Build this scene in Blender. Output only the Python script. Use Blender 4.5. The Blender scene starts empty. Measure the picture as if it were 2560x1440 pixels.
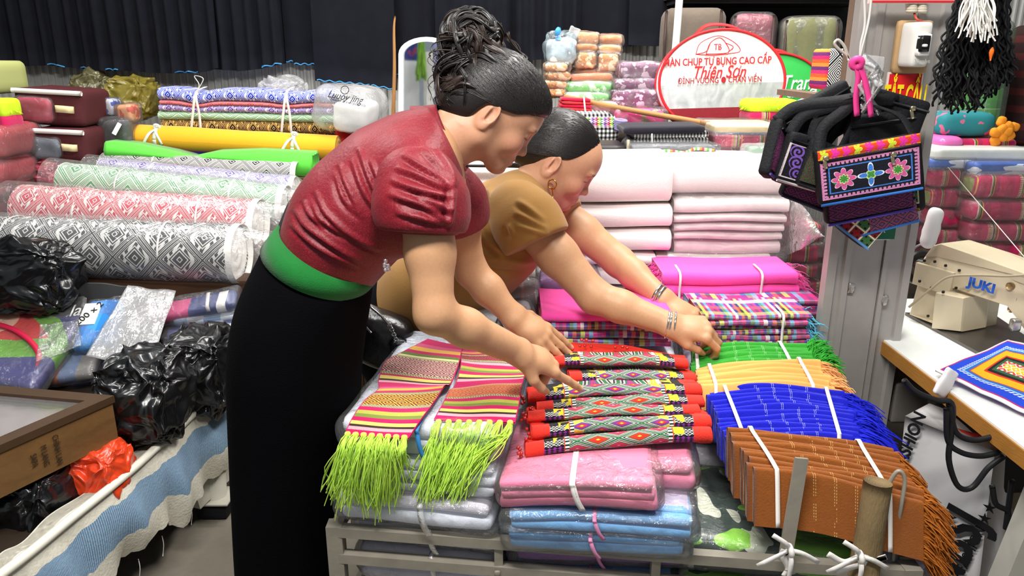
import bpy, bmesh, math, random
import numpy as np
from mathutils import Vector, Matrix

# ------------------------------------------------------------------ camera, world, lights, exposure
SC = bpy.context.scene
COL = SC.collection
FPX, CAMH, PITCH = 1900.0, 1.42, math.radians(17.0)
cam_d = bpy.data.cameras.new('camera'); cam_d.sensor_width = 36.0; cam_d.lens = FPX/2560*36.0
cam_d.clip_start = .05; cam_d.clip_end = 60
cam = bpy.data.objects.new('camera', cam_d); COL.objects.link(cam)
cam.location = (0, 0, CAMH); cam.rotation_euler = (math.pi/2-PITCH, 0, 0)
SC.camera = cam
SC.view_settings.view_transform = 'Standard'; SC.view_settings.look = 'None'
SC.view_settings.exposure = 0.0; SC.view_settings.gamma = 1.0
SC.view_settings.use_curve_mapping = False
wd = bpy.data.worlds.new('market_hall_air'); SC.world = wd; wd.use_nodes = True
wd.node_tree.nodes['Background'].inputs[0].default_value = (.86, .93, 1, 1)
wd.node_tree.nodes['Background'].inputs[1].default_value = .3

def area_lamp(name, loc, tgt, sx, sy, watt, col=(1, .97, .93)):
    l = bpy.data.lights.new(name, 'AREA'); l.shape = 'RECTANGLE'; l.size = sx; l.size_y = sy
    l.energy = watt; l.color = col
    o = bpy.data.objects.new(name, l); COL.objects.link(o); o.location = loc
    o.rotation_euler = (Vector(tgt)-Vector(loc)).to_track_quat('-Z', 'Y').to_euler()
    return o
area_lamp('tube_lamp', (-.2, .45, 2.55), (.1, 1.5, .8), 1.2, .2, 62)
area_lamp('tube_lamp', (.75, 2.0, 2.7), (.55, 2.0, .8), 1.2, .25, 50)
area_lamp('tube_lamp', (-1.6, 2.6, 2.7), (-1.4, 2.8, .8), 1.4, .25, 32)
area_lamp('tube_lamp', (.1, 3.1, 2.6), (.1, 3.6, 1.0), 2.2, .3, 55)

# ------------------------------------------------------------------ projection used as a tape measure
CP, SP = math.cos(PITCH), math.sin(PITCH)
def ray(px, py):
    dx, dy = (px-1280)/FPX, (720-py)/FPX
    return np.array([dx, dy*SP+CP, dy*CP-SP])
def W(px, py, Y):
    d = ray(px, py); t = Y/d[1]
    return np.array([0, 0, CAMH])+d*t
def Z(px, py, z):
    d = ray(px, py); t = (z-CAMH)/d[2]
    return np.array([0, 0, CAMH])+d*t
def A(*p): return np.array(p, float)
def unit(v):
    v = np.asarray(v, float); return v/max(np.linalg.norm(v), 1e-9)
def lerp(a, b, t): return a+(b-a)*t
RNG = np.random.default_rng(7)

def sn(P, scale=1.0, seed=0, n=6):
    """smooth pseudo noise, about -1..1"""
    r = np.random.default_rng(seed+101)
    P = np.asarray(P, float)*scale
    out = np.zeros(P.shape[:-1])
    for i in range(n):
        k = r.normal(size=3); k = k/np.linalg.norm(k)*r.uniform(.6, 2.2)
        out += np.sin(P@k+r.uniform(0, 6.28))
    return out/math.sqrt(n)*.8
def crump(P, scale=1.0, seed=0, n=5):
    """creased noise for foil, bags and crumpled cloth"""
    r = np.random.default_rng(seed+55)
    P = np.asarray(P, float)*scale
    out = np.zeros(P.shape[:-1])
    for i in range(n):
        k = r.normal(size=3); k = k/np.linalg.norm(k)*r.uniform(.7, 2.0)
        out += np.abs(np.sin(P@k+.7*np.sin(P@np.roll(k, 1)*.8)+r.uniform(0, 6.28)))-.6
    return out/n*1.6

# ------------------------------------------------------------------ object helpers
def tag(o, label=None, cat=None, group=None, kind=None):
    if label: o['label'] = label
    if cat: o['category'] = cat
    if group: o['group'] = group
    if kind: o['kind'] = kind
    return o
def empty(name, loc, label=None, cat=None, group=None, kind=None):
    o = bpy.data.objects.new(name, None); COL.objects.link(o); o.location = Vector(loc)
    o.empty_display_size = .02
    return tag(o, label, cat, group, kind)
def wmat(o):
    m = Matrix.Translation(o.location) @ o.rotation_euler.to_matrix().to_4x4()
    return wmat(o.parent) @ m if o.parent else m
def mk(name, V, F, mat, parent=None, smooth=True, uv=None, local=False):
    """one mesh object; V in world metres unless local"""
    if isinstance(mat, np.ndarray):                       # called as mk(name, V, F, UV, material, parent)
        uv, mat, parent, smooth = mat, parent, (smooth if not isinstance(smooth, bool) else None), True
    V = np.asarray(V, float).reshape(-1, 3)
    o = None
    if parent is not None and not local:
        Mi = np.array(wmat(parent).inverted())
        V = V@Mi[:3, :3].T+Mi[:3, 3]
    loc = None
    if parent is None and not local:
        lo, hi = V.min(0), V.max(0); loc = np.array([(lo[0]+hi[0])/2, (lo[1]+hi[1])/2, lo[2]]); V = V-loc
    me = bpy.data.meshes.new(name)
    if isinstance(F, np.ndarray):
        nf, k = F.shape
        me.vertices.add(len(V)); me.vertices.foreach_set('co', V.astype(np.float32).ravel())
        me.loops.add(nf*k); me.loops.foreach_set('vertex_index', F.astype(np.int32).ravel())
        me.polygons.add(nf); me.polygons.foreach_set('loop_start', np.arange(0, nf*k, k, dtype=np.int32))
        try: me.polygons.foreach_set('loop_total', np.full(nf, k, dtype=np.int32))
        except Exception: pass
        me.update(calc_edges=True); me.validate()
    else:
        me.from_pydata([tuple(v) for v in V], [], [tuple(int(i) for i in f) for f in F]); me.update()
    if uv is not None:
        l = me.uv_layers.new(name='UVMap')
        li = np.zeros(len(me.loops), np.int32); me.loops.foreach_get('vertex_index', li)
        l.data.foreach_set('uv', np.asarray(uv, np.float32)[li].ravel())
    if mat is not None:
        for m in (mat if isinstance(mat, (list, tuple)) else [mat]): me.materials.append(m)
    me.polygons.foreach_set('use_smooth', np.full(len(me.polygons), bool(smooth)))
    o = bpy.data.objects.new(name, me); COL.objects.link(o)
    if loc is not None: o.location = Vector(loc)
    if parent is not None: o.parent = parent
    return o

class MB:
    """collects shapes that become ONE mesh (one part)"""
    def __init__(s): s.V = []; s.F = []; s.U = []; s.n = 0
    def add(s, V, F, U=None):
        V = np.asarray(V, float).reshape(-1, 3)
        s.V.append(V); s.F += [tuple(int(i)+s.n for i in f) for f in F]
        s.U.append(np.zeros((len(V), 2)) if U is None else np.asarray(U, float)); s.n += len(V)
        return s
    def build(s, name, mat, parent=None, smooth=True):
        return mk(name, np.vstack(s.V), s.F, mat, parent, smooth, np.vstack(s.U))

def gridfaces(nu, nv, wu=False, wv=False):
    F = []
    for i in range(nu if wu else nu-1):
        for j in range(nv if wv else nv-1):
            a = i*nv+j; b = ((i+1) % nu)*nv+j; c = ((i+1) % nu)*nv+(j+1) % nv; d = i*nv+(j+1) % nv
            F.append((a, b, c, d))
    return F
def griduv(nu, nv):
    u, v = np.meshgrid(np.linspace(0, 1, nu), np.linspace(0, 1, nv), indexing='ij')
    return np.stack([u.ravel(), v.ravel()], 1)
def catmull(P, n):
    """smooth curve through points, n samples"""
    P = np.asarray(P, float)
    if len(P) == 2: return np.array([lerp(P[0], P[1], t) for t in np.linspace(0, 1, n)])
    Q = np.vstack([2*P[0]-P[1], P, 2*P[-1]-P[-2]])
    out = []
    for t in np.linspace(0, len(P)-1-1e-9, n):
        i = int(t); f = t-i; p0, p1, p2, p3 = Q[i:i+4]
        out.append(.5*((2*p1)+(-p0+p2)*f+(2*p0-5*p1+4*p2-p3)*f*f+(-p0+3*p1-3*p2+p3)*f**3))
    return np.array(out)
def frames(C, up=(0, 0, 1)):
    T = np.gradient(C, axis=0); T /= np.linalg.norm(T, axis=1)[:, None]+1e-12
    up = np.asarray(up, float)
    n = up-T[0]*(up@T[0])
    if np.linalg.norm(n) < 1e-3: n = np.cross(T[0], [1, .3, .2])
    n = unit(n); Ns = [n]
    for i in range(1, len(C)):
        n = Ns[-1]-T[i]*(Ns[-1]@T[i]); Ns.append(unit(n))
    Ns = np.array(Ns); Bs = np.cross(T, Ns)
    return T, Ns, Bs
def tube(C, r, sides=8, cap=True, up=(0, 0, 1), flat=1.0, rot=0.0):
    """swept tube: V,F,U ; flat scales the normal direction"""
    C = np.asarray(C, float); n = len(C); r = np.broadcast_to(np.asarray(r, float), (n,))
    T, N, B = frames(C, up)
    a = np.linspace(0, 2*math.pi, sides, endpoint=False)+rot
    V = (C[:, None, :]+r[:, None, None]*(np.cos(a)[None, :, None]*B[:, None, :]+flat*np.sin(a)[None, :, None]*N[:, None, :])).reshape(-1, 3)
    F = gridfaces(n, sides, False, True)
    F = [f[::-1] for f in F]
    U = griduv(n, sides)
    if cap:
        F.append(tuple(range(sides))); F.append(tuple((n-1)*sides+i for i in range(sides))[::-1])
    return V, F, U
def strap(C, w, th, side):
    """flat band along C, width along 'side' vectors"""
    C = np.asarray(C, float); n = len(C)
    T = np.gradient(C, axis=0); T /= np.linalg.norm(T, axis=1)[:, None]+1e-12
    sd = np.broadcast_to(np.asarray(side, float), (n, 3)); sd = sd-T*(sd*T).sum(1)[:, None]
    sd = sd/(np.linalg.norm(sd, axis=1)[:, None]+1e-12)
    nn = np.cross(T, sd); w = np.broadcast_to(np.asarray(w, float), (n,))[:, None]
    R = np.stack([C-sd*w/2-nn*th/2, C+sd*w/2-nn*th/2, C+sd*w/2+nn*th/2, C-sd*w/2+nn*th/2], 1)
    F = gridfaces(n, 4, False, True)+[(0, 1, 2, 3), tuple((n-1)*4+i for i in (3, 2, 1, 0))]
    U = griduv(n, 4)
    return R.reshape(-1, 3), F, U
def box(lo, hi):
    x0, y0, z0 = lo; x1, y1, z1 = hi
    V = [(x0, y0, z0), (x1, y0, z0), (x1, y1, z0), (x0, y1, z0), (x0, y0, z1), (x1, y0, z1), (x1, y1, z1), (x0, y1, z1)]
    F = [(0, 3, 2, 1), (4, 5, 6, 7), (0, 1, 5, 4), (1, 2, 6, 5), (2, 3, 7, 6), (3, 0, 4, 7)]
    return np.array(V, float), F
def bar(a, b, w, h, up=(0, 0, 1)):
    """square bar from a to b"""
    a, b = np.asarray(a, float), np.asarray(b, float)
    T = unit(b-a); up = np.asarray(up, float); n = up-T*(up@T)
    n = unit(n) if np.linalg.norm(n) > 1e-4 else unit(np.cross(T, [1, 0, 0])); s = np.cross(T, n)
    V = [p+s*x*w/2+n*y*h/2 for p in (a, b) for x, y in ((-1, -1), (1, -1), (1, 1), (-1, 1))]
    return np.array(V), [(3, 2, 1, 0), (4, 5, 6, 7), (0, 1, 5, 4), (1, 2, 6, 5), (2, 3, 7, 6), (3, 0, 4, 7)]
def rbox(sx, sy, sz, r, n=6, nz=None):
    """rounded box centred on origin: V,F"""
    nn = (n, n, nz or n)
    key = {}; V = []; F = []
    def vid(p):
        k = tuple(np.round(p, 6))
        if k not in key: key[k] = len(V); V.append(p)
        return key[k]
    for ax in range(3):
        a1, a2 = (ax+1) % 3, (ax+2) % 3
        g1, g2 = [np.sin(np.linspace(-1, 1, m+1)*math.pi/2)*.55+np.linspace(-1, 1, m+1)*.45 for m in (nn[a1], nn[a2])]
        for s in (-1, 1):
            ids = np.zeros((len(g1), len(g2)), int)
            for i, x in enumerate(g1):
                for j, y in enumerate(g2):
                    p = [0, 0, 0]; p[ax] = s; p[a1] = x; p[a2] = y; ids[i, j] = vid(tuple(p))
            for i in range(len(g1)-1):
                for j in range(len(g2)-1):
                    q = (ids[i, j], ids[i+1, j], ids[i+1, j+1], ids[i, j+1]); F.append(q if s > 0 else q[::-1])
    V = np.array(V)*np.array([sx, sy, sz])/2
    r = np.minimum(np.broadcast_to(np.asarray(r, float), (3,)), np.array([sx, sy, sz])/2*.999)
    inner = np.clip(V, -(np.array([sx, sy, sz])/2-r), np.array([sx, sy, sz])/2-r)
    d = (V-inner)/r
    L = np.linalg.norm(d, axis=1)[:, None]
    V = inner+np.where(L > 1e-9, d/np.maximum(L, 1e-9), 0)*r
    return V, F
def basis(ux, uz=(0, 0, 1)):
    """columns x,y,z with x along ux and z close to uz"""
    x = unit(ux); z = np.asarray(uz, float); z = unit(z-x*(x@z)); y = np.cross(z, x)
    return np.stack([x, y, z], 1)
def place(o, loc, R=None):
    o.location = Vector(loc)
    if R is not None: o.rotation_euler = Matrix([list(r) for r in R]).to_euler()
    return o
def copy_tree(o, parent=None):
    c = o.copy(); COL.objects.link(c); c.parent = parent
    for ch in [k for k in bpy.data.objects if k.parent == o]: copy_tree(ch, c)
    return c

# ------------------------------------------------------------------ node expressions
def lin(h):
    if isinstance(h, str):
        h = h.lstrip('#'); c = [int(h[i:i+2], 16)/255 for i in (0, 2, 4)]
    else: c = list(h)[:3]
    return tuple((x/12.92 if x <= .04045 else ((x+.055)/1.055)**2.4) for x in c)+(1.0,)
TR = [None]
class E:
    def __init__(s, k): s.k = k
    def __add__(a, b): return op('ADD', a, b)
    __radd__ = __add__
    def __sub__(a, b): return op('SUBTRACT', a, b)
    def __rsub__(a, b): return op('SUBTRACT', b, a)
    def __mul__(a, b): return op('MULTIPLY', a, b)
    __rmul__ = __mul__
    def __truediv__(a, b): return op('DIVIDE', a, b)
    def __lt__(a, b): return op('LESS_THAN', a, b)
    def __gt__(a, b): return op('GREATER_THAN', a, b)
def op(o, *args):
    n = TR[0].nodes.new('ShaderNodeMath'); n.operation = o
    for i, a in enumerate(args):
        if isinstance(a, E): TR[0].links.new(a.k, n.inputs[i])
        else: n.inputs[i].default_value = float(a)
    return E(n.outputs[0])
def fr(x): return op('FRACT', x)
def ab(x): return op('ABSOLUTE', x)
def fl(x): return op('FLOOR', x)
def mn(a, b): return op('MINIMUM', a, b)
def mx(a, b): return op('MAXIMUM', a, b)
def tri(x): return op('PINGPONG', x, 1.0)
def both(a, b): return a*b
def either(a, b): return mx(a, b)
def band(x, a, b): return (x > a)*(x < b)
def cs(c):
    return c
def mixc(f, a, b):
    n = TR[0].nodes.new('ShaderNodeMix'); n.data_type = 'RGBA'
    if isinstance(f, E): TR[0].links.new(f.k, n.inputs[0])
    else: n.inputs[0].default_value = f
    for c, i in ((a, 6), (b, 7)):
        if isinstance(c, E): TR[0].links.new(c.k, n.inputs[i])
        else: n.inputs[i].default_value = lin(c)
    return E(n.outputs[2])
def uvxy(name='UV'):
    tc = TR[0].nodes.new('ShaderNodeTexCoord'); sp = TR[0].nodes.new('ShaderNodeSeparateXYZ')
    TR[0].links.new(tc.outputs[name], sp.inputs[0])
    return [E(k) for k in sp.outputs]
def noise(scale=5, detail=2, coord='Object', stretch=None, rough=.5, dist=0.0):
    tc = TR[0].nodes.new('ShaderNodeTexCoord'); n = TR[0].nodes.new('ShaderNodeTexNoise')
    n.inputs['Scale'].default_value = scale; n.inputs['Detail'].default_value = detail; n.inputs['Roughness'].default_value = rough; n.inputs['Distortion'].default_value = dist
    v = tc.outputs[coord]
    if stretch:
        mp = TR[0].nodes.new('ShaderNodeMapping'); mp.inputs['Scale'].default_value = stretch
        TR[0].links.new(v, mp.inputs[0]); v = mp.outputs[0]
    TR[0].links.new(v, n.inputs['Vector'])
    return E(n.outputs[0])
def ramp(x, stops, const=True):
    n = TR[0].nodes.new('ShaderNodeValToRGB'); r = n.color_ramp
    r.interpolation = 'CONSTANT' if const else 'LINEAR'
    while len(r.elements) < len(stops): r.elements.new(.5)
    for e, (p, c) in zip(r.elements, stops): e.position = p; e.color = lin(c)
    TR[0].links.new(x.k, n.inputs[0])
    return E(n.outputs[0])
def stripes(x, cols, widths=None):
    w = np.array(widths if widths else [1]*len(cols), float); w = np.cumsum(w)/w.sum()
    return ramp(x, [(0 if i == 0 else float(w[i-1]), c) for i, c in enumerate(cols)])
def bumpn(h, strength=.3, dist=.01):
    n = TR[0].nodes.new('ShaderNodeBump'); n.inputs['Strength'].default_value = strength; n.inputs['Distance'].default_value = dist
    TR[0].links.new(h.k, n.inputs['Height'])
    return n.outputs[0]
MATS = {}
def mat(name, col='#888888', rough=.8, spec=.25, metal=0.0, bump=None, var=.0, sheen=0.0, fn=None, coat=0.0, emit=0.0, alpha=None, vscale=30):
    """principled surface; fn() may return a colour expression; bump=(scale,strength[,stretch])"""
    if name in MATS: return MATS[name]
    m = bpy.data.materials.new(name); m.use_nodes = True; t = m.node_tree; TR[0] = t
    b = t.nodes['Principled BSDF']
    b.inputs['Roughness'].default_value = rough; b.inputs['Specular IOR Level'].default_value = spec
    b.inputs['Metallic'].default_value = metal
    if sheen:
        b.inputs['Sheen Weight'].default_value = sheen
    if coat: b.inputs['Coat Weight'].default_value = coat; b.inputs['Coat Roughness'].default_value = .12
    c = fn() if fn else None
    if c is None:
        b.inputs['Base Color'].default_value = lin(col)
        if var:
            n = noise(vscale, 3); l = lin(col)
            mixn = t.nodes.new('ShaderNodeMix'); mixn.data_type = 'RGBA'; t.links.new(n.k, mixn.inputs[0])
            mixn.inputs[6].default_value = tuple(x*(1-var) for x in l[:3])+(1,); mixn.inputs[7].default_value = tuple(min(1, x*(1+var)) for x in l[:3])+(1,)
            t.links.new(mixn.outputs[2], b.inputs['Base Color'])
    else: t.links.new(c.k, b.inputs['Base Color'])
    if bump:
        n = noise(bump[0], 3, stretch=bump[2] if len(bump) > 2 else None)
        t.links.new(bumpn(n, bump[1], .004), b.inputs['Normal'])
    if emit: b.inputs['Emission Color'].default_value = lin(col); b.inputs['Emission Strength'].default_value = emit
    MATS[name] = m
    return m
def film(name, haze=.12, tint='#ffffff', rough=.12, bs=40, bst=.9, gloss=.35, fk=.75):
    """thin clear or hazy plastic film"""
    if name in MATS: return MATS[name]
    m = bpy.data.materials.new(name); m.use_nodes = True; t = m.node_tree; TR[0] = t
    t.nodes.remove(t.nodes['Principled BSDF']); out = t.nodes['Material Output']
    tr = t.nodes.new('ShaderNodeBsdfTransparent'); tr.inputs[0].default_value = lin(tint)
    df = t.nodes.new('ShaderNodeBsdfDiffuse'); df.inputs[0].default_value = lin(tint)
    gl = t.nodes.new('ShaderNodeBsdfGlossy'); gl.inputs['Roughness'].default_value = rough
    n = noise(bs, 4, rough=.6, dist=1.6); bn = bumpn(n, bst, .008)
    t.links.new(bn, gl.inputs['Normal'])
    fz = t.nodes.new('ShaderNodeFresnel'); fz.inputs[0].default_value = 1.45; t.links.new(bn, fz.inputs['Normal'])
    m1 = t.nodes.new('ShaderNodeMixShader'); m1.inputs[0].default_value = haze
    t.links.new(tr.outputs[0], m1.inputs[1]); t.links.new(df.outputs[0], m1.inputs[2])
    f2 = op('MINIMUM', E(fz.outputs[0])*fk+gloss*.08, .85)
    m2 = t.nodes.new('ShaderNodeMixShader'); t.links.new(f2.k, m2.inputs[0])
    t.links.new(m1.outputs[0], m2.inputs[1]); t.links.new(gl.outputs[0], m2.inputs[2])
    t.links.new(m2.outputs[0], out.inputs[0])
    MATS[name] = m
    return m
def cloth(name, col, rough=.9, sheen=.15, var=.12, bs=260, bst=.25, **k):
    return mat(name, col, rough=rough, sheen=sheen, var=var, bump=(bs, bst), spec=.12, vscale=60, **k)

def text(name, body, loc, R, size, mt, parent=None, align='CENTER', shear=0, sx=1.0, bold=0.0, ext=.0006):
    """flat lettering as a mesh part; R columns: x reading direction, y up, z facing the reader"""
    cu = bpy.data.curves.new(name, 'FONT'); cu.body = body; cu.size = size; cu.align_x = align; cu.align_y = 'CENTER'
    cu.shear = shear; cu.offset = bold; cu.extrude = ext; cu.resolution_u = 3
    o = bpy.data.objects.new(name+'_tmp', cu); COL.objects.link(o)
    dg = bpy.context.evaluated_depsgraph_get(); dg.update()
    me = bpy.data.meshes.new_from_object(o.evaluated_get(dg)); bpy.data.objects.remove(o)
    V = np.array([v.co[:] for v in me.vertices]); F = [tuple(p.vertices) for p in me.polygons]
    bpy.data.meshes.remove(me)
    V[:, 0] *= sx
    return V, F, R, np.asarray(loc, float)
def lettering(name, body, loc, R, size, mt, parent=None, **k):
    V, F, R, L = text(name, body, loc, R, size, mt, **k)
    return mk(name, V@np.asarray(R).T+L, F, mt, parent, smooth=False)
# ------------------------------------------------------------------ smooth solid modelling (bodies, clothes, soft goods)
class SDF:
    def __init__(s, lo, hi, h):
        s.h = h; s.o = np.asarray(lo, np.float32); n = np.ceil((np.asarray(hi)-np.asarray(lo))/h).astype(int)+1
        s.F = np.full(n, 9.0, np.float32); s.n = n
    def reg(s, lo, hi, m):
        i0 = np.clip(np.floor((lo-m-s.o)/s.h).astype(int), 0, s.n); i1 = np.clip(np.ceil((hi+m-s.o)/s.h).astype(int)+1, 0, s.n)
        if (i1 <= i0).any(): return None, None
        sl = tuple(slice(a, b) for a, b in zip(i0, i1))
        ax = [s.o[k]+s.h*np.arange(i0[k], i1[k], dtype=np.float32) for k in range(3)]
        return sl, (ax[0][:, None, None], ax[1][None, :, None], ax[2][None, None, :])
    def put(s, sl, d, k, sub=False):
        a = s.F[sl]
        if sub:
            b = -d; h = np.maximum(k-np.abs(a-b), 0)/k; s.F[sl] = np.maximum(a, b)+h*h*k*.25
        else:
            h = np.maximum(k-np.abs(a-d), 0)/k; s.F[sl] = np.minimum(a, d)-h*h*k*.25
    def cone(s, a, b, ra, rb, k=.01, sub=False, ysc=1.0, y0=0.0):
        a = np.asarray(a, np.float32); b = np.asarray(b, np.float32); r = max(ra, rb)*max(1, ysc)
        sl, X = s.reg(np.minimum(a, b)-r, np.maximum(a, b)+r, k+4*s.h)
        if sl is None: return s
        a = a.copy(); b = b.copy(); y = X[1]
        if ysc != 1: y = (y-y0)/ysc+y0; a[1] = (a[1]-y0)/ysc+y0; b[1] = (b[1]-y0)/ysc+y0
        d = b-a; L = float(d@d)+1e-12
        t = np.clip(((X[0]-a[0])*d[0]+(y-a[1])*d[1]+(X[2]-a[2])*d[2])/L, 0, 1)
        q = np.sqrt((X[0]-a[0]-t*d[0])**2+(y-a[1]-t*d[1])**2+(X[2]-a[2]-t*d[2])**2)-(ra+(rb-ra)*t)
        s.put(sl, q, k, sub); return s
    def chain(s, pts, rs, k=.01, **kw):
        for i in range(len(pts)-1): s.cone(pts[i], pts[i+1], rs[i], rs[i+1], k, **kw)
        return s
    def ell(s, c, r, k=.01, R=None, sub=False):
        c = np.asarray(c, np.float32); r = np.asarray(r, np.float32)*np.ones(3, np.float32)
        m = r.max() if R is not None else 0
        e = np.full(3, m) if R is not None else r
        sl, X = s.reg(c-e, c+e, k+4*s.h)
        if sl is None: return s
        p = [X[i]-c[i] for i in range(3)]
        if R is not None: p = [R[0][j]*p[0]+R[1][j]*p[1]+R[2][j]*p[2] for j in range(3)]
        k0 = np.sqrt((p[0]/r[0])**2+(p[1]/r[1])**2+(p[2]/r[2])**2)
        k1 = np.sqrt((p[0]/r[0]**2)**2+(p[1]/r[1]**2)**2+(p[2]/r[2]**2)**2)+1e-9
        s.put(sl, k0*(k0-1)/k1, k, sub); return s
    def plane(s, p, n, k=.004):
        """keep the side where (x-p).n < 0"""
        n = unit(n); X = [s.o[i]+s.h*np.arange(s.n[i], dtype=np.float32) for i in range(3)]
        d = (X[0][:, None, None]-p[0])*n[0]+(X[1][None, :, None]-p[1])*n[1]+(X[2][None, None, :]-p[2])*n[2]
        s.put((slice(None),)*3, -d.astype(np.float32), k, True); return s
    def grid(s):
        X = [s.o[i]+s.h*np.arange(s.n[i], dtype=np.float32) for i in range(3)]
        return X[0][:, None, None], X[1][None, :, None], X[2][None, None, :]
    def mesh(s, smooth=2):
        F = s.F; sg = F < 0; nx, ny, nz = F.shape
        c = np.zeros((nx-1, ny-1, nz-1), np.int8)
        for i in (0, 1):
            for j in (0, 1):
                for k in (0, 1): c += sg[i:nx-1+i, j:ny-1+j, k:nz-1+k]
        act = (c > 0) & (c < 8)
        idx = np.full(act.shape, -1, np.int32); ijk = np.argwhere(act); idx[act] = np.arange(len(ijk), dtype=np.int32)
        acc = np.zeros((len(ijk), 3)); cnt = np.zeros(len(ijk))
        cor = {(i, j, k): F[ijk[:, 0]+i, ijk[:, 1]+j, ijk[:, 2]+k] for i in (0, 1) for j in (0, 1) for k in (0, 1)}
        for ax in range(3):
            for u in (0, 1):
                for v in (0, 1):
                    a = [0, 0, 0]; a[(ax+1) % 3] = u; a[(ax+2) % 3] = v; b = list(a); b[ax] = 1
                    fa, fb = cor[tuple(a)], cor[tuple(b)]; m = (fa < 0) != (fb < 0)
                    t = np.where(m, fa/np.where(m, fa-fb, 1), 0)
                    p = np.zeros((len(ijk), 3)); p[:] = a; p[:, ax] += t
                    acc[m] += p[m]; cnt[m] += 1
        V = (ijk+acc/cnt[:, None])*s.h+s.o
        Q = []
        for ax in range(3):
            a1, a2 = (ax+1) % 3, (ax+2) % 3
            sl0 = [slice(None)]*3; sl1 = [slice(None)]*3; sl0[ax] = slice(0, -1); sl1[ax] = slice(1, None)
            s0, s1 = sg[tuple(sl0)], sg[tuple(sl1)]
            e = np.argwhere(s0 != s1)
            ok = (e[:, a1] > 0) & (e[:, a2] > 0) & (e[:, a1] < F.shape[a1]-1) & (e[:, a2] < F.shape[a2]-1); e = e[ok]
            def cell(d1, d2):
                q = e.copy(); q[:, a1] += d1; q[:, a2] += d2; return idx[q[:, 0], q[:, 1], q[:, 2]]
            q = np.stack([cell(-1, -1), cell(0, -1), cell(0, 0), cell(-1, 0)], 1)
            neg = s0[e[:, 0], e[:, 1], e[:, 2]]
            q[~neg] = q[~neg][:, ::-1]; Q.append(q)
        Q = np.vstack(Q); Q = Q[(Q >= 0).all(1)]
        ed = np.vstack([Q[:, [0, 1]], Q[:, [1, 2]], Q[:, [2, 3]], Q[:, [3, 0]]])
        for _ in range(smooth):
            sm = np.zeros_like(V); n = np.zeros(len(V))
            for k in range(3):
                sm[:, k] = np.bincount(ed[:, 0], V[ed[:, 1], k], len(V))+np.bincount(ed[:, 1], V[ed[:, 0], k], len(V))
            n = np.bincount(ed[:, 0], minlength=len(V))+np.bincount(ed[:, 1], minlength=len(V))
            V = V*.4+.6*sm/np.maximum(n, 1)[:, None]
        return V, Q
def vnormals(V, Q):
    n = np.cross(V[Q[:, 2]]-V[Q[:, 0]], V[Q[:, 3]]-V[Q[:, 1]]); N = np.zeros_like(V)
    for k in range(3):
        for j in range(4): N[:, k] += np.bincount(Q[:, j], n[:, k], len(V))
    return N/(np.linalg.norm(N, axis=1)[:, None]+1e-12)
def rot(axis, a):
    return np.array(Matrix.Rotation(a, 3, Vector(axis)))
def paint(o, rgb):
    ca = o.data.color_attributes.new('paint', 'FLOAT_COLOR', 'POINT')
    ca.data.foreach_set('color', np.hstack([rgb, np.ones((len(rgb), 1))]).astype(np.float32).ravel())

def skin_mat(name, rough=.48):
    m = mat(name, '#c89a78', rough=rough, spec=.35)
    t = m.node_tree; b = t.nodes['Principled BSDF']; TR[0] = t
    a = t.nodes.new('ShaderNodeAttribute'); a.attribute_name = 'paint'
    n = noise(180, 3); mixn = t.nodes.new('ShaderNodeMix'); mixn.data_type = 'RGBA'; mixn.blend_type = 'MULTIPLY'
    mixn.inputs[0].default_value = .18; t.links.new(a.outputs[0], mixn.inputs[6]); t.links.new(n.k, mixn.inputs[7])
    t.links.new(mixn.outputs[2], b.inputs['Base Color'])
    b.inputs['Subsurface Weight'].default_value = .12; b.inputs['Subsurface Radius'].default_value = (.012, .005, .003)
    t.links.new(bumpn(noise(420, 3), .12, .001), b.inputs['Normal'])
    return m
SKIN = skin_mat('warm_skin')

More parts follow.
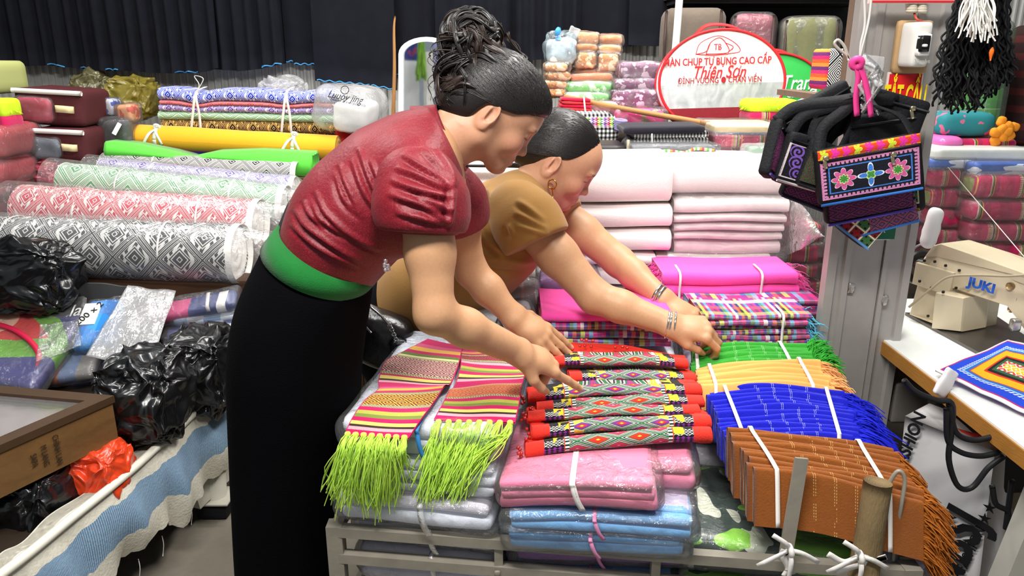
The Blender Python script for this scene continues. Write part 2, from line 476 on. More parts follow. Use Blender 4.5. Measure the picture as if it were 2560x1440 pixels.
def head_mesh(C, Rh, neck_pts, neck_r, res=.0022, smile=0.0, chin=0.0, broad=1.0, sc=1.0):
    """C world centre between the ears, Rh columns forward/left/up; neck_pts world. Returns V,Q and paint colours"""
    cm = .01
    L = lambda p: (np.asarray(p)-C)@Rh/sc
    npl = [L(p) for p in neck_pts]
    lo = np.minimum(np.array([-.115, -.1, -.12]), np.min(npl, 0)-.075); hi = np.maximum(np.array([.13, .1, .145]), np.max(npl, 0)+.075)
    s = SDF(lo, hi, res); neck_r = [q/sc for q in neck_r]
    s.ell(A(-.8, 0, 4.2)*cm, A(9.4, 7.3, 8.5)*cm, .02)
    s.ell(A(2.9, 0, -.6)*cm, A(6.0, 6.1*broad, 7.4)*cm, .03)
    s.ell(A(5.2, 0, 4.8)*cm, A(4.3, 5.6, 4.6)*cm, .03)
    for y in (-1, 1):
        s.cone(A(.2, y*5.4*broad, -4.2)*cm, A(6.8, y*1.5, -7.1-chin)*cm, .017, .013, .025)
        s.cone(A(-.3, y*5.6*broad, -.5)*cm, A(.1, y*5.3*broad, -4.4)*cm, .016, .015, .02)
        s.ell(A(6.1, y*3.9*broad, -1.5)*cm, A(2.5, 2.3, 2.3)*cm, .02)
    s.ell(A(7.3, 0, -7.3-chin)*cm, A(1.75, 1.75, 1.35)*cm, .018)
    s.ell(A(7.6, 0, -4.6)*cm, A(2.0, 2.9, 2.5)*cm, .02)
    for y in (-1, 1):
        s.ell(A(9.55, y*3.25, 1.5)*cm, A(1.35, 1.9, 1.25)*cm, .014, sub=True)
        s.ell(A(8.55, y*3.2, 3.1)*cm, A(.8, 2.0, .55)*cm, .014)
    for y in (-1, 1):
        s.ell(A(7.55, y*3.15, 1.45)*cm, A(1.3, 1.6, 1.15)*cm, .005)
        s.cone(A(8.75, y*1.9, 1.05)*cm, A(8.1, y*4.5, 1.25)*cm, .0022, .002, .004)
    s.cone(A(8.7, 0, 2.6)*cm, A(9.7, 0, -.9)*cm, .0058, .0072, .012)
    s.ell(A(10.15, 0, -1.75)*cm, A(.95, .95, .85)*cm, .01)
    for y in (-1, 1):
        s.ell(A(9.3, y*1.15, -2.0)*cm, A(.85, .65, .7)*cm, .007)
        s.ell(A(9.85, y*.55, -2.75)*cm, A(.5, .28, .3)*cm, .003, sub=True)
    s.ell(A(9.0, 0, -4.15)*cm, A(.85, 2.0, .5)*cm, .008)
    s.ell(A(8.95, 0, -5.15)*cm, A(.85, 1.75, .58)*cm, .008)
    s.cone(A(9.7, -1.2, -4.62)*cm, A(9.9, 0, -4.6)*cm, .0014, .002, .003, sub=True)
    s.cone(A(9.7, 1.2, -4.62)*cm, A(9.9, 0, -4.6)*cm, .0014, .002, .003, sub=True)
    for y in (-1, 1): s.cone(A(9.1, y*2.1, -4.7)*cm, A(9.7, y*1.2, -4.62)*cm, .0012, .0014, .004, sub=True)
    s.ell(A(9.6, 0, -6.1)*cm, A(.7, 1.4, .4)*cm, .008, sub=True)
    for y in (-1, 1):                                   # ears
        Re = rot((0, 0, 1), y*.45)@rot((0, 1, 0), .2)
        ce = A(-1.0, y*7.45, .1)*cm
        s.ell(ce, A(1.75, .55, 3.05)*cm, .006, Re)
        s.ell(ce+A(.25, y*.45, .45)*cm, A(1.05, .42, 1.75)*cm, .004, Re, sub=True)
        s.ell(ce+A(.15, y*.1, -2.3)*cm, A(.85, .5, .85)*cm, .006, Re)
        s.ell(ce+A(1.15, y*-.05, -.1)*cm, A(.42, .45, .6)*cm, .005, Re)
        s.cone(ce+A(-.55, y*.25, 1.3)*cm, ce+A(-.7, y*.2, -1.0)*cm, .0026, .0024, .004)
    s.cone(A(-1.5, 0, -2)*cm, npl[0], .05, neck_r[0], .03)
    s.chain(npl, neck_r, .02)
    V, Q = s.mesh(2)
    base = np.array(lin('#c08f70')[:3]); col = np.tile(base, (len(V), 1))
    P = V/cm
    def blob(c, r, rgb, w=1.0):
        d = np.sqrt((((P-np.array(c))/np.array(r))**2).sum(1)); m = np.clip((1.25-d)/.5, 0, 1)[:, None]*w
        col[:] = col*(1-m)+np.array(lin(rgb)[:3])*m
    for y in (-1, 1):
        blob((6.4, y*4.3, -1.2), (3, 2.6, 2.2), '#d68c74', .35)
        blob((8.9, y*3.3, 3.25), (2.2, 2.1, .42), '#3a2a22', .8)
        blob((8.6, y*3.2, .85), (1.6, 1.75, .22), '#1c1310', .95)
        blob((8.7, y*3.2, 1.8), (1.2, 1.6, .6), '#b98068', .45)
        blob((9.9, y*.55, -2.8), (.6, .45, .4), '#5a2f28', .7)
        blob((-1, y*7.4, .1), (2, 1, 3), '#c98a72', .4)
    blob((9.6, 0, -4.15), (1.2, 2.1, .5), '#a8404a', .85)
    blob((9.6, 0, -5.2), (1.2, 1.8, .62), '#b34a52', .85)
    blob((9.7, 0, -4.63), (1.2, 1.9, .13), '#5a1f24', .9)
    return V@Rh.T*sc+C, Q, col

NAILS = []
def hand(s, w, f, n, side, fing, thumb, sc=1.0):
    """fingers on SDF grid s. w wrist, f forward, n back-of-hand normal, side=+1: thumb on cross(n,f)... ; fing: 4 x (a1,a2,a3,spread)"""
    f = unit(f); n = unit(n-f*(n@f)); t = np.cross(n, f)*side
    K = []
    for i, (y, x) in enumerate(((.026, .084), (.006, .087), (-.0135, .083), (-.031, .074))):
        b = w+(f*.012+t*(.016-.010*i))*sc; k = w+(f*x+t*y+n*(.004-.003*abs(i-1)))*sc; K.append(k)
        s.cone(b, k, .0145*sc, .0108*sc, .013)
    s.cone(w+t*.012*sc, w-t*.012*sc, .02*sc, .018*sc, .015)
    s.ell(w+(f*.045-n*.008+t*-.005)*sc, A(.03, .03, .018)*sc, .02)
    LEN = ((.041, .025, .021), (.046, .029, .022), (.042, .027, .022), (.033, .02, .019))
    for i in range(4):
        a = 0; p = K[i]; d0 = unit(f*math.cos(fing[i][3])+t*math.sin(fing[i][3])); rr = .0098-.0006*(i == 3)
        for j in range(3):
            a += fing[i][j]; d = d0*math.cos(a)-n*math.sin(a)
            q = p+d*LEN[i][j]*sc
            s.cone(p, q, (rr-.0008*j)*sc, (rr-.0008*(j+1))*sc, .0035 if j else .006); p = q
        NAILS.append(p-d*.001+(d0*math.sin(a)+n*math.cos(a))*.0075*sc)
    p = w+(f*.012+t*.02-n*.004)*sc
    for j, (df, dt, dn, l, r0, r1) in enumerate(thumb):
        d = unit(f*df+t*dt+n*dn); q = p+d*l*sc; s.cone(p, q, r0*sc, r1*sc, .012 if j == 0 else .004); p = q
    return s
def fold_disp(V, Q, lines, amp, wid):
    """raise soft cloth folds along world polylines"""
    N = vnormals(V, Q); D = np.zeros(len(V))
    for ln in lines:
        ln = np.asarray(ln); best = np.full(len(V), 9.0); tt = np.zeros(len(V))
        for i in range(len(ln)-1):
            a, b = ln[i], ln[i+1]; d = b-a; t = np.clip(((V-a)@d)/(d@d), 0, 1)
            q = np.linalg.norm(V-a-t[:, None]*d, axis=1); m = q < best; best = np.where(m, q, best); tt = np.where(m, (i+t)/(len(ln)-1), tt)
        D += amp*np.exp(-(best/wid)**2)*np.sin(np.clip(tt, 0, 1)*math.pi)**.5-.45*amp*np.exp(-((best-wid*1.7)/wid)**2)*np.sin(np.clip(tt, 0, 1)*math.pi)
    return V+N*D[:, None]

def to_px(V):
    d = V-np.array([0, 0, CAMH]); c = d[:, 1]*CP-d[:, 2]*SP; u = d[:, 1]*SP+d[:, 2]*CP
    return np.stack([1280+FPX*d[:, 0]/c, 720-FPX*u/c], 1)
def fold_px(V, Q, lines, amp, wid):
    """soft folds on the side of a garment that faces the viewer; lines measured in the photograph's pixels"""
    N = vnormals(V, Q); P = to_px(V); vd = np.array([0, 0, CAMH])-V; vd /= np.linalg.norm(vd, axis=1)[:, None]
    face = np.clip(((N*vd).sum(1)-.05)*4, 0, 1); D = np.zeros(len(V))
    for ln in lines:
        w = wid
        C = catmull(np.array([A(x, y, 0) for x, y in ln]), 26)[:, :2]; best = np.full(len(V), 1e9); tt = np.zeros(len(V)); sg = np.zeros(len(V))
        for i in range(25):
            a, b = C[i], C[i+1]; d = b-a; L = d@d; t = np.clip(((P-a)@d)/L, 0, 1); q = P-a-t[:, None]*d; dist = np.hypot(q[:, 0], q[:, 1])
            s = np.sign(d[0]*q[:, 1]-d[1]*q[:, 0]); m = dist < best; best = np.where(m, dist, best); tt = np.where(m, (i+t)/25, tt); sg = np.where(m, s, sg)
        env = np.sin(np.clip(tt, 0, 1)*math.pi)**.6; x = best*sg
        D += amp*env*(np.exp(-(x/w)**2)-.8*np.exp(-((x-w*1.5)/(w*.9))**2))
    return V+N*(D*face)[:, None]
# ------------------------------------------------------------------ the woman in the red blouse
HAIR = mat('black_hair', '#14100e', rough=.42, spec=.5, bump=(400, .12))
HAIR2 = mat('dark_brown_hair', '#2b1f19', rough=.42, spec=.5)
def headframe(pitch, yaw, roll=0.0):
    """forward starts at +X; yaw>0 turns away from the camera; pitch>0 looks down"""
    Rz = rot((0, 0, 1), yaw); Rp = rot((0, 1, 0), pitch); Rr = rot((1, 0, 0), roll)
    return Rz@Rp@Rr
def arm_piece(pts, rs, handargs, res=.0026):
    lo = np.min(pts, 0)-.14; hi = np.max(pts, 0)+.14; lo[2] -= .05; hi[0] += .1
    s = SDF(lo, hi, res); s.chain(pts, rs, .018)
    hand(s, *handargs)
    V, Q = s.mesh(2); col = np.tile(np.array(lin('#c4956f')[:3]), (len(V), 1))
    for p in NAILS[-4:]:
        m = np.clip((.0078-np.linalg.norm(V-p, axis=1))/.002, 0, 1)[:, None]*.7; col = col*(1-m)+np.array(lin('#e3b3a2')[:3])*m
    return V, Q, col
def join_body(name, pieces, parent):
    V = []; Q = []; C = []; n = 0
    for v, q, c in pieces: V.append(v); Q.append(q+n); C.append(c); n += len(v)
    o = mk(name, np.vstack(V), np.vstack(Q), SKIN, parent); paint(o, np.vstack(C)); return o
def ring_loft(rings, nseg=40, close_top=True, close_bot=True):
    """rings: (centre, axis a vec, axis b vec); V,F,U"""
    n = len(rings); a = np.linspace(0, 2*math.pi, nseg, endpoint=False)
    V = np.vstack([c+np.cos(a)[:, None]*va+np.sin(a)[:, None]*vb for c, va, vb in rings])
    F = gridfaces(n, nseg, False, True)
    if close_bot: F.append(tuple(range(nseg))[::-1])
    if close_top: F.append(tuple((n-1)*nseg+i for i in range(nseg)))
    return V, F, griduv(n, nseg)
def px_ring(pb, pf, Y, half):
    a, b = W(pb[0], pb[1], Y), W(pf[0], pf[1], Y)
    return (a+b)/2, (b-a)/2, A(0, half, 0)

from mathutils.bvhtree import BVHTree
TREES = {}
def snap(o, pts, off):
    """lay points on the surface of a mesh object (world coordinates)"""
    if o.name not in TREES:
        M = wmat(o); TREES[o.name] = BVHTree.FromPolygons([M@v.co for v in o.data.vertices], [p.vertices[:] for p in o.data.polygons])
    out = []
    for p in pts:
        l, n, i, d = TREES[o.name].find_nearest(Vector(p)); out.append(np.array(l+n*off))
    return np.array(out)
def red_woman():
    YB = 1.40
    root = empty('person', A(W(720, 1000, YB)[0], YB, 0), 'woman in a shimmering red blouse, green sash and long black skirt, pointing at scarves', 'person')
    # --- bare skin: head with neck, two arms with hands, one core under the clothes
    Rh = headframe(math.radians(37), math.radians(8)); HS = .9
    C = W(1222, 289, 1.375)-Rh@(A(-1, -7.45, .1)*.01*HS)
    nb = W(1096, 372, 1.42); nm = W(1150, 330, 1.43)
    pieces = [head_mesh(C, Rh, [nm, nb], [.05, .058], sc=HS)]
    # near (right) arm, index finger pointing
    sh, elb, wr = W(1062, 450, 1.285), W(1086, 784, 1.215), W(1298, 880, 1.315)
    tip = W(1458, 950, 1.385)
    f = unit(W(1388, 915, 1.352)-wr)
    pts = [sh, lerp(sh, elb, .55), elb, lerp(elb, wr, .35), wr]
    pieces.append(arm_piece(pts, [.05, .041, .0325, .0325, .0255],
        (wr, f, A(-.12, -.42, .9), -1, [(.14, .03, .03, .0), (1.35, 1.5, .8, 0), (1.4, 1.5, .8, -.04), (1.4, 1.45, .7, -.08)],
         [(.8, .55, -.5, .042, .014, .011), (1, .1, -.35, .03, .0105, .009), (1, -.2, -.3, .024, .009, .0065)], .93)))
    # far (left) arm, flat hand on the cloth
    sh2, elb2, wr2 = W(1120, 470, 1.55), W(1178, 678, 1.585), W(1283, 792, 1.56)
    f2 = unit(W(1392, 858, 1.565)-wr2)
    pts = [sh2, lerp(sh2, elb2, .5), elb2, lerp(elb2, wr2, .4), wr2]
    pieces.append(arm_piece(pts, [.048, .04, .033, .033, .025],
        (wr2, f2, A(.28, -.5, .82), 1, [(.28, .05, .05, .12), (.25, .03, .03, .0), (.25, .03, .03, -.06), (.3, .05, .02, -.12)],
         [(.7, .62, -.25, .04, .0135, .011), (.95, .25, -.25, .028, .0105, .009), (1, .05, -.2, .024, .009, .0065)], .98)))
    core = SDF(A(-.6, 1.2, .3), A(.1, 1.62, 1.45), .01)
    core.chain([W(760, 800, YB), W(822, 640, YB), W(900, 530, YB), W(1000, 440, YB), W(1070, 375, YB)], [.09, .075, .08, .085, .06], .05, ysc=1.25, y0=YB)
    core.cone(sh, sh2, .045, .045, .05)
    v, q = core.mesh(2); pieces.append((v, q, np.tile(np.array(lin('#c4956f')[:3]), (len(v), 1))))
    join_body('body', pieces, root)
    # --- blouse
    def glitter():
        n1 = noise(900, 2); n2 = noise(25, 3)
        return mixc((n1 > .63)*.55, mixc(n2, '#64081a', '#7d0e20'), '#c94a47')
    red = mat('shimmering_red_fabric', fn=glitter, rough=.5, spec=.35, sheen=.04, bump=(140, .25))
    s = SDF(A(-.56, 1.15, .85), A(.12, 1.68, 1.45), .0042)
    ax = [W(832, 628, YB), W(868, 562, YB), W(915, 508, YB), W(985, 440, YB), W(1058, 385, YB), W(1100, 356, YB)]
    s.chain(ax, [.098, .1, .1, .094, .074, .058], .04, ysc=1.30, y0=YB)
    s.cone(W(1046, 430, 1.30), W(1066, 430, 1.53), .056, .056, .04)             # yoke
    s.ell(W(1048, 560, 1.345), A(.06, .055, .06), .04); s.ell(W(1062, 548, 1.475), A(.06, .058, .06), .04)
    drc = unit(W(1172, 318, 1.42)-W(1098, 355, 1.41)); s.plane(W(1114, 349, 1.415), drc, .006)
    V, Q = s.mesh(2)
    # sleeve hem: keep above the cuff line only near the sleeve
    px = lambda *p: [W(x, y, Y) for x, y, Y in p]
    lines = [px((935, 345, 1.28), (955, 420, 1.26), (990, 500, 1.25), (1015, 545, 1.25)),
             px((905, 395, 1.28), (925, 460, 1.265), (960, 535, 1.26), (985, 560, 1.26)),
             px((872, 440, 1.28), (885, 510, 1.27), (915, 555, 1.26)), px((845, 470, 1.28), (870, 540, 1.265), (930, 600, 1.27), (985, 625, 1.28)),
             px((790, 500, 1.3), (820, 565, 1.27), (885, 610, 1.265), (960, 640, 1.28)), px((760, 540, 1.3), (790, 590, 1.28), (850, 625, 1.27), (930, 660, 1.28)),
             px((870, 560, 1.26), (920, 610, 1.26), (975, 640, 1.27)), px((800, 470, 1.3), (815, 530, 1.28), (850, 580, 1.27))]
    V = fold_px(V, Q, [[(897, 369), (912, 415), (930, 460), (961, 517), (985, 545)], [(850, 411), (862, 450), (880, 492), (906, 550)], [(842, 439), (850, 470), (862, 500), (895, 540)],
        [(789, 478), (800, 505), (817, 536), (864, 578), (905, 605), (958, 628)], [(736, 522), (750, 545), (767, 567), (817, 603), (864, 633), (919, 661)], [(783, 511), (800, 544), (840, 575), (870, 592)],
        [(725, 558), (778, 606), (836, 640), (900, 668)], [(925, 400), (950, 455), (985, 520)], [(880, 400), (905, 470), (940, 530)], [(760, 500), (775, 535), (810, 570)]], .0075, 6.5)
    mk('blouse', V, Q, red, root)
    def sleeve(p, rs, hem, hn, lines, amp, wid, mt, nm='sleeve', lo=.12, k=.03, res=.004):
        P = np.array(p); s = SDF(P.min(0)-lo, P.max(0)+lo, res); s.chain(p, rs, k); s.plane(hem, hn, .006); V, Q = s.mesh(2)
        mk(nm, fold_px(V, Q, lines, amp, wid), Q, mt, root)
    sl = [[(986, 419), (1040, 436), (1100, 462), (1135, 476)], [(1003, 383), (1060, 420), (1110, 452), (1136, 470)], [(1050, 366), (1090, 402), (1120, 440), (1138, 468)], [(1088, 372), (1118, 415), (1142, 460)],
          [(975, 450), (1030, 470), (1090, 486), (1132, 488)], [(968, 485), (1033, 505), (1090, 522), (1130, 530)], [(1044, 489), (1090, 508), (1130, 528)], [(985, 530), (1050, 545), (1100, 556), (1126, 560)], [(1060, 522), (1100, 540), (1126, 556)], [(1134, 470), (1128, 510), (1124, 565)]]
    hem0 = W(1056, 579, 1.262); hn0 = W(1075, 640, 1.255)-W(1060, 560, 1.265)+A(-.012, 0, 0)
    sleeve([W(1040, 452, 1.292), W(1052, 505, 1.275), W(1058, 548, 1.266), W(1060, 600, 1.26)], [.066, .076, .070, .055], hem0, hn0, sl, .0075, 8, red)
    hu = unit(hn0); mk('sleeve_hem', *tube_ring(hem0, hu, .0585, .0035, .8), red, root)
    fl2 = [[(1135, 420), (1165, 480), (1155, 540)], [(1140, 450), (1150, 510), (1145, 560)]]
    sleeve([W(1105, 462, 1.54), W(1124, 505, 1.555), W(1136, 545, 1.565), W(1146, 585, 1.575)], [.06, .072, .066, .052], W(1140, 566, 1.57), W(1160, 640, 1.585)-W(1130, 520, 1.56), fl2, .006, 8, red)
    dr = unit(W(1172, 318, 1.42)-W(1098, 355, 1.41)); nv = unit(np.cross(dr, A(0, 1, 0)))
    c0, c1 = W(1092, 360, 1.415), W(1128, 344, 1.42)
    V, F, U = ring_loft([(c0-dr*.012, nv*.082, A(0, .075, 0)), (c0+dr*.008, nv*.072, A(0, .067, 0)), (c1, nv*.066, A(0, .061, 0)), (c1+dr*.003, nv*.0635, A(0, .0585, 0)),
                         (c1-dr*.006, nv*.0605, A(0, .0555, 0)), (c0, nv*.055, A(0, .05, 0))], 36, False, False)
    mk('collar', V, F, red, root)
    # --- sash and skirt
    grn = cloth('green_sash_cloth', '#176a2b', rough=.8, bs=400)
    tp, bt = px_ring((706, 552), (950, 690), YB, .138), px_ring((664, 604), (921, 727), YB, .152)
    up = unit(tp[0]-bt[0])
    rings = [(bt[0], bt[1]*.93, bt[2]*.93), bt, ((bt[0]*.5+tp[0]*.5), (bt[1]+tp[1])/2*1.015, (bt[2]+tp[2])/2*1.02), tp, (tp[0]-up*.004, tp[1]*.955, tp[2]*.955)]
    V, F, U = ring_loft(rings, 56, False, False)
    V = V+unit(A(.3, -1, .1))*(sn(V, 40, 3)*.0012)[:, None]
    mk('sash', V, F, grn, root)
    blk = mat('black_skirt_velvet', '#07070a', rough=.95, spec=.05, sheen=.0, bump=(300, .3))
    rr = [px_ring((672, 596), (928, 722), YB, .145), px_ring((652, 640), (924, 752), YB, .158), px_ring((620, 706), (916, 805), YB, .168),
          px_ring((596, 776), (906, 868), YB, .172), px_ring((584, 860), (899, 935), YB, .172), px_ring((583, 960), (894, 1010), YB, .165),
          px_ring((587, 1080), (872, 1100), YB, .155), px_ring((592, 1200), (846, 1210), YB, .148), px_ring((597, 1320), (828, 1320), YB, .142),
          px_ring((601, 1440), (824, 1440), YB, .138), px_ring((604, 1590), (826, 1590), YB, .136), px_ring((606, 1728), (828, 1728), YB, .136)]
    cs_ = [r for r in rr]; C_ = catmull([r[0] for r in cs_], 60); A_ = catmull([r[1] for r in cs_], 60); B_ = catmull([r[2] for r in cs_], 60)
    V, F, U = ring_loft([(C_[i], A_[i], B_[i]) for i in range(60)][::-1], 72)
    ang = np.arctan2(V[:, 1]-YB, V[:, 0]-C_[:, 0].mean()); low = np.clip((1.0-V[:, 2])/.8, 0, 1)
    V[:, 1] += -.006*low*np.sin(ang*5+V[:, 2]*3)+.003*sn(V, 14, 5); V[:, 0] += .004*low*np.sin(ang*4+V[:, 2]*2)
    mk('skirt', V, F, blk, root)
    # sequin flower on the blouse hem
    sq = mat('silver_sequins', '#e8d8dc', rough=.2, metal=.6, spec=.6)
    b = MB()
    for i in range(11):
        a = i*.9; p = W(966+7*math.cos(a)*(i % 3)/1.5, 664+9*math.sin(a)*(i % 3)/1.5, 1.29)
        v, fc = rbox(.007, .003, .007, .0014, 2); b.add(v+p, fc)
    b.build('sequin_flower', sq, root)
    # --- hair
    Lc = lambda p: C+Rh@(np.asarray(p)*.01*HS)
    s = SDF(A(-.125, -.1, -.09), A(.115, .1, .16), .003)
    s.ell(A(-.9, 0, 4.3)*.01, A(10.35, 8.1, 9.4)*.01, .01)
    s.ell(A(4.2, 0, 7.2)*.01, A(5.6, 6.3, 4.3)*.01, .03)
    s.ell(A(-5.5, 0, -1.5)*.01, A(5.0, 5.6, 4.6)*.01, .03)
    X, Y_, Zz = s.grid()
    zz = np.array([-9, -6, -2.6, 0, 1.8, 2.7, 3.4, 5, 6, 6.6, 8, 12.])*.01; hx = np.array([-7, -5.2, -3.6, -3.1, -2.4, .9, 3.4, 5.6, 7.6, 9.4, 10.5, 11.5])*.01
    cut = (X-np.interp(Zz, zz, hx))*.75+0*Y_
    h = np.maximum(.006-np.abs(s.F-cut), 0)/.006; s.F = (np.maximum(s.F, cut)+h*h*.0015).astype(np.float32)
    V, Q = s.mesh(3)
    hd = mk('hair', V@Rh.T*HS+C, Q, HAIR, root)
    r = np.random.default_rng(3)
    bun_c = W(1180, 128, 1.47); anchor = W(1205, 200, 1.45)
    al = ((anchor-C)@Rh)*100/HS
    b = MB()
    cen, rad = A(-.9, 0, 4.3), A(10.5, 8.25, 9.55)
    for i in range(1100):                                   # combed strands
        th = r.uniform(0, 1); side = r.choice([-1, 1], p=[.8, .2])
        zs = lerp(2.4, 12.5, th**.9); xs = min(9.2, np.interp(zs, zz*100, hx*100))+r.uniform(-3, -.05)
        q = np.array([(xs-cen[0])/rad[0], 0, (zs-cen[2])/rad[2]]); yy = 1-q@q
        if yy <= .0:
            q = q/np.linalg.norm(q); q[1] = side*.05
        else: q[1] = side*math.sqrt(yy)
        e = (al-cen)/rad+r.normal(size=3)*np.array([.07, .12, .07]); e = unit(e); q = unit(q)
        wob = r.normal(size=3)*.008; pts = []
        for t in np.linspace(0, 1, 12):
            p = unit(q*(1-t)+e*t+wob*math.sin(t*math.pi)); bul = 1.0
            pp = cen+p*rad*bul
            if pp[2] > 5 and pp[0] > 0: pp[0] += .35*min(1, (pp[2]-5)/4)
            pts.append(Lc(pp))
        b.add(*tube(snap(hd, pts, .0003), np.linspace(.0007, .0009, 12), 4, False))
    tag(b.build('combed_strands', HAIR, hd), kind='stuff')
    s = SDF(W(1060, 280, 1.5)-A(.05, .14, .06), W(1300, -10, 1.5)+A(.05, .1, .06), .004)
    s.ell(bun_c, A(.045, .05, .056), .02); s.ell(W(1172, 222, 1.45), A(.048, .052, .045), .03)
    V, Q = s.mesh(2); V = V+vnormals(V, Q)*(crump(V, 70, 4)*.007)[:, None]
    mk('bun', V, Q, HAIR, hd)
    b = MB(); b2 = MB()
    for i in range(190):                                   # soft curled locks over the bun, each a few strands
        u = unit(r.normal(size=3)+A(-.1, -.75, .3)); k3 = r.random(); cc = W(1170, 222, 1.45) if k3 > .72 else W(1228, 165, 1.46) if k3 > .58 else bun_c
        base = cc+u*A(.056, .062, .068)*r.uniform(.92, 1.08); ax_ = unit(np.cross(u, r.normal(size=3))*.9+A(-.15, -.1, -.5)); ax_ = unit(ax_-u*(ax_@u)); sd = np.cross(ax_, u)
        turn = r.uniform(.35, .9); R0 = r.uniform(.006, .013); Lh = r.uniform(.04, .085); t = np.linspace(-.5, .5, 18); tgt = b if r.random() < .62 else b2; ph = r.uniform(0, 6)
        P = base+ax_*(t[:, None]*Lh)+u*(np.cos(t*turn*6.28+ph)[:, None]*R0*.5-.6*(t**2)[:, None]*Lh)+sd*(np.sin(t*turn*6.28+ph)[:, None]*R0*1.4)
        tgt.add(*tube(P, np.sin(np.linspace(.3, 2.85, 18))*r.uniform(.005, .0085), 9, False, up=u, flat=.42))
        for q in range(3):
            o = u*(.0012+abs(r.normal())*.0016)+sd*r.normal()*.0035
            P = base+o+ax_*(t[:, None]*Lh)+u*(np.cos(t*turn*6.28+ph)[:, None]*R0*.7-.55*(t**2)[:, None]*Lh)+sd*(np.sin(t*turn*6.28+ph)[:, None]*R0*1.4)
            tgt.add(*tube(P, np.sin(np.linspace(.35, 2.8, 18))*r.uniform(.0008, .0013), 4, False))
    for i in range(34):                                    # loose ringlets at the back
        st = W(r.uniform(1112, 1150), r.uniform(80, 200), r.uniform(1.41, 1.47)); en = st+A(r.uniform(-.03, .0), r.uniform(-.01, .01), -r.uniform(.012, .05))
        t = np.linspace(0, 1, 26); R0 = r.uniform(.003, .008); k = r.uniform(5, 11)
        P = st+(en-st)*t[:, None]+A(-1, 0, .25)*(np.sin(t*3.14)[:, None]*r.uniform(.008, .024))+A(1, 0, 0)*(np.cos(t*k)[:, None]*R0)+A(0, 1, .4)*(np.sin(t*k)[:, None]*R0)
        (b if i % 3 else b2).add(*tube(P, np.linspace(.0015, .0005, 26), 4, False))
    tag(b.build('curls', HAIR, hd), kind='stuff'); tag(b2.build('curls', HAIR2, hd), kind='stuff')
    # brows and lashes
    for y in (-1, 1):
        b = MB()
        P = [Lc(A(8.75-.1*abs(t), y*(1.6+2.9*t), 3.2+.45*math.sin(t*2.4)-.2*t)+A(.25-.9*t*t, 0, 0)) for t in np.linspace(0, 1, 9)]
        b.add(*tube(P, np.sin(np.linspace(.5, 2.9, 9))*.0022, 5, flat=.5))
        P = [Lc(A(8.95-1.0*t*t, y*(1.9+2.7*t), .75+.15*math.sin(t*3))) for t in np.linspace(0, 1, 9)]
        b.build('eyebrow', HAIR, hd); mk('eyelashes', *tube(P, np.sin(np.linspace(.5, 2.9, 9))*.0013, 4), HAIR, hd)
    return root

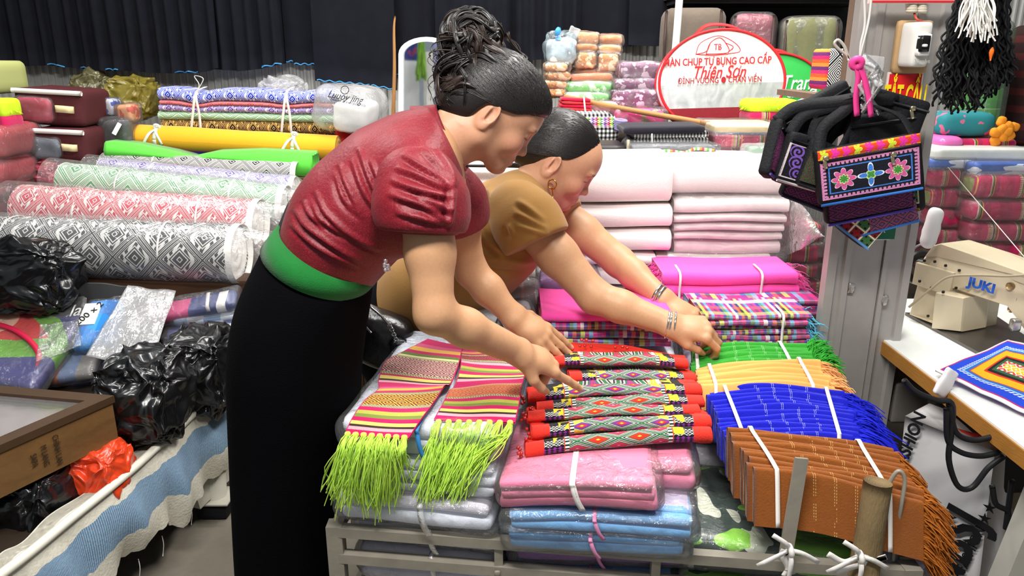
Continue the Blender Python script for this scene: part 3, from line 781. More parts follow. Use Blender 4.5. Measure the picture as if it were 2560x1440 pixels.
def brown_woman():
    YB = 1.87
    hip = W(1010, 780, 2.0)
    root = empty('person', A(hip[0], 2.0, 0), 'woman in a mustard brown T-shirt with silver bracelets, leaning over plaid scarves', 'person')
    Rh = headframe(math.radians(33), math.radians(-2))
    C = W(1382, 421, 1.80)+A(.008, .078, .0)
    nb, nm = W(1300, 500, 1.87), W(1345, 462, 1.875)
    pieces = [head_mesh(C, Rh, [nm, nb], [.056, .064], broad=1.04)]
    sh, elb, wr = W(1306, 532, 1.77), W(1487, 742, 1.68), W(1676, 812, 1.62)
    f = unit(W(1740, 822, 1.61)-wr)
    pieces.append(arm_piece([sh, lerp(sh, elb, .5)+A(0, 0, -.004), elb, lerp(elb, wr, .35), wr], [.054, .047, .038, .0365, .0265],
        (wr, f, A(.35, -.55, .75), -1, [(.75, .75, .5, .05), (.85, .8, .5, 0), (.95, .8, .5, -.05), (1.05, .8, .5, -.1)],
         [(.85, .5, -.35, .04, .0135, .011), (.9, -.1, -.5, .03, .0105, .009), (.7, -.2, -.7, .024, .009, .0065)], .96)))
    sh2, elb2, wr2 = W(1372, 510, 2.02), W(1548, 655, 1.93), W(1656, 748, 1.80)
    f2 = unit(W(1740, 800, 1.755)-wr2)
    pieces.append(arm_piece([sh2, lerp(sh2, elb2, .5), elb2, lerp(elb2, wr2, .35), wr2], [.052, .045, .039, .036, .0265],
        (wr2, f2, A(.3, -.45, .84), 1, [(.3, .25, .15, .1), (.35, .25, .15, 0), (.4, .3, .2, -.05), (.45, .3, .2, -.1)],
         [(.75, .5, -.35, .04, .0135, .011), (.95, .1, -.3, .03, .0105, .009), (1, 0, -.25, .024, .009, .0065)], .98)))
    core = SDF(A(-.45, 1.6, .5), A(.2, 2.2, 1.3), .01)
    core.chain([W(1010, 780, 1.98), W(1130, 680, 1.92), W(1240, 590, YB), W(1300, 520, YB)], [.1, .1, .095, .06], .05, ysc=1.25, y0=1.9)
    core.cone(sh, sh2, .05, .05, .05)
    v, q = core.mesh(2); pieces.append((v, q, np.tile(np.array(lin('#c4956f')[:3]), (len(v), 1))))
    join_body('body', pieces, root)
    tan = mat('mustard_jersey', '#9a713a', rough=.85, spec=.15, sheen=.2, var=.08, bump=(220, .12))
    s = SDF(A(-.5, 1.55, .6), A(.27, 2.25, 1.33), .005)
    s.chain([W(1010, 775, 1.96), W(1085, 715, 1.93), W(1165, 655, 1.9), W(1236, 592, YB), W(1284, 528, YB), W(1312, 496, YB)], [.125, .13, .13, .12, .09, .066], .04, ysc=1.28, y0=1.88)
    s.cone(W(1296, 518, 1.77), W(1338, 510, 2.0), .058, .058, .04)
    # cut the sleeve mouths
    V, Q = s.mesh(2)
    px = lambda *p: [W(x, y, Y) for x, y, Y in p]
    lines = [px((1180, 490, 1.78), (1240, 520, 1.72), (1300, 545, 1.68)), px((1170, 560, 1.75), (1215, 600, 1.74), (1265, 640, 1.74)),
             px((1150, 610, 1.76), (1220, 640, 1.75), (1310, 650, 1.76)), px((1285, 470, 1.76), (1300, 510, 1.7), (1335, 560, 1.65)),
             px((1180, 640, 1.75), (1250, 662, 1.75), (1340, 668, 1.76)), px((1310, 470, 1.74), (1345, 510, 1.68), (1380, 560, 1.66)),
             px((1160, 540, 1.76), (1190, 600, 1.74), (1240, 650, 1.74)), px((1280, 560, 1.68), (1320, 580, 1.65), (1370, 585, 1.65))]
    BL = [[(1180, 480), (1215, 500), (1270, 515)], [(1165, 540), (1200, 590), (1260, 640)], [(1190, 560), (1230, 610), (1275, 650)], [(1160, 600), (1215, 640), (1300, 655), (1345, 655)], [(1175, 640), (1240, 662), (1330, 668)], [(1220, 470), (1235, 500), (1262, 520)], [(1260, 455), (1280, 490)]]
    V = fold_px(V, Q, BL, .007, 8)
    mk('t_shirt', V, Q, tan, root)
    def sleeve(p, rs, hem, hn, lines, amp, wid, hr):
        P = np.array(p); s = SDF(P.min(0)-.12, P.max(0)+.12, .0045); s.chain(p, rs, .03); s.plane(hem, hn, .006); V, Q = s.mesh(2)
        mk('sleeve', fold_px(V, Q, lines, amp, wid), Q, tan, root); mk('sleeve_hem', *tube_ring(hem-unit(hn)*.004, hn, hr, .004, .8), tan, root)
    sleeve([W(1292, 525, 1.765), W(1318, 560, 1.735), W(1342, 600, 1.72), W(1366, 650, 1.70)], [.072, .078, .071, .062], W(1344, 606, 1.717), W(1372, 668, 1.70)-W(1322, 560, 1.735), [[(1290, 500), (1320, 520), (1365, 555)], [(1285, 530), (1325, 548), (1372, 575)], [(1290, 565), (1330, 575), (1380, 590)], [(1270, 560), (1285, 590)]], .006, 8, .0685)
    sleeve([W(1350, 515, 2.0), W(1385, 538, 1.985), W(1412, 558, 1.975), W(1450, 585, 1.96)], [.062, .066, .062, .056], W(1412, 556, 1.975), W(1450, 588, 1.955)-W(1385, 535, 1.99), [], .006, 8, .06)
    nk = unit(W(1360, 455, 1.875)-W(1318, 492, 1.87)); mk('neckband', *tube_ring(W(1326, 484, 1.872), nk, .069, .006, .7), tan, root)
    mkring = lambda c, ax, r, th, m, nm_, p=root, flat=1: mk(nm_, *tube_ring(c, ax, r, th, flat), m, p)
    pants = mat('black_trousers', '#0c0d12', rough=.9, spec=.1, bump=(200, .2))
    s = SDF(A(-.62, 1.7, -.02), A(.1, 2.3, .95), .008)
    s.chain([W(1070, 735, 1.95), W(985, 790, 1.98)], [.137, .155], .05, ysc=1.15, y0=1.97)
    for dy in (-.085, .085):
        k = A(hip[0]+.02, 2.0+dy, .45); s.chain([W(985, 800, 1.98)+A(0, dy, -.02), k, A(hip[0]-.02, 2.0+dy, .04)], [.1, .07, .055], .04)
    V, Q = s.mesh(2); mk('trousers', V, Q, pants, root)
    sil = mat('polished_silver', '#d6d6d6', rough=.18, metal=1.0)
    for k, (a, t) in enumerate(((.01, .0), (.02, .25), (.004, -.2))):
        mk('bracelet', *tube_ring(wr+f*(a-.012), f+A(0, 0, .12*t), .0305, .0022), sil, root)
    for k, a in enumerate((-.016, -.006)):
        mk('bracelet', *tube_ring(wr2+f2*a, f2+A(.05*k, 0, .1), .031, .004, .6), sil, root)
    gold = mat('gold_earring', '#b98d3c', rough=.25, metal=1.0)
    ep = W(1381, 448, 1.79)
    mk('earring', *tube_ring(ep+A(0, 0, -.012), A(.6, 1, 0), .011, .0017), gold, root)
    b = MB(); b.add(*tube([ep+A(0, -.004, -.02), ep+A(.002, -.004, -.045)], [.0022, .001], 6)); b.build('earring', gold, root)
    mk('finger_ring', *tube_ring(wr2+f2*.1, f2, .0108, .0012), gold, root)
    # hair combed back to a low knot
    Lc = lambda p: C+Rh@(np.asarray(p)*.01)
    s = SDF(A(-.15, -.1, -.09), A(.115, .1, .16), .003)
    s.ell(A(-1.1, 0, 4.3)*.01, A(10.0, 7.9, 9.1)*.01, .01)
    s.ell(A(-8.5, 0, -.5)*.01, A(4.4, 4.6, 4.4)*.01, .03)
    X, Y_, Zz = s.grid()
    zz = np.array([-9, -6, -3, 0, 1.8, 2.6, 3.4, 5, 7, 9, 12.])*.01; hx = np.array([-7, -6, -4.4, -3.6, -2.8, .3, 1.8, 3.2, 4.8, 6.2, 7.4])*.01
    cut = (X-np.interp(Zz, zz, hx))*.75+0*Y_
    h = np.maximum(.006-np.abs(s.F-cut), 0)/.006; s.F = (np.maximum(s.F, cut)+h*h*.0015).astype(np.float32)
    V, Q = s.mesh(3); hd = mk('hair', V@Rh.T+C, Q, HAIR, root)
    r = np.random.default_rng(5); b = MB(); cen, rad = A(-1.1, 0, 4.3), A(10.1, 8.0, 9.2); al = A(-9.5, 0, 0)
    for i in range(800):
        zs = lerp(2.2, 12.0, r.random()); side = r.choice([-1, 1], p=[.8, .2]); xs = np.interp(zs, zz*100, hx*100)+r.uniform(-3.5, .5)
        q = np.array([(xs-cen[0])/rad[0], 0, (zs-cen[2])/rad[2]]); yy = 1-q@q
        if yy <= 0: q = q/np.linalg.norm(q); q[1] = side*.05
        else: q[1] = side*math.sqrt(yy)
        q = unit(q); e = unit((al-cen)/rad+r.normal(size=3)*.08); wob = r.normal(size=3)*.01
        P = [Lc(cen+unit(q*(1-t)+e*t+wob*math.sin(t*3.14)+A(0, 0, .1)*math.sin(t*3.14))*rad) for t in np.linspace(0, 1, 12)]
        b.add(*tube(snap(hd, P, .0003), .0008, 4, False))
    tag(b.build('combed_strands', HAIR, hd), kind='stuff')
    for y in (-1, 1):
        b = MB()
        P = [Lc(A(8.95-.9*t*t, y*(1.6+2.7*t), 3.25+.45*math.sin(t*2.4)-.2*t)) for t in np.linspace(0, 1, 9)]
        b.add(*tube(P, np.sin(np.linspace(.5, 2.9, 9))*.0015, 5, flat=.5))
        P = [Lc(A(8.95-1.0*t*t, y*(1.9+2.7*t), .75+.15*math.sin(t*3))) for t in np.linspace(0, 1, 9)]
        b.build('eyebrow', HAIR2, hd); mk('eyelashes', *tube(P, np.sin(np.linspace(.5, 2.9, 9))*.0012, 4), HAIR, hd)
    return root
def tube_ring(c, ax, r, th, flat=1.0, n=36):
    ax = unit(ax); u = unit(np.cross(ax, A(.3, .2, 1))); v = np.cross(ax, u); a = np.linspace(0, 2*math.pi, n, endpoint=False)
    C = c+r*(np.cos(a)[:, None]*u+np.sin(a)[:, None]*v); V = []
    for i in range(n):
        o = unit(C[i]-c)
        for k in range(6):
            b = k/6*2*math.pi; V.append(C[i]+th*(math.cos(b)*o*flat+math.sin(b)*ax))
    return np.array(V), gridfaces(n, 6, True, True)
red_woman(); brown_woman()
# ------------------------------------------------------------------ shared materials
M_WHITE = cloth('white_cotton', '#eceaea', var=.03)
M_PINKWHITE = cloth('unbleached_white_cotton', '#f0e6e4', var=.03)
M_BLACKFAB = mat('black_cotton', '#14151b', rough=.95, spec=.08, var=.3, bump=(260, .25), vscale=14)
M_STEEL = mat('worn_grey_steel', '#8d877a', rough=.5, spec=.4, metal=.15, var=.25, bump=(60, .15), vscale=25)
M_WHITESTR = mat('white_packing_string', '#e6e2dc', rough=.6, var=.1)
M_CLEAR = film('clear_film', haze=.05, bs=28, bst=1.0)
M_HAZE = film('hazy_film', haze=.22, bs=22, bst=1.0)
M_BAGBLK = mat('black_bin_liner', '#101113', rough=.26, spec=.7, bump=(18, .6))
M_TXTRED = mat('red_print', '#c8252b', rough=.6)
M_TXTWHT = mat('white_print', '#f4f4f2', rough=.6)
M_TXTBLK = mat('black_print', '#17171a', rough=.6)
def stripe_fn(cols, wid=None, coord='Generated', axis=0, rep=1, speck=True):
    def f():
        p = uvxy(coord); x = p[axis]
        return stripes(fr(x*rep) if rep != 1 else x, cols, wid)
    return f
BALE = ['#b3194f', '#c51c57', '#7c7f3c', '#c98aa0', '#3a2320', '#8f9a4a', '#b81b52', '#d5a04a', '#b3194f', '#c51c57', '#e0b8b8', '#6e7d38', '#2b2420', '#c98a2f', '#a81d4c', '#c51c57']
BALEW = [5, 4, .6, .7, .4, .7, .8, .5, 5, 3, .5, .8, .4, .6, 3, 4]
def bale_mat(name, rep, shift, seed):
    def f():
        p = uvxy('Generated'); x = fr(p[0]*rep+shift)
        c = stripes(x, BALE, BALEW)
        z = band(x, .26+.02*seed, .33+.02*seed)
        ch = (op('SINE', p[2]*90) > 0)
        return mixc(z*ch*.6, c, '#e9d9a0')
    return mat(name, fn=f, rough=.85, sheen=.2, bump=(200, .25))
BALES = [bale_mat('striped_brocade_%s' % n, r, s, k) for k, (n, r, s) in enumerate((('rose', 1.0, .0), ('olive', 1.3, .35), ('magenta', .9, .62)))]
def weave_fn(dark, light, nu, nv, style=0):
    """two-colour woven diamonds on UV: u along the roll, v around"""
    def f():
        u, v, _ = uvxy('UV')
        a = tri(u*nu); b = tri(v*nv); s = a+b; d = ab(s-1.0)
        a2 = tri(u*nu*4); b2 = tri(v*nv*4); s2 = ab(a2+b2-1.0)
        if style == 0:
            lat = (d < .24)*(1.0-band(d, .05, .085))*(1.0-band(d, .14, .165))
            hook = band(d, .27, .46)*(fr(u*nu*3+tri(v*nv*3)*.5) < .55)
            ring = band(d, .52, .60)
            core = (d > .66)*(1.0-band(s2, .42, .62))
            m = mx(mx(lat, hook), mx(ring, core))
        elif style == 1:
            lat = (d < .16)*(1.0-band(d, .04, .09))
            blk = band(d, .22, .58)*(fr(d*11) < .55)
            core = (d > .64)*(1.0-band(d, .78, .86))
            m = mx(mx(lat, blk), core)
        else:
            z = fr((v*nv*2.2)+tri(u*nu)*1.4)
            m = mx((fr(z*4) < .5)*(z < .7), (z > .85)*(fr(u*nu*8) < .5))
        return mixc(m, light, dark)
    return f
def weave(name, dark, light='#d2d1cd', nu=8, nv=4, style=0):
    return mat(name, fn=weave_fn(dark, light, nu, nv, style), rough=.9, sheen=.15, bump=(300, .3))
def check_mat(name, rep, cols=('#15161a', '#ecebe6'), coord='Generated', axes=(0, 2), extra=None):
    def f():
        p = uvxy(coord); a = fr(p[axes[0]]*rep[0]) < .5; b = fr(p[axes[1]]*rep[1]) < .5
        c = mixc(a, mixc(b, cols[1], '#7d7d7c'), mixc(b, '#6c6c6c', cols[0]))
        if extra: c = extra(p, c)
        return c
    return mat(name, fn=f, rough=.9, bump=(200, .2))

def soft(center, R, size, r=.03, n=8, amp=.004, ns=14, seed=0, crease=0.0, sag=0.0):
    V, F = rbox(size[0], size[1], size[2], r, n)
    L = V.copy(); nrm = L/(np.linalg.norm(L, axis=1)[:, None]+1e-9)
    V = V+nrm*(amp*sn(L, ns, seed))[:, None]
    if crease: V = V+nrm*(crease*crump(L, ns*2.2, seed))[:, None]
    if sag: V[:, 2] -= sag*(L[:, 0]/(size[0]/2))**2
    return V@np.asarray(R).T+np.asarray(center), F
I3 = np.eye(3)
def facing(yaw=0.0, tilt=0.0, roll=0.0):
    """box frame: x to the right, y away, z up; yaw about z, tilt leans the top back, roll lowers the right end"""
    return rot((0, 0, 1), yaw)@rot((1, 0, 0), tilt)@rot((0, 1, 0), roll)
def pxbox(x0, y0, x1, y1, Y, depth, top=False):
    """centre and width/height of a box whose front face fills the pixel rectangle at distance Y"""
    k = depth/(Y+depth)                        # the silhouette also holds the far edges of the side and top
    if x1 < 1000: x1 -= (1280-x1)*k*.8
    if top and y0 > 150: y0 = min(y1-8, y0+(y0-139)*depth/Y*.8)
    a, b = W(x0, y1, Y), W(x1, y0, Y)
    c = (a+b)/2; c[1] = Y+depth/2
    return c, (abs(b[0]-a[0]), depth, abs(b[2]-a[2]))
def pack(name, label, cat, px, Y, depth, mt, parent=None, R=I3, r=.02, amp=.004, ns=14, seed=0, crease=0.0, group=None, n=8, wrapf=None, wname='plastic_wrap', grow=.012, sag=0):
    c, s = pxbox(*px, Y, depth)
    if wrapf is None and parent is None:
        V, F = soft(c, R, s, r, n, amp, ns, seed, crease, sag); o = mk(name, V, F, mt); return tag(o, label, cat, group)
    if parent is None: root = empty(name, c-A(0, 0, s[2]/2), label, cat, group)
    else: root = parent
    V, F = soft(c, R, s, r, n, amp, ns, seed, crease, sag); mk('cloth' if parent is None else name, V, F, mt, root)
    if wrapf is not None:
        V, F = soft(c, R, A(*s)+A(grow*1.6, grow, grow), A(r, r, r)*.8, 14, amp*1.4, ns*1.5, seed+9, .006); mk(wname, V, F, wrapf, root)
    return root
def tie(C, w, th, side, mt, root, name='string'):
    V, F, U = strap(C, w, th, side); return mk(name, V, F, mt, root)

# ------------------------------------------------------------------ the setting
def setting():
    conc = mat('stained_concrete', rough=.75, spec=.25, bump=(30, .2), fn=lambda: mixc(noise(4, 5), mixc(noise(60, 3), '#5d574c', '#7d766a'), '#8d8678'))
    V, F = box((-4, -.6, -.05), (4, 4.6, 0)); tag(mk('floor', V, F, conc, smooth=False), kind='structure')
    tin = mat('corrugated_tin', '#bdbdb8', rough=.45, metal=.1, spec=.4, var=.2, bump=(9, .2), vscale=4)
    xs = []; ys = []
    for i in range(230):
        x = -4+i*.035; xs += [x, x+.009, x+.0175, x+.0265]; ys += [0, -.012, -.012, 0]
    xs, ys = np.array(xs), np.array(ys)
    V = np.vstack([np.stack([xs, 4.0+ys, np.full(len(xs), z)], 1) for z in (0, 3.0)])
    n = len(xs); F = [(i, i+1, n+i+1, n+i) for i in range(n-1)]
    tag(mk('wall_back', V, F, tin, smooth=False), kind='structure')
    for s, nm in ((-1, 'wall_left'), (1, 'wall_right')):
        V, F = box((s*4, -.6, 0), (s*4.05, 4.4, 3)); tag(mk(nm, V, F, mat('grey_partition', '#77756f', rough=.9, var=.1), smooth=False), kind='structure')
setting()

# ------------------------------------------------------------------ black skirts hung along the back
BLUEHEM = mat('blue_hem_thread', '#3f86b8', rough=.7)
def hung(label, x0, x1, bot, Y, pleat=.0, wl=.05, hem=(), seed=0, top=-420):
    """black cloth hanging from above the frame; bot: [(px,py)...] lower edge"""
    nu, nv = max(24, int((x1-x0)/5)), 14
    us = np.linspace(x0, x1, nu); by = np.interp(us, [b[0] for b in bot], [b[1] for b in bot])
    P = np.zeros((nu, nv, 3))
    for i, u in enumerate(us):
        a, b = W(u, top, Y), W(u, by[i], Y); a[0] = lerp(a[0], b[0], .85)
        for j in range(nv):
            t = j/(nv-1); p = lerp(a, b, t); am = pleat*(.5+.5*t)
            p[1] = Y+am*(math.sin(p[0]/wl*6.28+1.3*math.sin(p[0]*9+seed))+.4*math.sin(p[0]/wl*3.1+seed)); P[i, j] = p
    F = gridfaces(nu, nv); root = empty('black_skirt', P.reshape(-1, 3).mean(0), label, 'skirt', 'black skirts hung along the back wall')
    back = P+A(0, .012, 0); n = nu*nv
    V = np.vstack([P.reshape(-1, 3), back.reshape(-1, 3)])
    FF = [f[::-1] for f in F]+[tuple(i+n for i in f) for f in F]+[(i*nv+nv-1, (i+1)*nv+nv-1, n+(i+1)*nv+nv-1, n+i*nv+nv-1) for i in range(nu-1)]
    mk('cloth', V, FF, M_BLACKFAB, root)
    for (ha, hb) in hem:
        ii = [i for i in range(nu) if ha <= us[i] <= hb]
        if len(ii) < 2: continue
        C = np.array([P[i, -1]+A(0, -.004, .004+.004*math.sin(k*1.3)) for k, i in enumerate(ii)])
        mk('hem_stitching', *tube(C, .0035, 5), BLUEHEM, root)
hung('pleated black skirts hanging at the far left', -40, 250, [(-40, 168), (30, 167), (120, 163), (250, 177)], 3.86, .022, .075, [(118, 168), (198, 230)], 1)
hung('pleated black skirts hanging above the olive plastic bag', 235, 545, [(235, 175), (330, 178), (400, 184), (500, 182), (545, 170)], 3.82, .022, .07, [(262, 306), (440, 474), (442, 496)], 2)
hung('pleated black skirts hanging above the blue woven stack', 520, 712, [(520, 172), (600, 178), (650, 172), (712, 158)], 3.86, .02, .06, [(652, 670), (655, 704)], 3)
hung('short flat black skirt beside the pleated ones', 700, 795, [(700, 155), (735, 156), (736, 162), (795, 163)], 3.92, .003, .2, [(704, 735), (737, 789)], 4)
hung('long flat black skirt hanging left of the bamboo stick', 788, 992, [(788, 202), (920, 214), (992, 226)], 3.84, .004, .3, [(792, 925), (926, 982)], 5)
hung('black skirt hanging behind the white framed mirror', 985, 1110, [(985, 189), (1110, 196)], 3.95, .008, .12, [(986, 1000)], 6)
hung('black skirts hanging behind the bent woman', 1095, 1300, [(1095, 330), (1300, 330)], 3.9, .01, .09, (), 7)
hung('folded black skirts hanging right of the hair bun', 1290, 1450, [(1290, 200), (1330, 150), (1450, 145)], 3.84, .018, .06, (), 8)
hung('wide black skirt hanging above the beige packs', 1440, 1580, [(1440, 118), (1580, 116)], 3.9, .006, .2, (), 9)
hung('black skirt hanging left of the white post', 1570, 1684, [(1570, 112), (1640, 116), (1684, 108)], 3.84, .006, .15, (), 10)

# ------------------------------------------------------------------ mirror, sticks, post
def mirror():
    Y = 3.0; root = empty('standing_mirror', W(1060, 330, Y), 'tall arched mirror with a white frame behind the bent woman', 'mirror')
    def arch(x0, x1, yt, yb, n=14):
        rx = (x1-x0)/2; cx = (x0+x1)/2; P = [(x0, yb)]
        for i in range(n+1):
            a = math.pi-math.pi*i/n; P.append((cx+rx*math.cos(a), yt+rx*.62-rx*.62*math.sin(a)))
        P.append((x1, yb)); return P
    o = [W(x, y, Y) for x, y in arch(996, 1136, 92, 470)]; i_ = [W(x, y, Y) for x, y in arch(1008, 1124, 104, 470)]
    b = MB(); n = len(o)
    V = np.vstack([o, i_, np.array(i_)+A(0, .03, 0), np.array(o)+A(0, .03, 0)]); F = []
    for k in range(n-1):
        for a in range(4): F.append((a*n+k, a*n+k+1, ((a+1) % 4)*n+k+1, ((a+1) % 4)*n+k))
    mk('frame', V, F, mat('white_mirror_frame', '#eef0f0', rough=.4, spec=.5), root, False)
    mk('glass', np.array(i_)+A(0, .016, 0), [tuple(range(n))[::-1]], mat('mirror_glass', '#dfe6ea', rough=.03, metal=1.0), root, False)
mirror()
def in_mirror(px, py, Y):
    """a point in front of the mirror whose reflection is seen at the pixel"""
    p = W(px, py, 6.032-Y); p[1] = Y; return p
def mirrored_goods():
    r = np.random.default_rng(12); Y = -.3
    def hank(nm, label, x0, x1, y0, y1, mt, n, th):
        b = MB(); root = empty(nm, in_mirror((x0+x1)/2, y0, Y), label, 'yarn')
        for k in range(n):
            t = np.linspace(0, 1, 12); a = in_mirror(lerp(x0, x1, .5)+r.normal()*3, y0, Y+r.normal()*.01); e = in_mirror(r.uniform(x0, x1), y1-r.uniform(0, 18), Y+r.normal()*.02)
            b.add(*tube(a+(e-a)*t[:, None]+A(1, 0, 0)*(np.sin(t*8+k)*.006)[:, None], th, 4, False))
        tag(b.build('yarn_strands', mt, root), kind='stuff')
    hank('green_yarn_hank', 'olive green yarn hank seen in the mirror', 1040, 1066, 60, 205, mat('olive_green_yarn', '#7fae3a', rough=.85, var=.2), 70, .004)
    hank('white_yarn_hank', 'white yarn hank seen in the mirror', 1060, 1084, 205, 300, mat('white_yarn', '#e8e4dc', rough=.85), 40, .005)
    for nm, lb, x0, x1, y0, y1, mt in (('hung_cloth', 'blue and red patterned cloth seen in the mirror', 1012, 1044, 70, 150, mat('blue_red_print', rough=.8, fn=lambda: mixc(noise(14, 2) > .5, '#3a4a9e', '#b04a6a'))), ('hung_cloth', 'white cloth seen in the mirror', 1012, 1046, 152, 420, M_WHITE), ('hung_cloth', 'orange and white cloth seen in the mirror', 1064, 1086, 130, 420, mat('orange_white_stripe', rough=.8, fn=stripe_fn(['#eeeae4', '#e88a3a', '#eeeae4', '#dcd6d0'], [3, 1, 2, 3], axis=2))),
            ('hung_cloth', 'lavender cloth seen in the mirror', 1090, 1135, 90, 420, cloth('lavender_hung_cloth', '#9a98cc'))):
        a, b_ = in_mirror(x0, y1, Y-.15), in_mirror(x1, y0, Y-.15); V, F = soft((a+b_)/2, I3, (abs(b_[0]-a[0]), .03, abs(b_[2]-a[2])), .012, 10, .008, 14, x0, .006); tag(mk(nm, V, F, mt), lb, 'cloth', 'goods seen in the mirror')
    rail = mat('grey_rail', '#77757a', rough=.5); a, b_ = in_mirror(985, 52, Y-.15), in_mirror(1160, 52, Y-.15)
    tag(mk('hanging_rail', *bar(A(a[0], Y-.15, 2.1), A(b_[0], Y-.15, 2.1), .03, .03), rail, None, False), 'grey rail for hung goods facing the mirror', 'rail')
mirrored_goods()
bam = mat('bamboo', '#a8794a', rough=.6, var=.3, vscale=12)
def pole(name, label, cat, pts, rad, mt):
    C = catmull(pts, 14); o = mk(name, *tube(C, rad, 8), mt); return tag(o, label, cat)
pole('bamboo_stick', 'thin upright bamboo stick beside the mirror', 'stick', [W(988, 40, 3.3), W(985, 75, 3.3), W(986, 180, 3.3), W(981, 340, 3.3)], np.linspace(.003, .009, 14), bam)
pole('wooden_stick', 'long wooden stick lying across the packs to the mosquito net bag', 'stick', [W(1412, 242, 3.05), W(1560, 272, 2.9), W(1785, 312, 2.62)], .0095, bam)
pole('white_post', 'white painted steel post between the black skirts and quilt bags', 'post', [W(1703, -60, 3.4), W(1688, 130, 3.4), W(1660, 420, 3.4)], .016, mat('white_paint', '#dfe0dd', rough=.5))

# ------------------------------------------------------------------ packs in the middle background
LACE_B = mat('beige_lace', rough=.85, bump=(50, .6), fn=lambda: mixc(noise(45, 3) > .53, '#c98f5a', '#efd9b4'))
BEIGE = cloth('beige_curtain_cloth', '#cc955c', var=.25)
BEIGE2 = cloth('tan_curtain_cloth', '#b8773f', var=.25)
LACE_G = mat('green_lace', rough=.85, bump=(50, .6), fn=lambda: mixc(noise(40, 3) > .55, '#7fcf7a', '#dff3dc'))
LACE_P = mat('purple_lace', rough=.85, bump=(50, .6), fn=lambda: mixc(noise(38, 3) > .55, '#7d5470', '#d6bfce'))
SALM = cloth('salmon_cloth', '#d5714a', var=.2)
def rollpack(label, px, Y, mt, seed, depth=.12, group='beige curtain packs', r=.022, wrapf=M_CLEAR, name='curtain_pack', cat='fabric pack'):
    return pack(name, label, cat, px, Y, depth, mt, R=facing(RNG.uniform(-.08, .08), 0, RNG.uniform(-.03, .03)), r=r, amp=.005, ns=26, seed=seed, crease=.004, group=group, wrapf=wrapf, grow=.008)
rollpack('beige folded curtain pack at the top left of its pile', (1437, 80, 1499, 112), 3.22, BEIGE, 1)
rollpack('tan folded curtain pack at the top right of its pile', (1501, 88, 1555, 116), 3.22, BEIGE2, 2)
rollpack('tan crinkled curtain pack, second from the top left', (1434, 110, 1497, 131), 3.2, BEIGE2, 3)
rollpack('tan crinkled curtain pack, second from the top right', (1500, 112, 1556, 134), 3.2, BEIGE, 4)
rollpack('rolled lace-edged curtain pack above the left salmon pack', (1436, 130, 1492, 172), 3.18, LACE_B, 5)
rollpack('rolled lace-edged curtain pack beside the tin wall', (1494, 130, 1553, 182), 3.18, LACE_B, 6)
rollpack('flat tan curtain pack on the salmon pack', (1432, 170, 1545, 188), 3.2, BEIGE2, 7)
rollpack('small beige lace roll right of the bent head, topmost', (1362, 156, 1421, 180), 3.1, LACE_B, 8)
rollpack('small beige lace roll right of the bent head, second', (1366, 180, 1425, 202), 3.1, LACE_B, 9)
rollpack('small beige lace roll right of the bent head, third', (1362, 202, 1421, 222), 3.1, LACE_B, 10)
rollpack('small beige lace roll right of the bent head, lowest', (1362, 222, 1416, 244), 3.1, LACE_B, 11)
rollpack('salmon orange fabric pack between beige and green', (1424, 184, 1536, 208), 3.14, SALM, 12, group=None)
rollpack('upper light green lace pack', (1416, 205, 1534, 233), 3.1, LACE_G, 13, group='green lace packs')
rollpack('lower light green lace pack', (1411, 231, 1527, 260), 3.08, LACE_G, 14, group='green lace packs')
for k, (lb, px) in enumerate((('top mauve lace pack left of the mosquito net bag', (1552, 156, 1658, 200)), ('middle mauve lace pack left of the mosquito net bag', (1540, 196, 1656, 228)), ('lowest mauve lace pack left of the mosquito net bag', (1534, 226, 1655, 272)))):
    rollpack(lb, px, 3.06-.02*k, LACE_P, 20+k, group='mauve lace packs', depth=.16)
def knotbag():
    root = empty('plastic_bag', W(1402, 152, 3.16), 'clear plastic bag of white cloth with a blue knot', 'bag')
    V, F = soft(W(1402, 128, 3.2), I3, (.12, .1, .095), .03, 14, .006, 30, 3, .014); mk('cloth', V, F, M_WHITE, root)
    V, F = soft(W(1402, 120, 3.2), I3, (.14, .12, .135), .05, 16, .008, 30, 4, .018); mk('bag_film', V, F, film('bluish_film', .06, '#e2f0f6', bs=30), root)
    mk('knot', *tube(catmull([W(1396, 96, 3.16), W(1394, 82, 3.15), W(1398, 68, 3.15)], 8), [.014, .008, .009, .011, .012, .012, .01, .006], 7), mat('blue_plastic', '#4aa0dd', rough=.35), root)
    V, F = soft(W(1428, 92, 3.18), facing(.3, 0, .5), (.05, .02, .09), .01, 8, .006, 40, 8, .006); mk('bag_neck', V, F, M_HAZE, root)
knotbag()
REDSTR = mat('red_yellow_striped_cloth', fn=stripe_fn(['#c01530', '#b01028', '#e0b060', '#8d1028', '#d05040', '#c01530'], [3, 2, .5, 2, .6, 3], axis=2, rep=4), rough=.8)
def redstack():
    root = empty('folded_red_cloth', W(1437, 286, 2.95), 'small stack of folded red cloth tied with white string', 'folded cloth')
    for k in range(5):
        c, s = pxbox(1396+2*k, 278-8*k, 1481-k, 286-8*k, 2.95+.005*k, .13)
        V, F = soft(c, facing(.05*(k % 2), 0, .04), s, .006, 6, .003, 20, k); mk('fold', V, F, cloth('crimson_cloth', '#c2163a') if k % 2 == 0 else REDSTR, root)
    tie([W(1462, 244, 2.94)+A(0, .05, .004), W(1460, 246, 2.935), W(1464, 286, 2.935)], .006, .002, A(1, 0, 0), M_WHITESTR, root)
redstack()
def extra_color(p, c):
    z = band(p[2], .58, .86)
    cc = stripes(fr(p[0]*5+.1), ['#c22a7a', '#e8d24a', '#5fae4f', '#e6e4df', '#7a4fae', '#d88aa8'])
    return mixc(z*(fr(p[2]*16) < .62), c, cc)
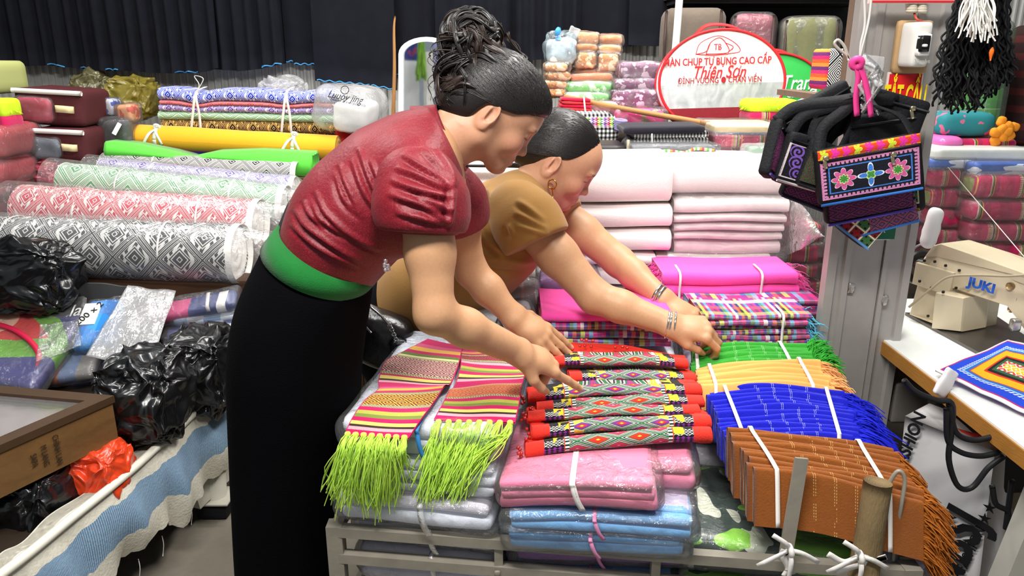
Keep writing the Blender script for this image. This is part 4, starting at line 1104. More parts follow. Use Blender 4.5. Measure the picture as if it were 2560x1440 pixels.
pack('checked_bundle', 'bulging black and white checked bundle with a coloured plaid band', 'fabric bundle', (1398, 283, 1553, 366), 2.85, .22, check_mat('checked_plaid', (15, 8), extra=extra_color), r=.045, amp=.007, seed=31)
def coilpack():
    b = MB(); c = W(1552, 312, 2.86)
    for k in range(6): b.add(*tube_ring(c+A(0, 0, -.006*k+.015), A(.1, -.1, 1), .02, .006))
    tag(b.build('lilac_cord_coil', mat('lilac_cord', '#8f86b8', rough=.6), None), 'lilac coil of cord at the end of the checked bundle', 'cord')
coilpack()
pack('pink_bag', 'hot pink cloth in crinkled plastic under the wooden stick', 'fabric pack', (1538, 275, 1668, 322), 2.9, .16, mat('hot_pink_print', rough=.7, fn=lambda: mixc(noise(30, 3) > .58, '#d81f7c', '#8a6a3a')), r=.03, seed=33, wrapf=M_CLEAR)
pack('pale_pink_bag', 'pale pink cloth in plastic beside the green lace packs', 'fabric pack', (1484, 256, 1548, 288), 2.98, .12, cloth('pale_pink_print', '#d79aa0', var=.3), r=.02, seed=34, wrapf=M_CLEAR)
def checkstack():
    root = empty('checked_cloth_stack', W(1680, 378, 2.5), 'black cloth on a stack of folded black and white checked cloth', 'folded cloth')
    ck = check_mat('small_check', (24, 1.6), axes=(0, 2))
    for k in range(3):
        c, s = pxbox(1578+3*k, 362-16*k, 1782-4*k, 378-15*k, 2.5+.012*k, .17)
        V, F = soft(c, facing(0, 0, -.03), s, .009, 8, .003, 16, 40+k); mk('fold', V, F, ck, root)
    c, s = pxbox(1560, 316, 1768, 336, 2.5, .19)
    V, F = soft(c, facing(0, 0, -.02), (s[0], s[1], s[2]), .012, 8, .003, 12, 44); mk('top_cloth', V, F, cloth('charcoal_cloth', '#24222b'), root)
    tie([W(1630, 334, 2.495), W(1631, 378, 2.495)], .004, .002, A(1, 0, 0), M_WHITESTR, root)
checkstack()
def greypack():
    root = pack('grey_pack', 'flat grey cloth with colourful piping in clear plastic', 'fabric pack', (1585, 366, 1792, 408), 2.38, .22, cloth('slate_cloth', '#565b60'), r=.014, seed=46, wrapf=M_CLEAR)
    C = catmull([W(x, y, 2.37) for x, y in ((1620, 384), (1665, 377), (1710, 381), (1740, 372), (1785, 376))], 30)
    mk('piping', *tube(C, .005, 6), mat('rainbow_piping', fn=lambda: stripes(fr(uvxy('UV')[0]*6), ['#d64a5a', '#e9d9a0', '#5fae4f', '#eee', '#d88a3a'] if False else ['#d64a5a', '#e9d9a0', '#5fae4f', '#eeeeee', '#d88a3a']), rough=.7), root)
greypack()
def darktray():
    root = empty('metal_tray', W(1545, 388, 2.45), 'dark tray with a pale bracket behind the leaning woman', 'tray')
    c, s = pxbox(1470, 366, 1566, 390, 2.45, .2); V, F = soft(c, I3, s, .004, 3, 0); mk('tray_body', V, F, mat('dark_lacquer', '#2a2828', rough=.4), root)
    c, s = pxbox(1566, 350, 1576, 392, 2.44, .02); V, F = soft(c, I3, s, .002, 2, 0); mk('bracket', V, F, mat('pale_brass', '#a39a84', rough=.4, metal=.4), root)
darktray()
for k, (lb, px, m) in enumerate((('striped brocade bale with a blue edge behind the hanging bags', (1786, 335, 1950, 372), 0), ('lower striped brocade bale behind the hanging bags', (1786, 372, 1950, 405), 1))):
    pack('brocade_bale', lb, 'fabric bale', px, 2.5, .2, BALES[m], r=.016, seed=50+k, wrapf=M_CLEAR, group='striped brocade bales')
pack('blue_lined_pack', 'blue and cream cloth in clear plastic on the striped bale', 'fabric pack', (1785, 312, 1958, 338), 2.5, .22, mat('blue_cream', rough=.8, fn=stripe_fn(['#3a5fae', '#c9b58a', '#dccfae'], [1, 2, 1], axis=2)), r=.01, seed=53, wrapf=M_CLEAR)
pack('green_box', 'small clear box of green cloth beside the bags', 'box', (1880, 372, 1960, 410), 2.36, .1, cloth('bottle_green_cloth', '#3f7a52'), r=.01, seed=54, wrapf=M_HAZE)
def fluff(name, label, px, Y, seed, base=True):
    c, s = pxbox(*px, Y, .14); root = empty(name, c-A(0, 0, s[2]/2), label, 'cushion')
    if base:
        V, F = soft(c-A(0, 0, s[2]*.38), I3, (s[0]*.9, .13, s[2]*.6), .02, 8, .004, 20, seed); mk('cushion', V, F, BALES[0], root)
    b = MB(); r = np.random.default_rng(seed)
    V, F = soft(c+A(0, 0, s[2]*.1), I3, (s[0]*.92, .13, s[2]*.62), .02, 6, .003, 30, seed); b.add(V, F)
    for i in range(420):
        a = r.uniform(0, 6.28); rr = math.sqrt(r.random()); p = c+A(math.cos(a)*rr*s[0]*.48, math.sin(a)*rr*.065, s[2]*(.38*(1-rr*rr))+.0)
        d = unit(A(math.cos(a)*rr, math.sin(a)*rr-.3, .5-rr))
        L = .012+.012*r.random(); q = p+d*L+A(0, 0, -.3*L)
        sd = unit(np.cross(d, r.normal(size=3)))*.0022
        b.add([p-sd, p+sd, q], [(0, 1, 2)])
    mk_ = b.build('neon_fringe', mat('neon_yellow_yarn', '#c4e82c', rough=.8, var=.1), root)
fluff('fringed_cushion', 'neon yellow fringe on a striped cushion behind the hanging bags', (1866, 244, 2012, 300), 2.7, 61)

# ------------------------------------------------------------------ round mosquito net bags
def netbag(label, cx, cy, rx, ry, Y, tilt, main, writing, seed):
    c = W(cx, cy, Y); sc = (W(cx+rx, cy, Y)[0]-c[0]); h = (W(cx, cy-ry, Y)[2]-W(cx, cy+ry, Y)[2])/2
    root = empty('mosquito_net_bag', c-A(0, 0, h), label, 'bag')
    R = facing(-.06, -tilt, -.03)                       # x right, y away, z up
    def at(x, z, y=0): return c+R@A(x*sc, y, z*h)
    n = 64; a = np.linspace(0, 2*math.pi, n, endpoint=False); th = .07
    ring = lambda s, y: np.array([at(s*math.cos(t), s*math.sin(t), y) for t in a])
    V = np.vstack([ring(.97, th), ring(1.0, th*.8), ring(1.0, 0.01), ring(.97, 0)]); mk('gusset', V, [f[::-1] for f in gridfaces(4, n, False, True)]+[tuple(range(n))[::-1]], main[3], root)
    # front face in horizontal zones
    def zone(z0, z1, mt, nm, y=0.0):
        P = []
        zs = np.linspace(z0, z1, 14); xs = np.sqrt(np.maximum(0, .97**2-zs**2))
        V = [at(x*t, z, y-.01*(1-(x*t)**2-z*z)) for z, x in zip(zs, xs) for t in np.linspace(-1, 1, 13)]
        return mk(nm, V, gridfaces(14, 13), mt, root)
    zone(-.04, .968, main[0], 'printed_panel')
    zone(-.5, -.04, main[1], 'clear_window')
    zone(-.968, -.5, main[2], 'lower_panel')
    for s, y in ((.985, -.004), (1.0, th)):
        C = np.vstack([ring(s, y), ring(s, y)[:1]]); mk('piping', *tube(C, .0055, 6, False), main[4], root)
    C = catmull([at(-.42, .9, .03), at(-.25, 1.08, .02), at(.0, 1.1, .02), at(.25, 1.02, .02), at(.38, .88, .03)], 16)
    mk('carry_handle', *strap(C, .03, .004, A(0, 1, .3)), main[4], root)
    Rt = np.stack([R[:, 0], R[:, 2], -R[:, 1]], 1)
    for body, x, z, size, m, kw in writing:
        lettering('lettering', body, at(x, z, -.014), Rt, size*sc, m, root, **kw)
    return root, at, Rt, sc
netw = mat('white_nonwoven', '#efefec', rough=.8, var=.06, bump=(12, .3), vscale=9)
netwin = mat('folded_net_in_window', rough=.25, spec=.5, bump=(16, 1.0), fn=lambda: mixc(noise(9, 5, stretch=(1.6, 1, 1), dist=1.5), '#5e686a', '#f6f9f9'))
maroon = cloth('maroon_nonwoven', '#8e2a33')
redpipe = mat('red_piping', '#c9262c', rough=.6)
DK = mat('dark_red_print', '#a5232b', rough=.6)
root, at, Rt, sc = netbag('round white and red mosquito net bag with red lettering', 1804, 204, 157, 132, 2.95, .16, (netw, netwin, maroon, netw, redpipe),
    [('MÀN CHỤP TỰ BỤNG CAO CẤP', -.08, .37, .155, M_TXTRED, dict(sx=.74, bold=.0008)), ('Thiên Sơn', -.06, .165, .27, M_TXTRED, dict(shear=.35, sx=.75, bold=.0006)),
     ('ĐỈNH VUÔNG ● CHÂN VIỀN', -.04, -.005+.02, .125, DK, dict(sx=.78, bold=.0003)), ('KÍCH THƯỚC', .52, -.66, .09, M_TXTWHT, dict(sx=.9))], 70)
def tent_logo():
    b = MB(); o = (-.06, .62)
    P = lambda L: [at(o[0]+x, o[1]+z, -.013) for x, z in L]
    for L in ([(-.36, -.1), (-.3, .1), (-.1, .22), (.06, .22), (.26, .08), (.33, -.06), (.2, -.1), (-.1, -.12), (-.36, -.1)], [(-.2, -.1), (-.14, .1), (.0, .2), (.1, .1), (.14, -.08), (-.2, -.1)], [(-.36, -.1), (-.2, -.05), (-.14, .1)], [(.14, -.08), (.22, .02), (.1, .1)]):
        b.add(*tube(catmull(P(L), 30), .0018, 4))
    b.build('tent_emblem', M_TXTRED, root)
    lettering('emblem_letters', 'TB', at(-.08, .64, -.015), Rt, .13*sc, M_TXTRED, root, bold=.0004, sx=.8)
    b = MB()
    for L in ([(-.3, -.92), (-.28, -.8), (-.2, -.74), (-.1, -.8), (-.08, -.9)], [(-.12, -.9), (-.08, -.78), (.02, -.76), (.08, -.82), (.06, -.9)]):
        b.add(*tube(catmull([at(x, z, -.012) for x, z in L], 20), .0016, 4))
    b.build('tent_drawing', M_TXTWHT, root)
    b = MB(); b.add(*tube([at(.36, -.74, -.012), at(.62, -.74, -.012)], .0012, 4)); b.build('underline', M_TXTWHT, root)
tent_logo()
grnw = mat('green_nonwoven', '#35ad4c', rough=.75, var=.06)
root, at, Rt, sc = netbag('round green mosquito net bag with white lettering behind the white one', 1935, 228, 122, 96, 3.2, .16, (grnw, grnw, grnw, grnw, redpipe),
    [('Trang', .47, .18, .42, M_TXTWHT, dict(shear=.3, sx=.75, bold=.0006)), ('cao cấp', .58, -.1, .22, M_TXTWHT, dict(shear=.1))], 71)
b = MB(); b.add(*tube(catmull([at(.35, -.34, -.012), at(.6, -.22, -.014), at(.88, -.2, -.012)], 12), np.linspace(.002, .006, 12), 5)); b.build('swoosh', M_TXTWHT, root)

# ------------------------------------------------------------------ quilts in bags on the upper shelf
def quiltbag(label, px, Y, mt, seed, rolls=False, wrap_=True, tilt=.0):
    c, s = pxbox(*px, Y, .3); root = empty('quilt_bag', c-A(0, 0, s[2]/2), label, 'bag', 'quilt bags on the upper shelf')
    V, F = soft(c, facing(-.25, 0, tilt), s, .05, 10, .006, 9, seed)
    if rolls:
        lx = (V-c)@A(1, 0, 0); V = V+A(0, -1, .25)*(np.abs(np.sin(lx*38))*.016)[:, None]
    mk('quilt', V, F, mt, root)
    if wrap_:
        V, F = soft(c, facing(-.25, 0, tilt), A(*s)+.016, .05, 14, .006, 9, seed, .004); mk('clear_cover', V, F, M_CLEAR, root)
    for sx in (-.42, .42):
        P = [c+facing(-.25, 0, tilt)@A(s[0]*sx, -s[1]/2-.012+.02*abs(math.sin(t*1.57)), s[2]*.5*t) for t in np.linspace(-1, .92, 10)]
        mk('binding', *tube(catmull(P, 16), .006, 5), mat('brown_binding', '#4a3a38', rough=.7), root)
quiltbag('grey quilt bag on the shelf behind the white post', (1668, 18, 1838, 178), 3.5, cloth('taupe_cover', '#63594f'), 80, wrap_=False)
quiltbag('maroon quilt in a glossy clear bag on the shelf', (1842, 32, 1966, 190), 3.5, cloth('wine_quilt', '#8c3a4c'), 81)
quiltbag('olive green quilt in a clear bag on the shelf', (1966, 42, 2128, 215), 3.45, cloth('olive_quilt', '#6f7050'), 82, rolls=True)
def topshelf():
    root = empty('upper_shelf', W(1920, 240, 3.5), 'dark slatted shelf above the quilt bags', 'shelf')
    dk = mat('dark_shelf_board', '#2c2a2b', rough=.6)
    for y, Yq in ((-20, 3.55), (-4, 3.62), (230, 3.45)):
        a, b_ = W(1690, y, Yq), W(2190, y, Yq); V, F = box(np.minimum(a, b_)-A(0, 0, .02), np.maximum(a, b_)+A(0, .38, .01)); mk('board', V, F, dk, root, False)
    a, b_ = W(1690, -20, 3.94), W(2190, 235, 3.94); V, F = box((a[0], 3.94, b_[2]), (b_[0], 3.96, a[2])); mk('back_panel', V, F, dk, root, False)
topshelf()
# ------------------------------------------------------------------ left side: platform, tarp, case
def polar_cap(c, ax, up, r, flat, n=40, m=9, swirl=3.2, depth=.006, s=1):
    """end of a rolled cloth with a spiral relief"""
    ax = unit(ax); u = unit(up-ax*(up@ax)); v = np.cross(ax, u); V = []; 
    for i in range(m):
        rr = i/(m-1)
        for j in range(n):
            a = j/n*2*math.pi; ph = rr*swirl*m/2-a
            V.append(c+(math.cos(a)*v+math.sin(a)*u*flat)*r*rr*.985+ax*s*depth*(math.sin(ph*1.0)*.5-.2+.5*(1-rr)))
    F = [f if s > 0 else f[::-1] for f in gridfaces(m, n, False, True)]
    return np.array(V), F
def bolt(name, label, cat, p0, p1, r, mt, flat=1.0, group=None, sag=0.0, amp=.003, seed=0, capm=None, parent=None, n=44, sides=48, bumps=0.0):
    C = np.array([lerp(p0, p1, t)-A(0, 0, sag*math.sin(t*math.pi)) for t in np.linspace(0, 1, n)])
    V, F, U = tube(C, r, sides, False, flat=flat)
    # closed seam copy for clean uv
    V = V.reshape(n, sides, 3); V = np.concatenate([V, V[:, :1]], 1); U = griduv(n, sides+1)
    N = V-C[:, None, :]; V = V+N/r*(amp*sn(V.reshape(-1, 3), 18, seed).reshape(n, sides+1))[:, :, None]
    F = [f[::-1] for f in gridfaces(n, sides+1)]
    root = empty(name, lerp(p0, p1, .5)-A(0, 0, r*flat), label, cat, group) if parent is None else parent
    mk('cloth_roll' if parent is None else name, V.reshape(-1, 3), F, mt, U, ) if False else mk('cloth_roll' if parent is None else name, V.reshape(-1, 3), F, mt, root, True, U)
    ax = unit(p1-p0)
    for p, s in ((p0, -1), (p1, 1)):
        v, f = polar_cap(p, ax, A(0, 0, 1), r, flat, s=s); mk('rolled_end', v, f, capm or mt, root)
    return root
def film_sleeve(root, p0, p1, r, mt, seed, over0=.03, over1=.12, flat=1.0, pinch=.35):
    ax = unit(p1-p0); q0, q1 = p0-ax*over0, p1+ax*over1; n = 40
    C = np.array([lerp(q0, q1, t) for t in np.linspace(0, 1, n)])
    L = np.linalg.norm(q1-q0); d1 = np.clip((np.linspace(0, 1, n)*L-(L-over1))/over1, 0, 1); rr = r*1.05*(1-d1*pinch)
    V, F, U = tube(C, rr, 40, False, flat=flat)
    D = (V-np.repeat(C, 40, 0)); D = D/np.linalg.norm(D, axis=1)[:, None]
    k = np.repeat(.25+1.6*d1, 40); V = V+D*(crump(V, 28, seed)*.010*k+.004)[:, None]
    return mk('plastic_sleeve', V, F, mt, root)
def string_loop(C0, ax, r, flat, mt, root, w=.006, name='string'):
    ax = unit(ax); u = A(0, 0, 1)-ax*ax[2]; u = unit(u); v = np.cross(ax, u); a = np.linspace(0, 2*math.pi, 40)
    C = C0+(np.cos(a)[:, None]*v+np.sin(a)[:, None]*u*flat)*r
    return mk(name, *strap(C, w, .0015, ax), mt, root)
EDGE = [(600, 930), (586, 942), (532, 992), (478, 1040), (436, 1082), (397, 1114), (340, 1166), (278, 1218), (180, 1296), (110, 1354), (58, 1396), (0, 1440), (-90, 1510)]
def tarp():
    top = catmull([Z(x, y, .42) for x, y in EDGE], 90); nu, nv = 90, 26
    root = empty('woven_tarp', top.mean(0)-A(0, 0, .25), 'torn blue and white woven tarp draped over the stall edge', 'tarp')
    P = np.zeros((nu, nv, 3)); r = np.random.default_rng(4)
    out = A(1, -.12, 0)
    for i in range(nu):
        t = i/(nu-1); drop = .235+.02*math.sin(t*9)+(.05 if .3 < t < .42 else 0)*math.sin((t-.3)/.12*math.pi)+r.uniform(-.006, .006)
        for j in range(nv):
            s = j/(nv-1)
            if j < 4: p = top[i]-out*.05*(1-j/4)+A(0, 0, .006*math.sin(t*40))
            else:
                q = (j-4)/(nv-5); p = top[i]+A(0, 0, -drop*q)+out*(.018*math.sin(q*3)+.014*math.sin(t*34+q*4)*q+.008*math.sin(t*71+q*2)*q)
            P[i, j] = p
    def tf():
        u, v, _ = uvxy('UV'); w = v+noise(9, 3)*.22-.11
        blue = band(w, .32, .72); th = .5+.5*0
        weave_ = fr(u*260) < .5; n2 = noise(60, 3)
        c = mixc(n2, '#c9c4b2', '#e6e2d4'); b = mixc(weave_*.55, mixc(noise(20, 4), '#3d6488', '#6f97b8'), '#b9c6cf')
        return mixc(blue, c, b)
    m = mat('woven_polypropylene', fn=tf, rough=.65, spec=.3, bump=(150, .4))
    F = gridfaces(nu, nv); V = P.reshape(-1, 3); n = nu*nv
    V = np.vstack([V, V-out*.003]); F = F+[tuple(i+n for i in f[::-1]) for f in F]
    mk('tarp_sheet', V, F, m, root, True, np.vstack([griduv(nu, nv)]*2))
    C = top+A(.004, 0, .004); mk('rolled_hem', *tube(C, .011, 7), mat('white_hem', '#d9d6c8', rough=.7), root)
    for k, (x, y, Y) in enumerate(((476, 1262, 1.99), (405, 1340, 1.8), (346, 1398, 1.66))):
        mk('loose_thread', *tube(catmull([W(x, y, Y), W(x+4, y+22, Y), W(x+2, y+50, Y)], 8), .0012, 4), M_WHITESTR, root)
tarp()
def platform():
    ed = [Z(x, y, .42) for x, y in ((600, 930), (-90, 1510))]
    root = empty('stall_platform', A(-1.6, 1.7, 0), 'low steel and board platform carrying the goods at the left', 'platform')
    wood = mat('dusty_plywood', '#2c2219', rough=.8, var=.3, vscale=8)
    V = np.array([(-2.6, .9, .36), (ed[1][0]-.03, .9, .36), (ed[0][0]-.03, 2.53, .36), (-2.6, 2.53, .36)]); V = np.vstack([V, V+A(0, 0, .035)])
    mk('deck', V, [(3, 2, 1, 0), (4, 5, 6, 7), (0, 1, 5, 4), (1, 2, 6, 5), (2, 3, 7, 6), (3, 0, 4, 7)], wood, root, False)
    wh = mat('chipped_white_steel', '#b9b6a8', rough=.55, var=.15, bump=(25, .2), vscale=20)
    mk('edge_beam', *bar(A(ed[1][0]-.05, .9, .33), A(ed[0][0]-.05, 2.34, .33), .04, .07), wh, root, False)
    for i, p in enumerate((Z(540, 1262, 0.03), A(-1.12, 1.05, 0.03), A(-2.5, 2.3, .03), A(-2.5, 1.0, .03))):
        q = A(p[0]-(.0 if i else -.02), p[1], .34)
        mk('leg', *tube([A(p[0], p[1], .0), q], .034, 20), wh, root)
        V, F = rbox(.12, .11, .008, .003, 3); mk('foot_plate', V+A(p[0], p[1], .062), F, wh, root, False)
        V, F = rbox(.1, .09, .055, .01, 3); mk('foot_block', V+A(p[0], p[1], .03), F, mat('black_rubber', '#17171a', rough=.8), root, False)
    mk('side_brace', *bar(Z(478, 1248, .1), Z(640, 1090, .16), .05, .07), wh, root, False)
platform()
def stepped():
    root = empty('stepped_bench', A(-1.8, 3.0, 0), 'dark wooden stepped bench under the rolls of woven cloth', 'bench')
    wood = mat('dark_bench_wood', '#4d3522', rough=.7, var=.35, bump=(40, .2, (1, 6, 6)), vscale=10)
    for (x1, y0, y1, z) in ((-.82, 2.535, 2.70, .67), (-.75, 2.70, 2.91, .745), (-.7, 2.91, 3.06, .82), (-.65, 3.06, 3.2, .862), (-.62, 3.2, 3.96, .925)):
        V, F = box((-2.6, y0, 0), (x1, y1, z)); mk('step', V, F, wood, root, False)
stepped()
def wooden_case():
    a, b_, c_ = Z(278, 990, .62), Z(-40, 1128, .62), Z(-40, 962, .62)
    d_ = c_+(b_-a)*.0; ex = unit(b_-a); ey = unit(c_-a); ey = unit(ey-A(0, 0, ey[2])); L1, L2 = np.linalg.norm(b_-a)*1.25, np.linalg.norm(c_-a)*1.2
    wd_ = mat('old_brown_wood', rough=.6, spec=.3, bump=(60, .25), fn=lambda: mixc(noise(7, 5, stretch=(1, 1, 4)), mixc(noise(80, 3), '#402a15', '#5e4123'), '#7c5b33'))
    wd2 = mat('brown_wood_lid', '#43301f', rough=.55, var=.25, vscale=15)
    root = empty('wooden_case', a-A(0, 0, .115), 'shallow old wooden case with a glass lid on black bags', 'case')
    P = lambda x, y, z: a+ex*x+ey*y+A(0, 0, z)
    H = .112
    def plank(x0, x1, y0, y1, z0, z1, m, nm='plank'):
        V = [P(x, y, z) for z in (z0, z1) for x, y in ((x0, y0), (x1, y0), (x1, y1), (x0, y1))]
        mk(nm, V, [(0, 1, 2, 3), (7, 6, 5, 4), (4, 5, 1, 0), (5, 6, 2, 1), (6, 7, 3, 2), (7, 4, 0, 3)], m, root, False)
    plank(0, L1, 0, .018, -H, -.02, wd_, 'side_board'); plank(0, .018, .018, L2, -H, -.02, wd_, 'end_board'); plank(0, L1, L2-.018, L2, -H, -.02, wd_, 'side_board')
    plank(0, L1, 0, L2, -H-.008, -H, wd_, 'bottom_board')
    plank(-.004, L1, -.004, .036, -.018, 0, wd2, 'lid_rail'); plank(-.004, .036, .036, L2, -.018, 0, wd2, 'lid_rail'); plank(.036, L1, L2-.036, L2+.004, -.018, 0, wd2, 'lid_rail')
    plank(.036, L1, .036, L2-.036, -.012, -.008, film('case_glass', .06, bs=3, bst=.05), 'lid_glass')
    V, F = soft(P(L1*.5, L2*.5, -.06), np.stack([ex, ey, A(0, 0, 1)], 1), (L1*.85, L2*.75, .07), .02, 14, .008, 40, 5, .012)
    mk('plastic_contents', V, F, mat('pale_plastic_packets', rough=.2, spec=.6, fn=lambda: mixc(noise(22, 4), '#b89aa0', '#e9e6e4')), root)
    Rt = np.stack([A(0, 0, 1)*1.0, ex*1.0, np.cross(A(0, 0, 1), ex)], 1)
    ink = mat('faded_ink', '#2f2013', rough=.8); nrm = -ey
    Rt = np.stack([A(0, 0, -1), -ex, np.cross(A(0, 0, -1), -ex)], 1)
    if Rt[:, 2]@nrm < 0: Rt = np.stack([A(0, 0, 1), -ex, np.cross(A(0, 0, 1), -ex)], 1)
    for s, x in (('CHÍNH LAN', .155), ('M LANG', .185), ('SAPA', .21)):
        lettering('handwriting', s, P(x, -.003, -.07), Rt, .02, ink, root, sx=.7, ext=.0003)
wooden_case()
# ------------------------------------------------------------------ crumpled bags
def crumpled(name, label, cat, px, Y, depth, mt, seed, amp=.03, ns=16, group=None, R=I3, parts=None):
    c, s = pxbox(*px, Y, depth); r = np.random.default_rng(seed+40)
    V, F = rbox(2, 2, 2, .75, 6); bm = bmesh.new(); vs = [bm.verts.new(v) for v in V]
    for f in F: bm.faces.new([vs[i] for i in f])
    bmesh.ops.triangulate(bm, faces=bm.faces[:])
    for v in bm.verts:
        d = v.co.normalized(); v.co = v.co*(1+r.normal()*.045)+Vector(r.normal(size=3)*.05)
    for k, am in enumerate((.15, .035, .0)):
        old = {v for v in bm.verts}; bmesh.ops.subdivide_edges(bm, edges=bm.edges[:], cuts=1, use_grid_fill=True)
        bm.normal_update()
        for v in bm.verts:
            if v not in old: v.co += v.normal*float(np.clip(r.normal(), -1.6, 1.6))*am*(.5+amp*12)*.38+Vector(r.normal(size=3))*am*.05
    bmesh.ops.smooth_vert(bm, verts=bm.verts[:], factor=.2, use_axis_x=True, use_axis_y=True, use_axis_z=True)
    bm.verts.index_update(); V = np.array([v.co[:] for v in bm.verts])*(A(*s)/2); F = [tuple(v.index for v in f.verts) for f in bm.faces]; bm.free()
    o = mk(name, V@R.T+c, F, mt, None, True); return tag(o, label, cat, group)
crumpled('bin_bag', 'knotted black plastic bag right of the wooden case', 'bag', (215, 930, 480, 1150), 1.76, .26, M_BAGBLK, 1, .032, 15, 'black plastic bags')
crumpled('bin_bag', 'black plastic bag beside the tarp and the long skirt', 'bag', (390, 865, 610, 1070), 1.98, .28, M_BAGBLK, 2, .03, 15, 'black plastic bags')
crumpled('bin_bag', 'black plastic bag under the wooden case', 'bag', (-80, 1222, 215, 1465), 1.47, .24, M_BAGBLK, 3, .03, 16, 'black plastic bags')
crumpled('bin_bag', 'dark bag in the shade behind the orange bag', 'bag', (150, 1100, 420, 1240), 1.84, .2, M_BAGBLK, 4, .02, 15, 'black plastic bags')
crumpled('orange_bag', 'crumpled orange plastic bag under the wooden case', 'bag', (165, 1150, 335, 1320), 1.60, .15, mat('orange_plastic', '#d8431f', rough=.3, spec=.6, bump=(20, .5)), 5, .028, 22)
crumpled('plastic_sheet', 'glossy black plastic sheet heaped in front of the white and black roll', 'plastic sheet', (-90, 618, 205, 805), 2.3, .2, M_BAGBLK, 6, .035, 12)
def flatsheet(name, label, cat, quad, Y2Z, mt, th=.012, seed=0, amp=.006, ns=18, n=26, uvm=True, group=None):
    """thin crumpled sheet from four (px,py,z) corners, clockwise from top-left"""
    q = [Z(x, y, z) for x, y, z in quad]; V = []
    for i in range(n):
        for j in range(n):
            u, v = i/(n-1), j/(n-1); V.append(lerp(lerp(q[0], q[1], u), lerp(q[3], q[2], u), v))
    V = np.array(V); V[:, 2] += amp*crump(V, ns, seed); k = len(V); F = gridfaces(n, n)
    V2 = V-A(0, 0, th); FF = [f[::-1] for f in F]+[tuple(i+k for i in f) for f in F]
    for i in range(n-1):
        FF += [(i*n, (i+1)*n, (i+1)*n+k, i*n+k), ((i+1)*n+n-1, i*n+n-1, i*n+n-1+k, (i+1)*n+n-1+k), (i+1, i, i+k, i+1+k), ((n-1)*n+i, (n-1)*n+i+1, (n-1)*n+i+1+k, (n-1)*n+i+k)]
    o = mk(name, np.vstack([V, V2]), FF, mt, None, True, np.vstack([griduv(n, n)]*2)); return tag(o, label, cat, group)
flatsheet('plastic_sheet', 'flat black plastic sheet in front of the woven rolls', 'plastic sheet', [(40, 692, .71), (335, 714, .685), (330, 790, .60), (50, 800, .58)], 0, mat('matt_black_plastic', '#222325', rough=.45, spec=.5), seed=7)
# ------------------------------------------------------------------ printed packs on the platform
FOOT = lambda nm, cols, w: mat(nm, fn=stripe_fn(cols, w, axis=0), rough=.3, spec=.5, bump=(15, .4))
def ppack(label, quad, mt, h=.05, seed=0, strings=(), group='printed cloth packs on the platform', name='printed_pack', wrapf=True):
    """flat pack from four (px,py,z) top corners (back-left, back-right, front-right, front-left)"""
    q = [Z(*p) for p in quad]; c = np.mean(q, 0)-A(0, 0, h/2); ex = unit((q[1]+q[2])-(q[0]+q[3])); ey = unit((q[0]+q[1])-(q[2]+q[3]))
    ez = unit(np.cross(ex, ey)); ey = np.cross(ez, ex); R = np.stack([ex, ey, ez], 1)
    sx = np.linalg.norm((q[1]+q[2])-(q[0]+q[3]))/2; sy = np.linalg.norm((q[0]+q[1])-(q[2]+q[3]))/2
    root = empty(name, c-A(0, 0, h/2), label, 'fabric pack', group)
    V, F = soft(c, R, (sx, sy, h), h*.4, 10, .005, 18, seed, .004); mk('cloth', V, F, mt, root)
    if wrapf:
        V, F = soft(c, R, (sx+.02, sy+.02, h+.012), h*.4, 16, .006, 24, seed+2, .008); mk('plastic_wrap', V, F, M_CLEAR, root)
    for u, m in strings:
        a = np.linspace(-.5, .5, 9); C = [c+R@A(sx*u, sy*1.06*t, h*.56-h*.9*max(0, abs(t)*2-.8)*2) for t in a]
        mk('string', *strap(C, .012, .003, ex), m, root)
    return root, c, R, (sx, sy, h)
NAVY = ['#2a3a78', '#e8e6e4', '#2a3a78', '#d23a80', '#c84a84', '#d9cfc4', '#e8e6e4']
ppack('folded navy and pink printed cloth in plastic with a cream tie', [(305, 765, .61), (590, 715, .665), (597, 748, .64), (330, 802, .57)], FOOT('navy_pink_print', NAVY[::-1], [1, 2, 1, 3, 3, 1, 1]), .045, 1, ((.25, M_WHITESTR),))
ppack('folded white and navy football print cloth in plastic', [(420, 800, .55), (602, 768, .59), (602, 806, .555), (412, 836, .535)], mat('football_print', rough=.3, spec=.5, fn=lambda: mixc(noise(14, 2) > .5, '#3a4a86', '#dfe2e6')), .05, 2)
ppack('rolled royal blue and black striped cloth in plastic', [(415, 840, .52), (592, 815, .54), (590, 862, .50), (405, 872, .49)], FOOT('royal_stripe', ['#2a3ab0', '#2a3ab0', '#9fb6d8', '#2f6fc0'], [3, 3, 1, 2]), .055, 3, ((-.35, mat('light_blue_tie', '#8fb4d8', rough=.5)),))
root, c, R, s = ppack('bright blue pack with a 200 x 2 size label', [(235, 735, .655), (338, 722, .67), (272, 857, .545), (172, 854, .545)], FOOT('bright_blue_print', ['#2f86d6', '#4aa0ea', '#2f86d6', '#3f92e0'], None), .05, 4)
V, F = soft(c+R@A(-s[0]*.28, s[1]*.1, s[2]*.55), R, (s[0]*.42, s[1]*.42, .004), .001, 3, 0); mk('size_label', V, F, mat('white_label', '#eceae6', rough=.6), root, False)
lettering('lettering', '200 x 2', c+R@A(-s[0]*.28, s[1]*.1, s[2]*.55+.004), np.stack([R[:, 0]*.6+R[:, 1]*.8, -R[:, 0]*.8+R[:, 1]*.6, R[:, 2]], 1), .034, M_TXTBLK, root)
root, c, R, s = ppack('black and white pack with large script beside the blue pack', [(150, 752, .64), (235, 738, .655), (190, 800, .59), (105, 810, .58)], mat('black_white_script', rough=.3, fn=lambda: mixc(noise(16, 1) > .6, '#16161c', '#dcdce2')), .04, 5)
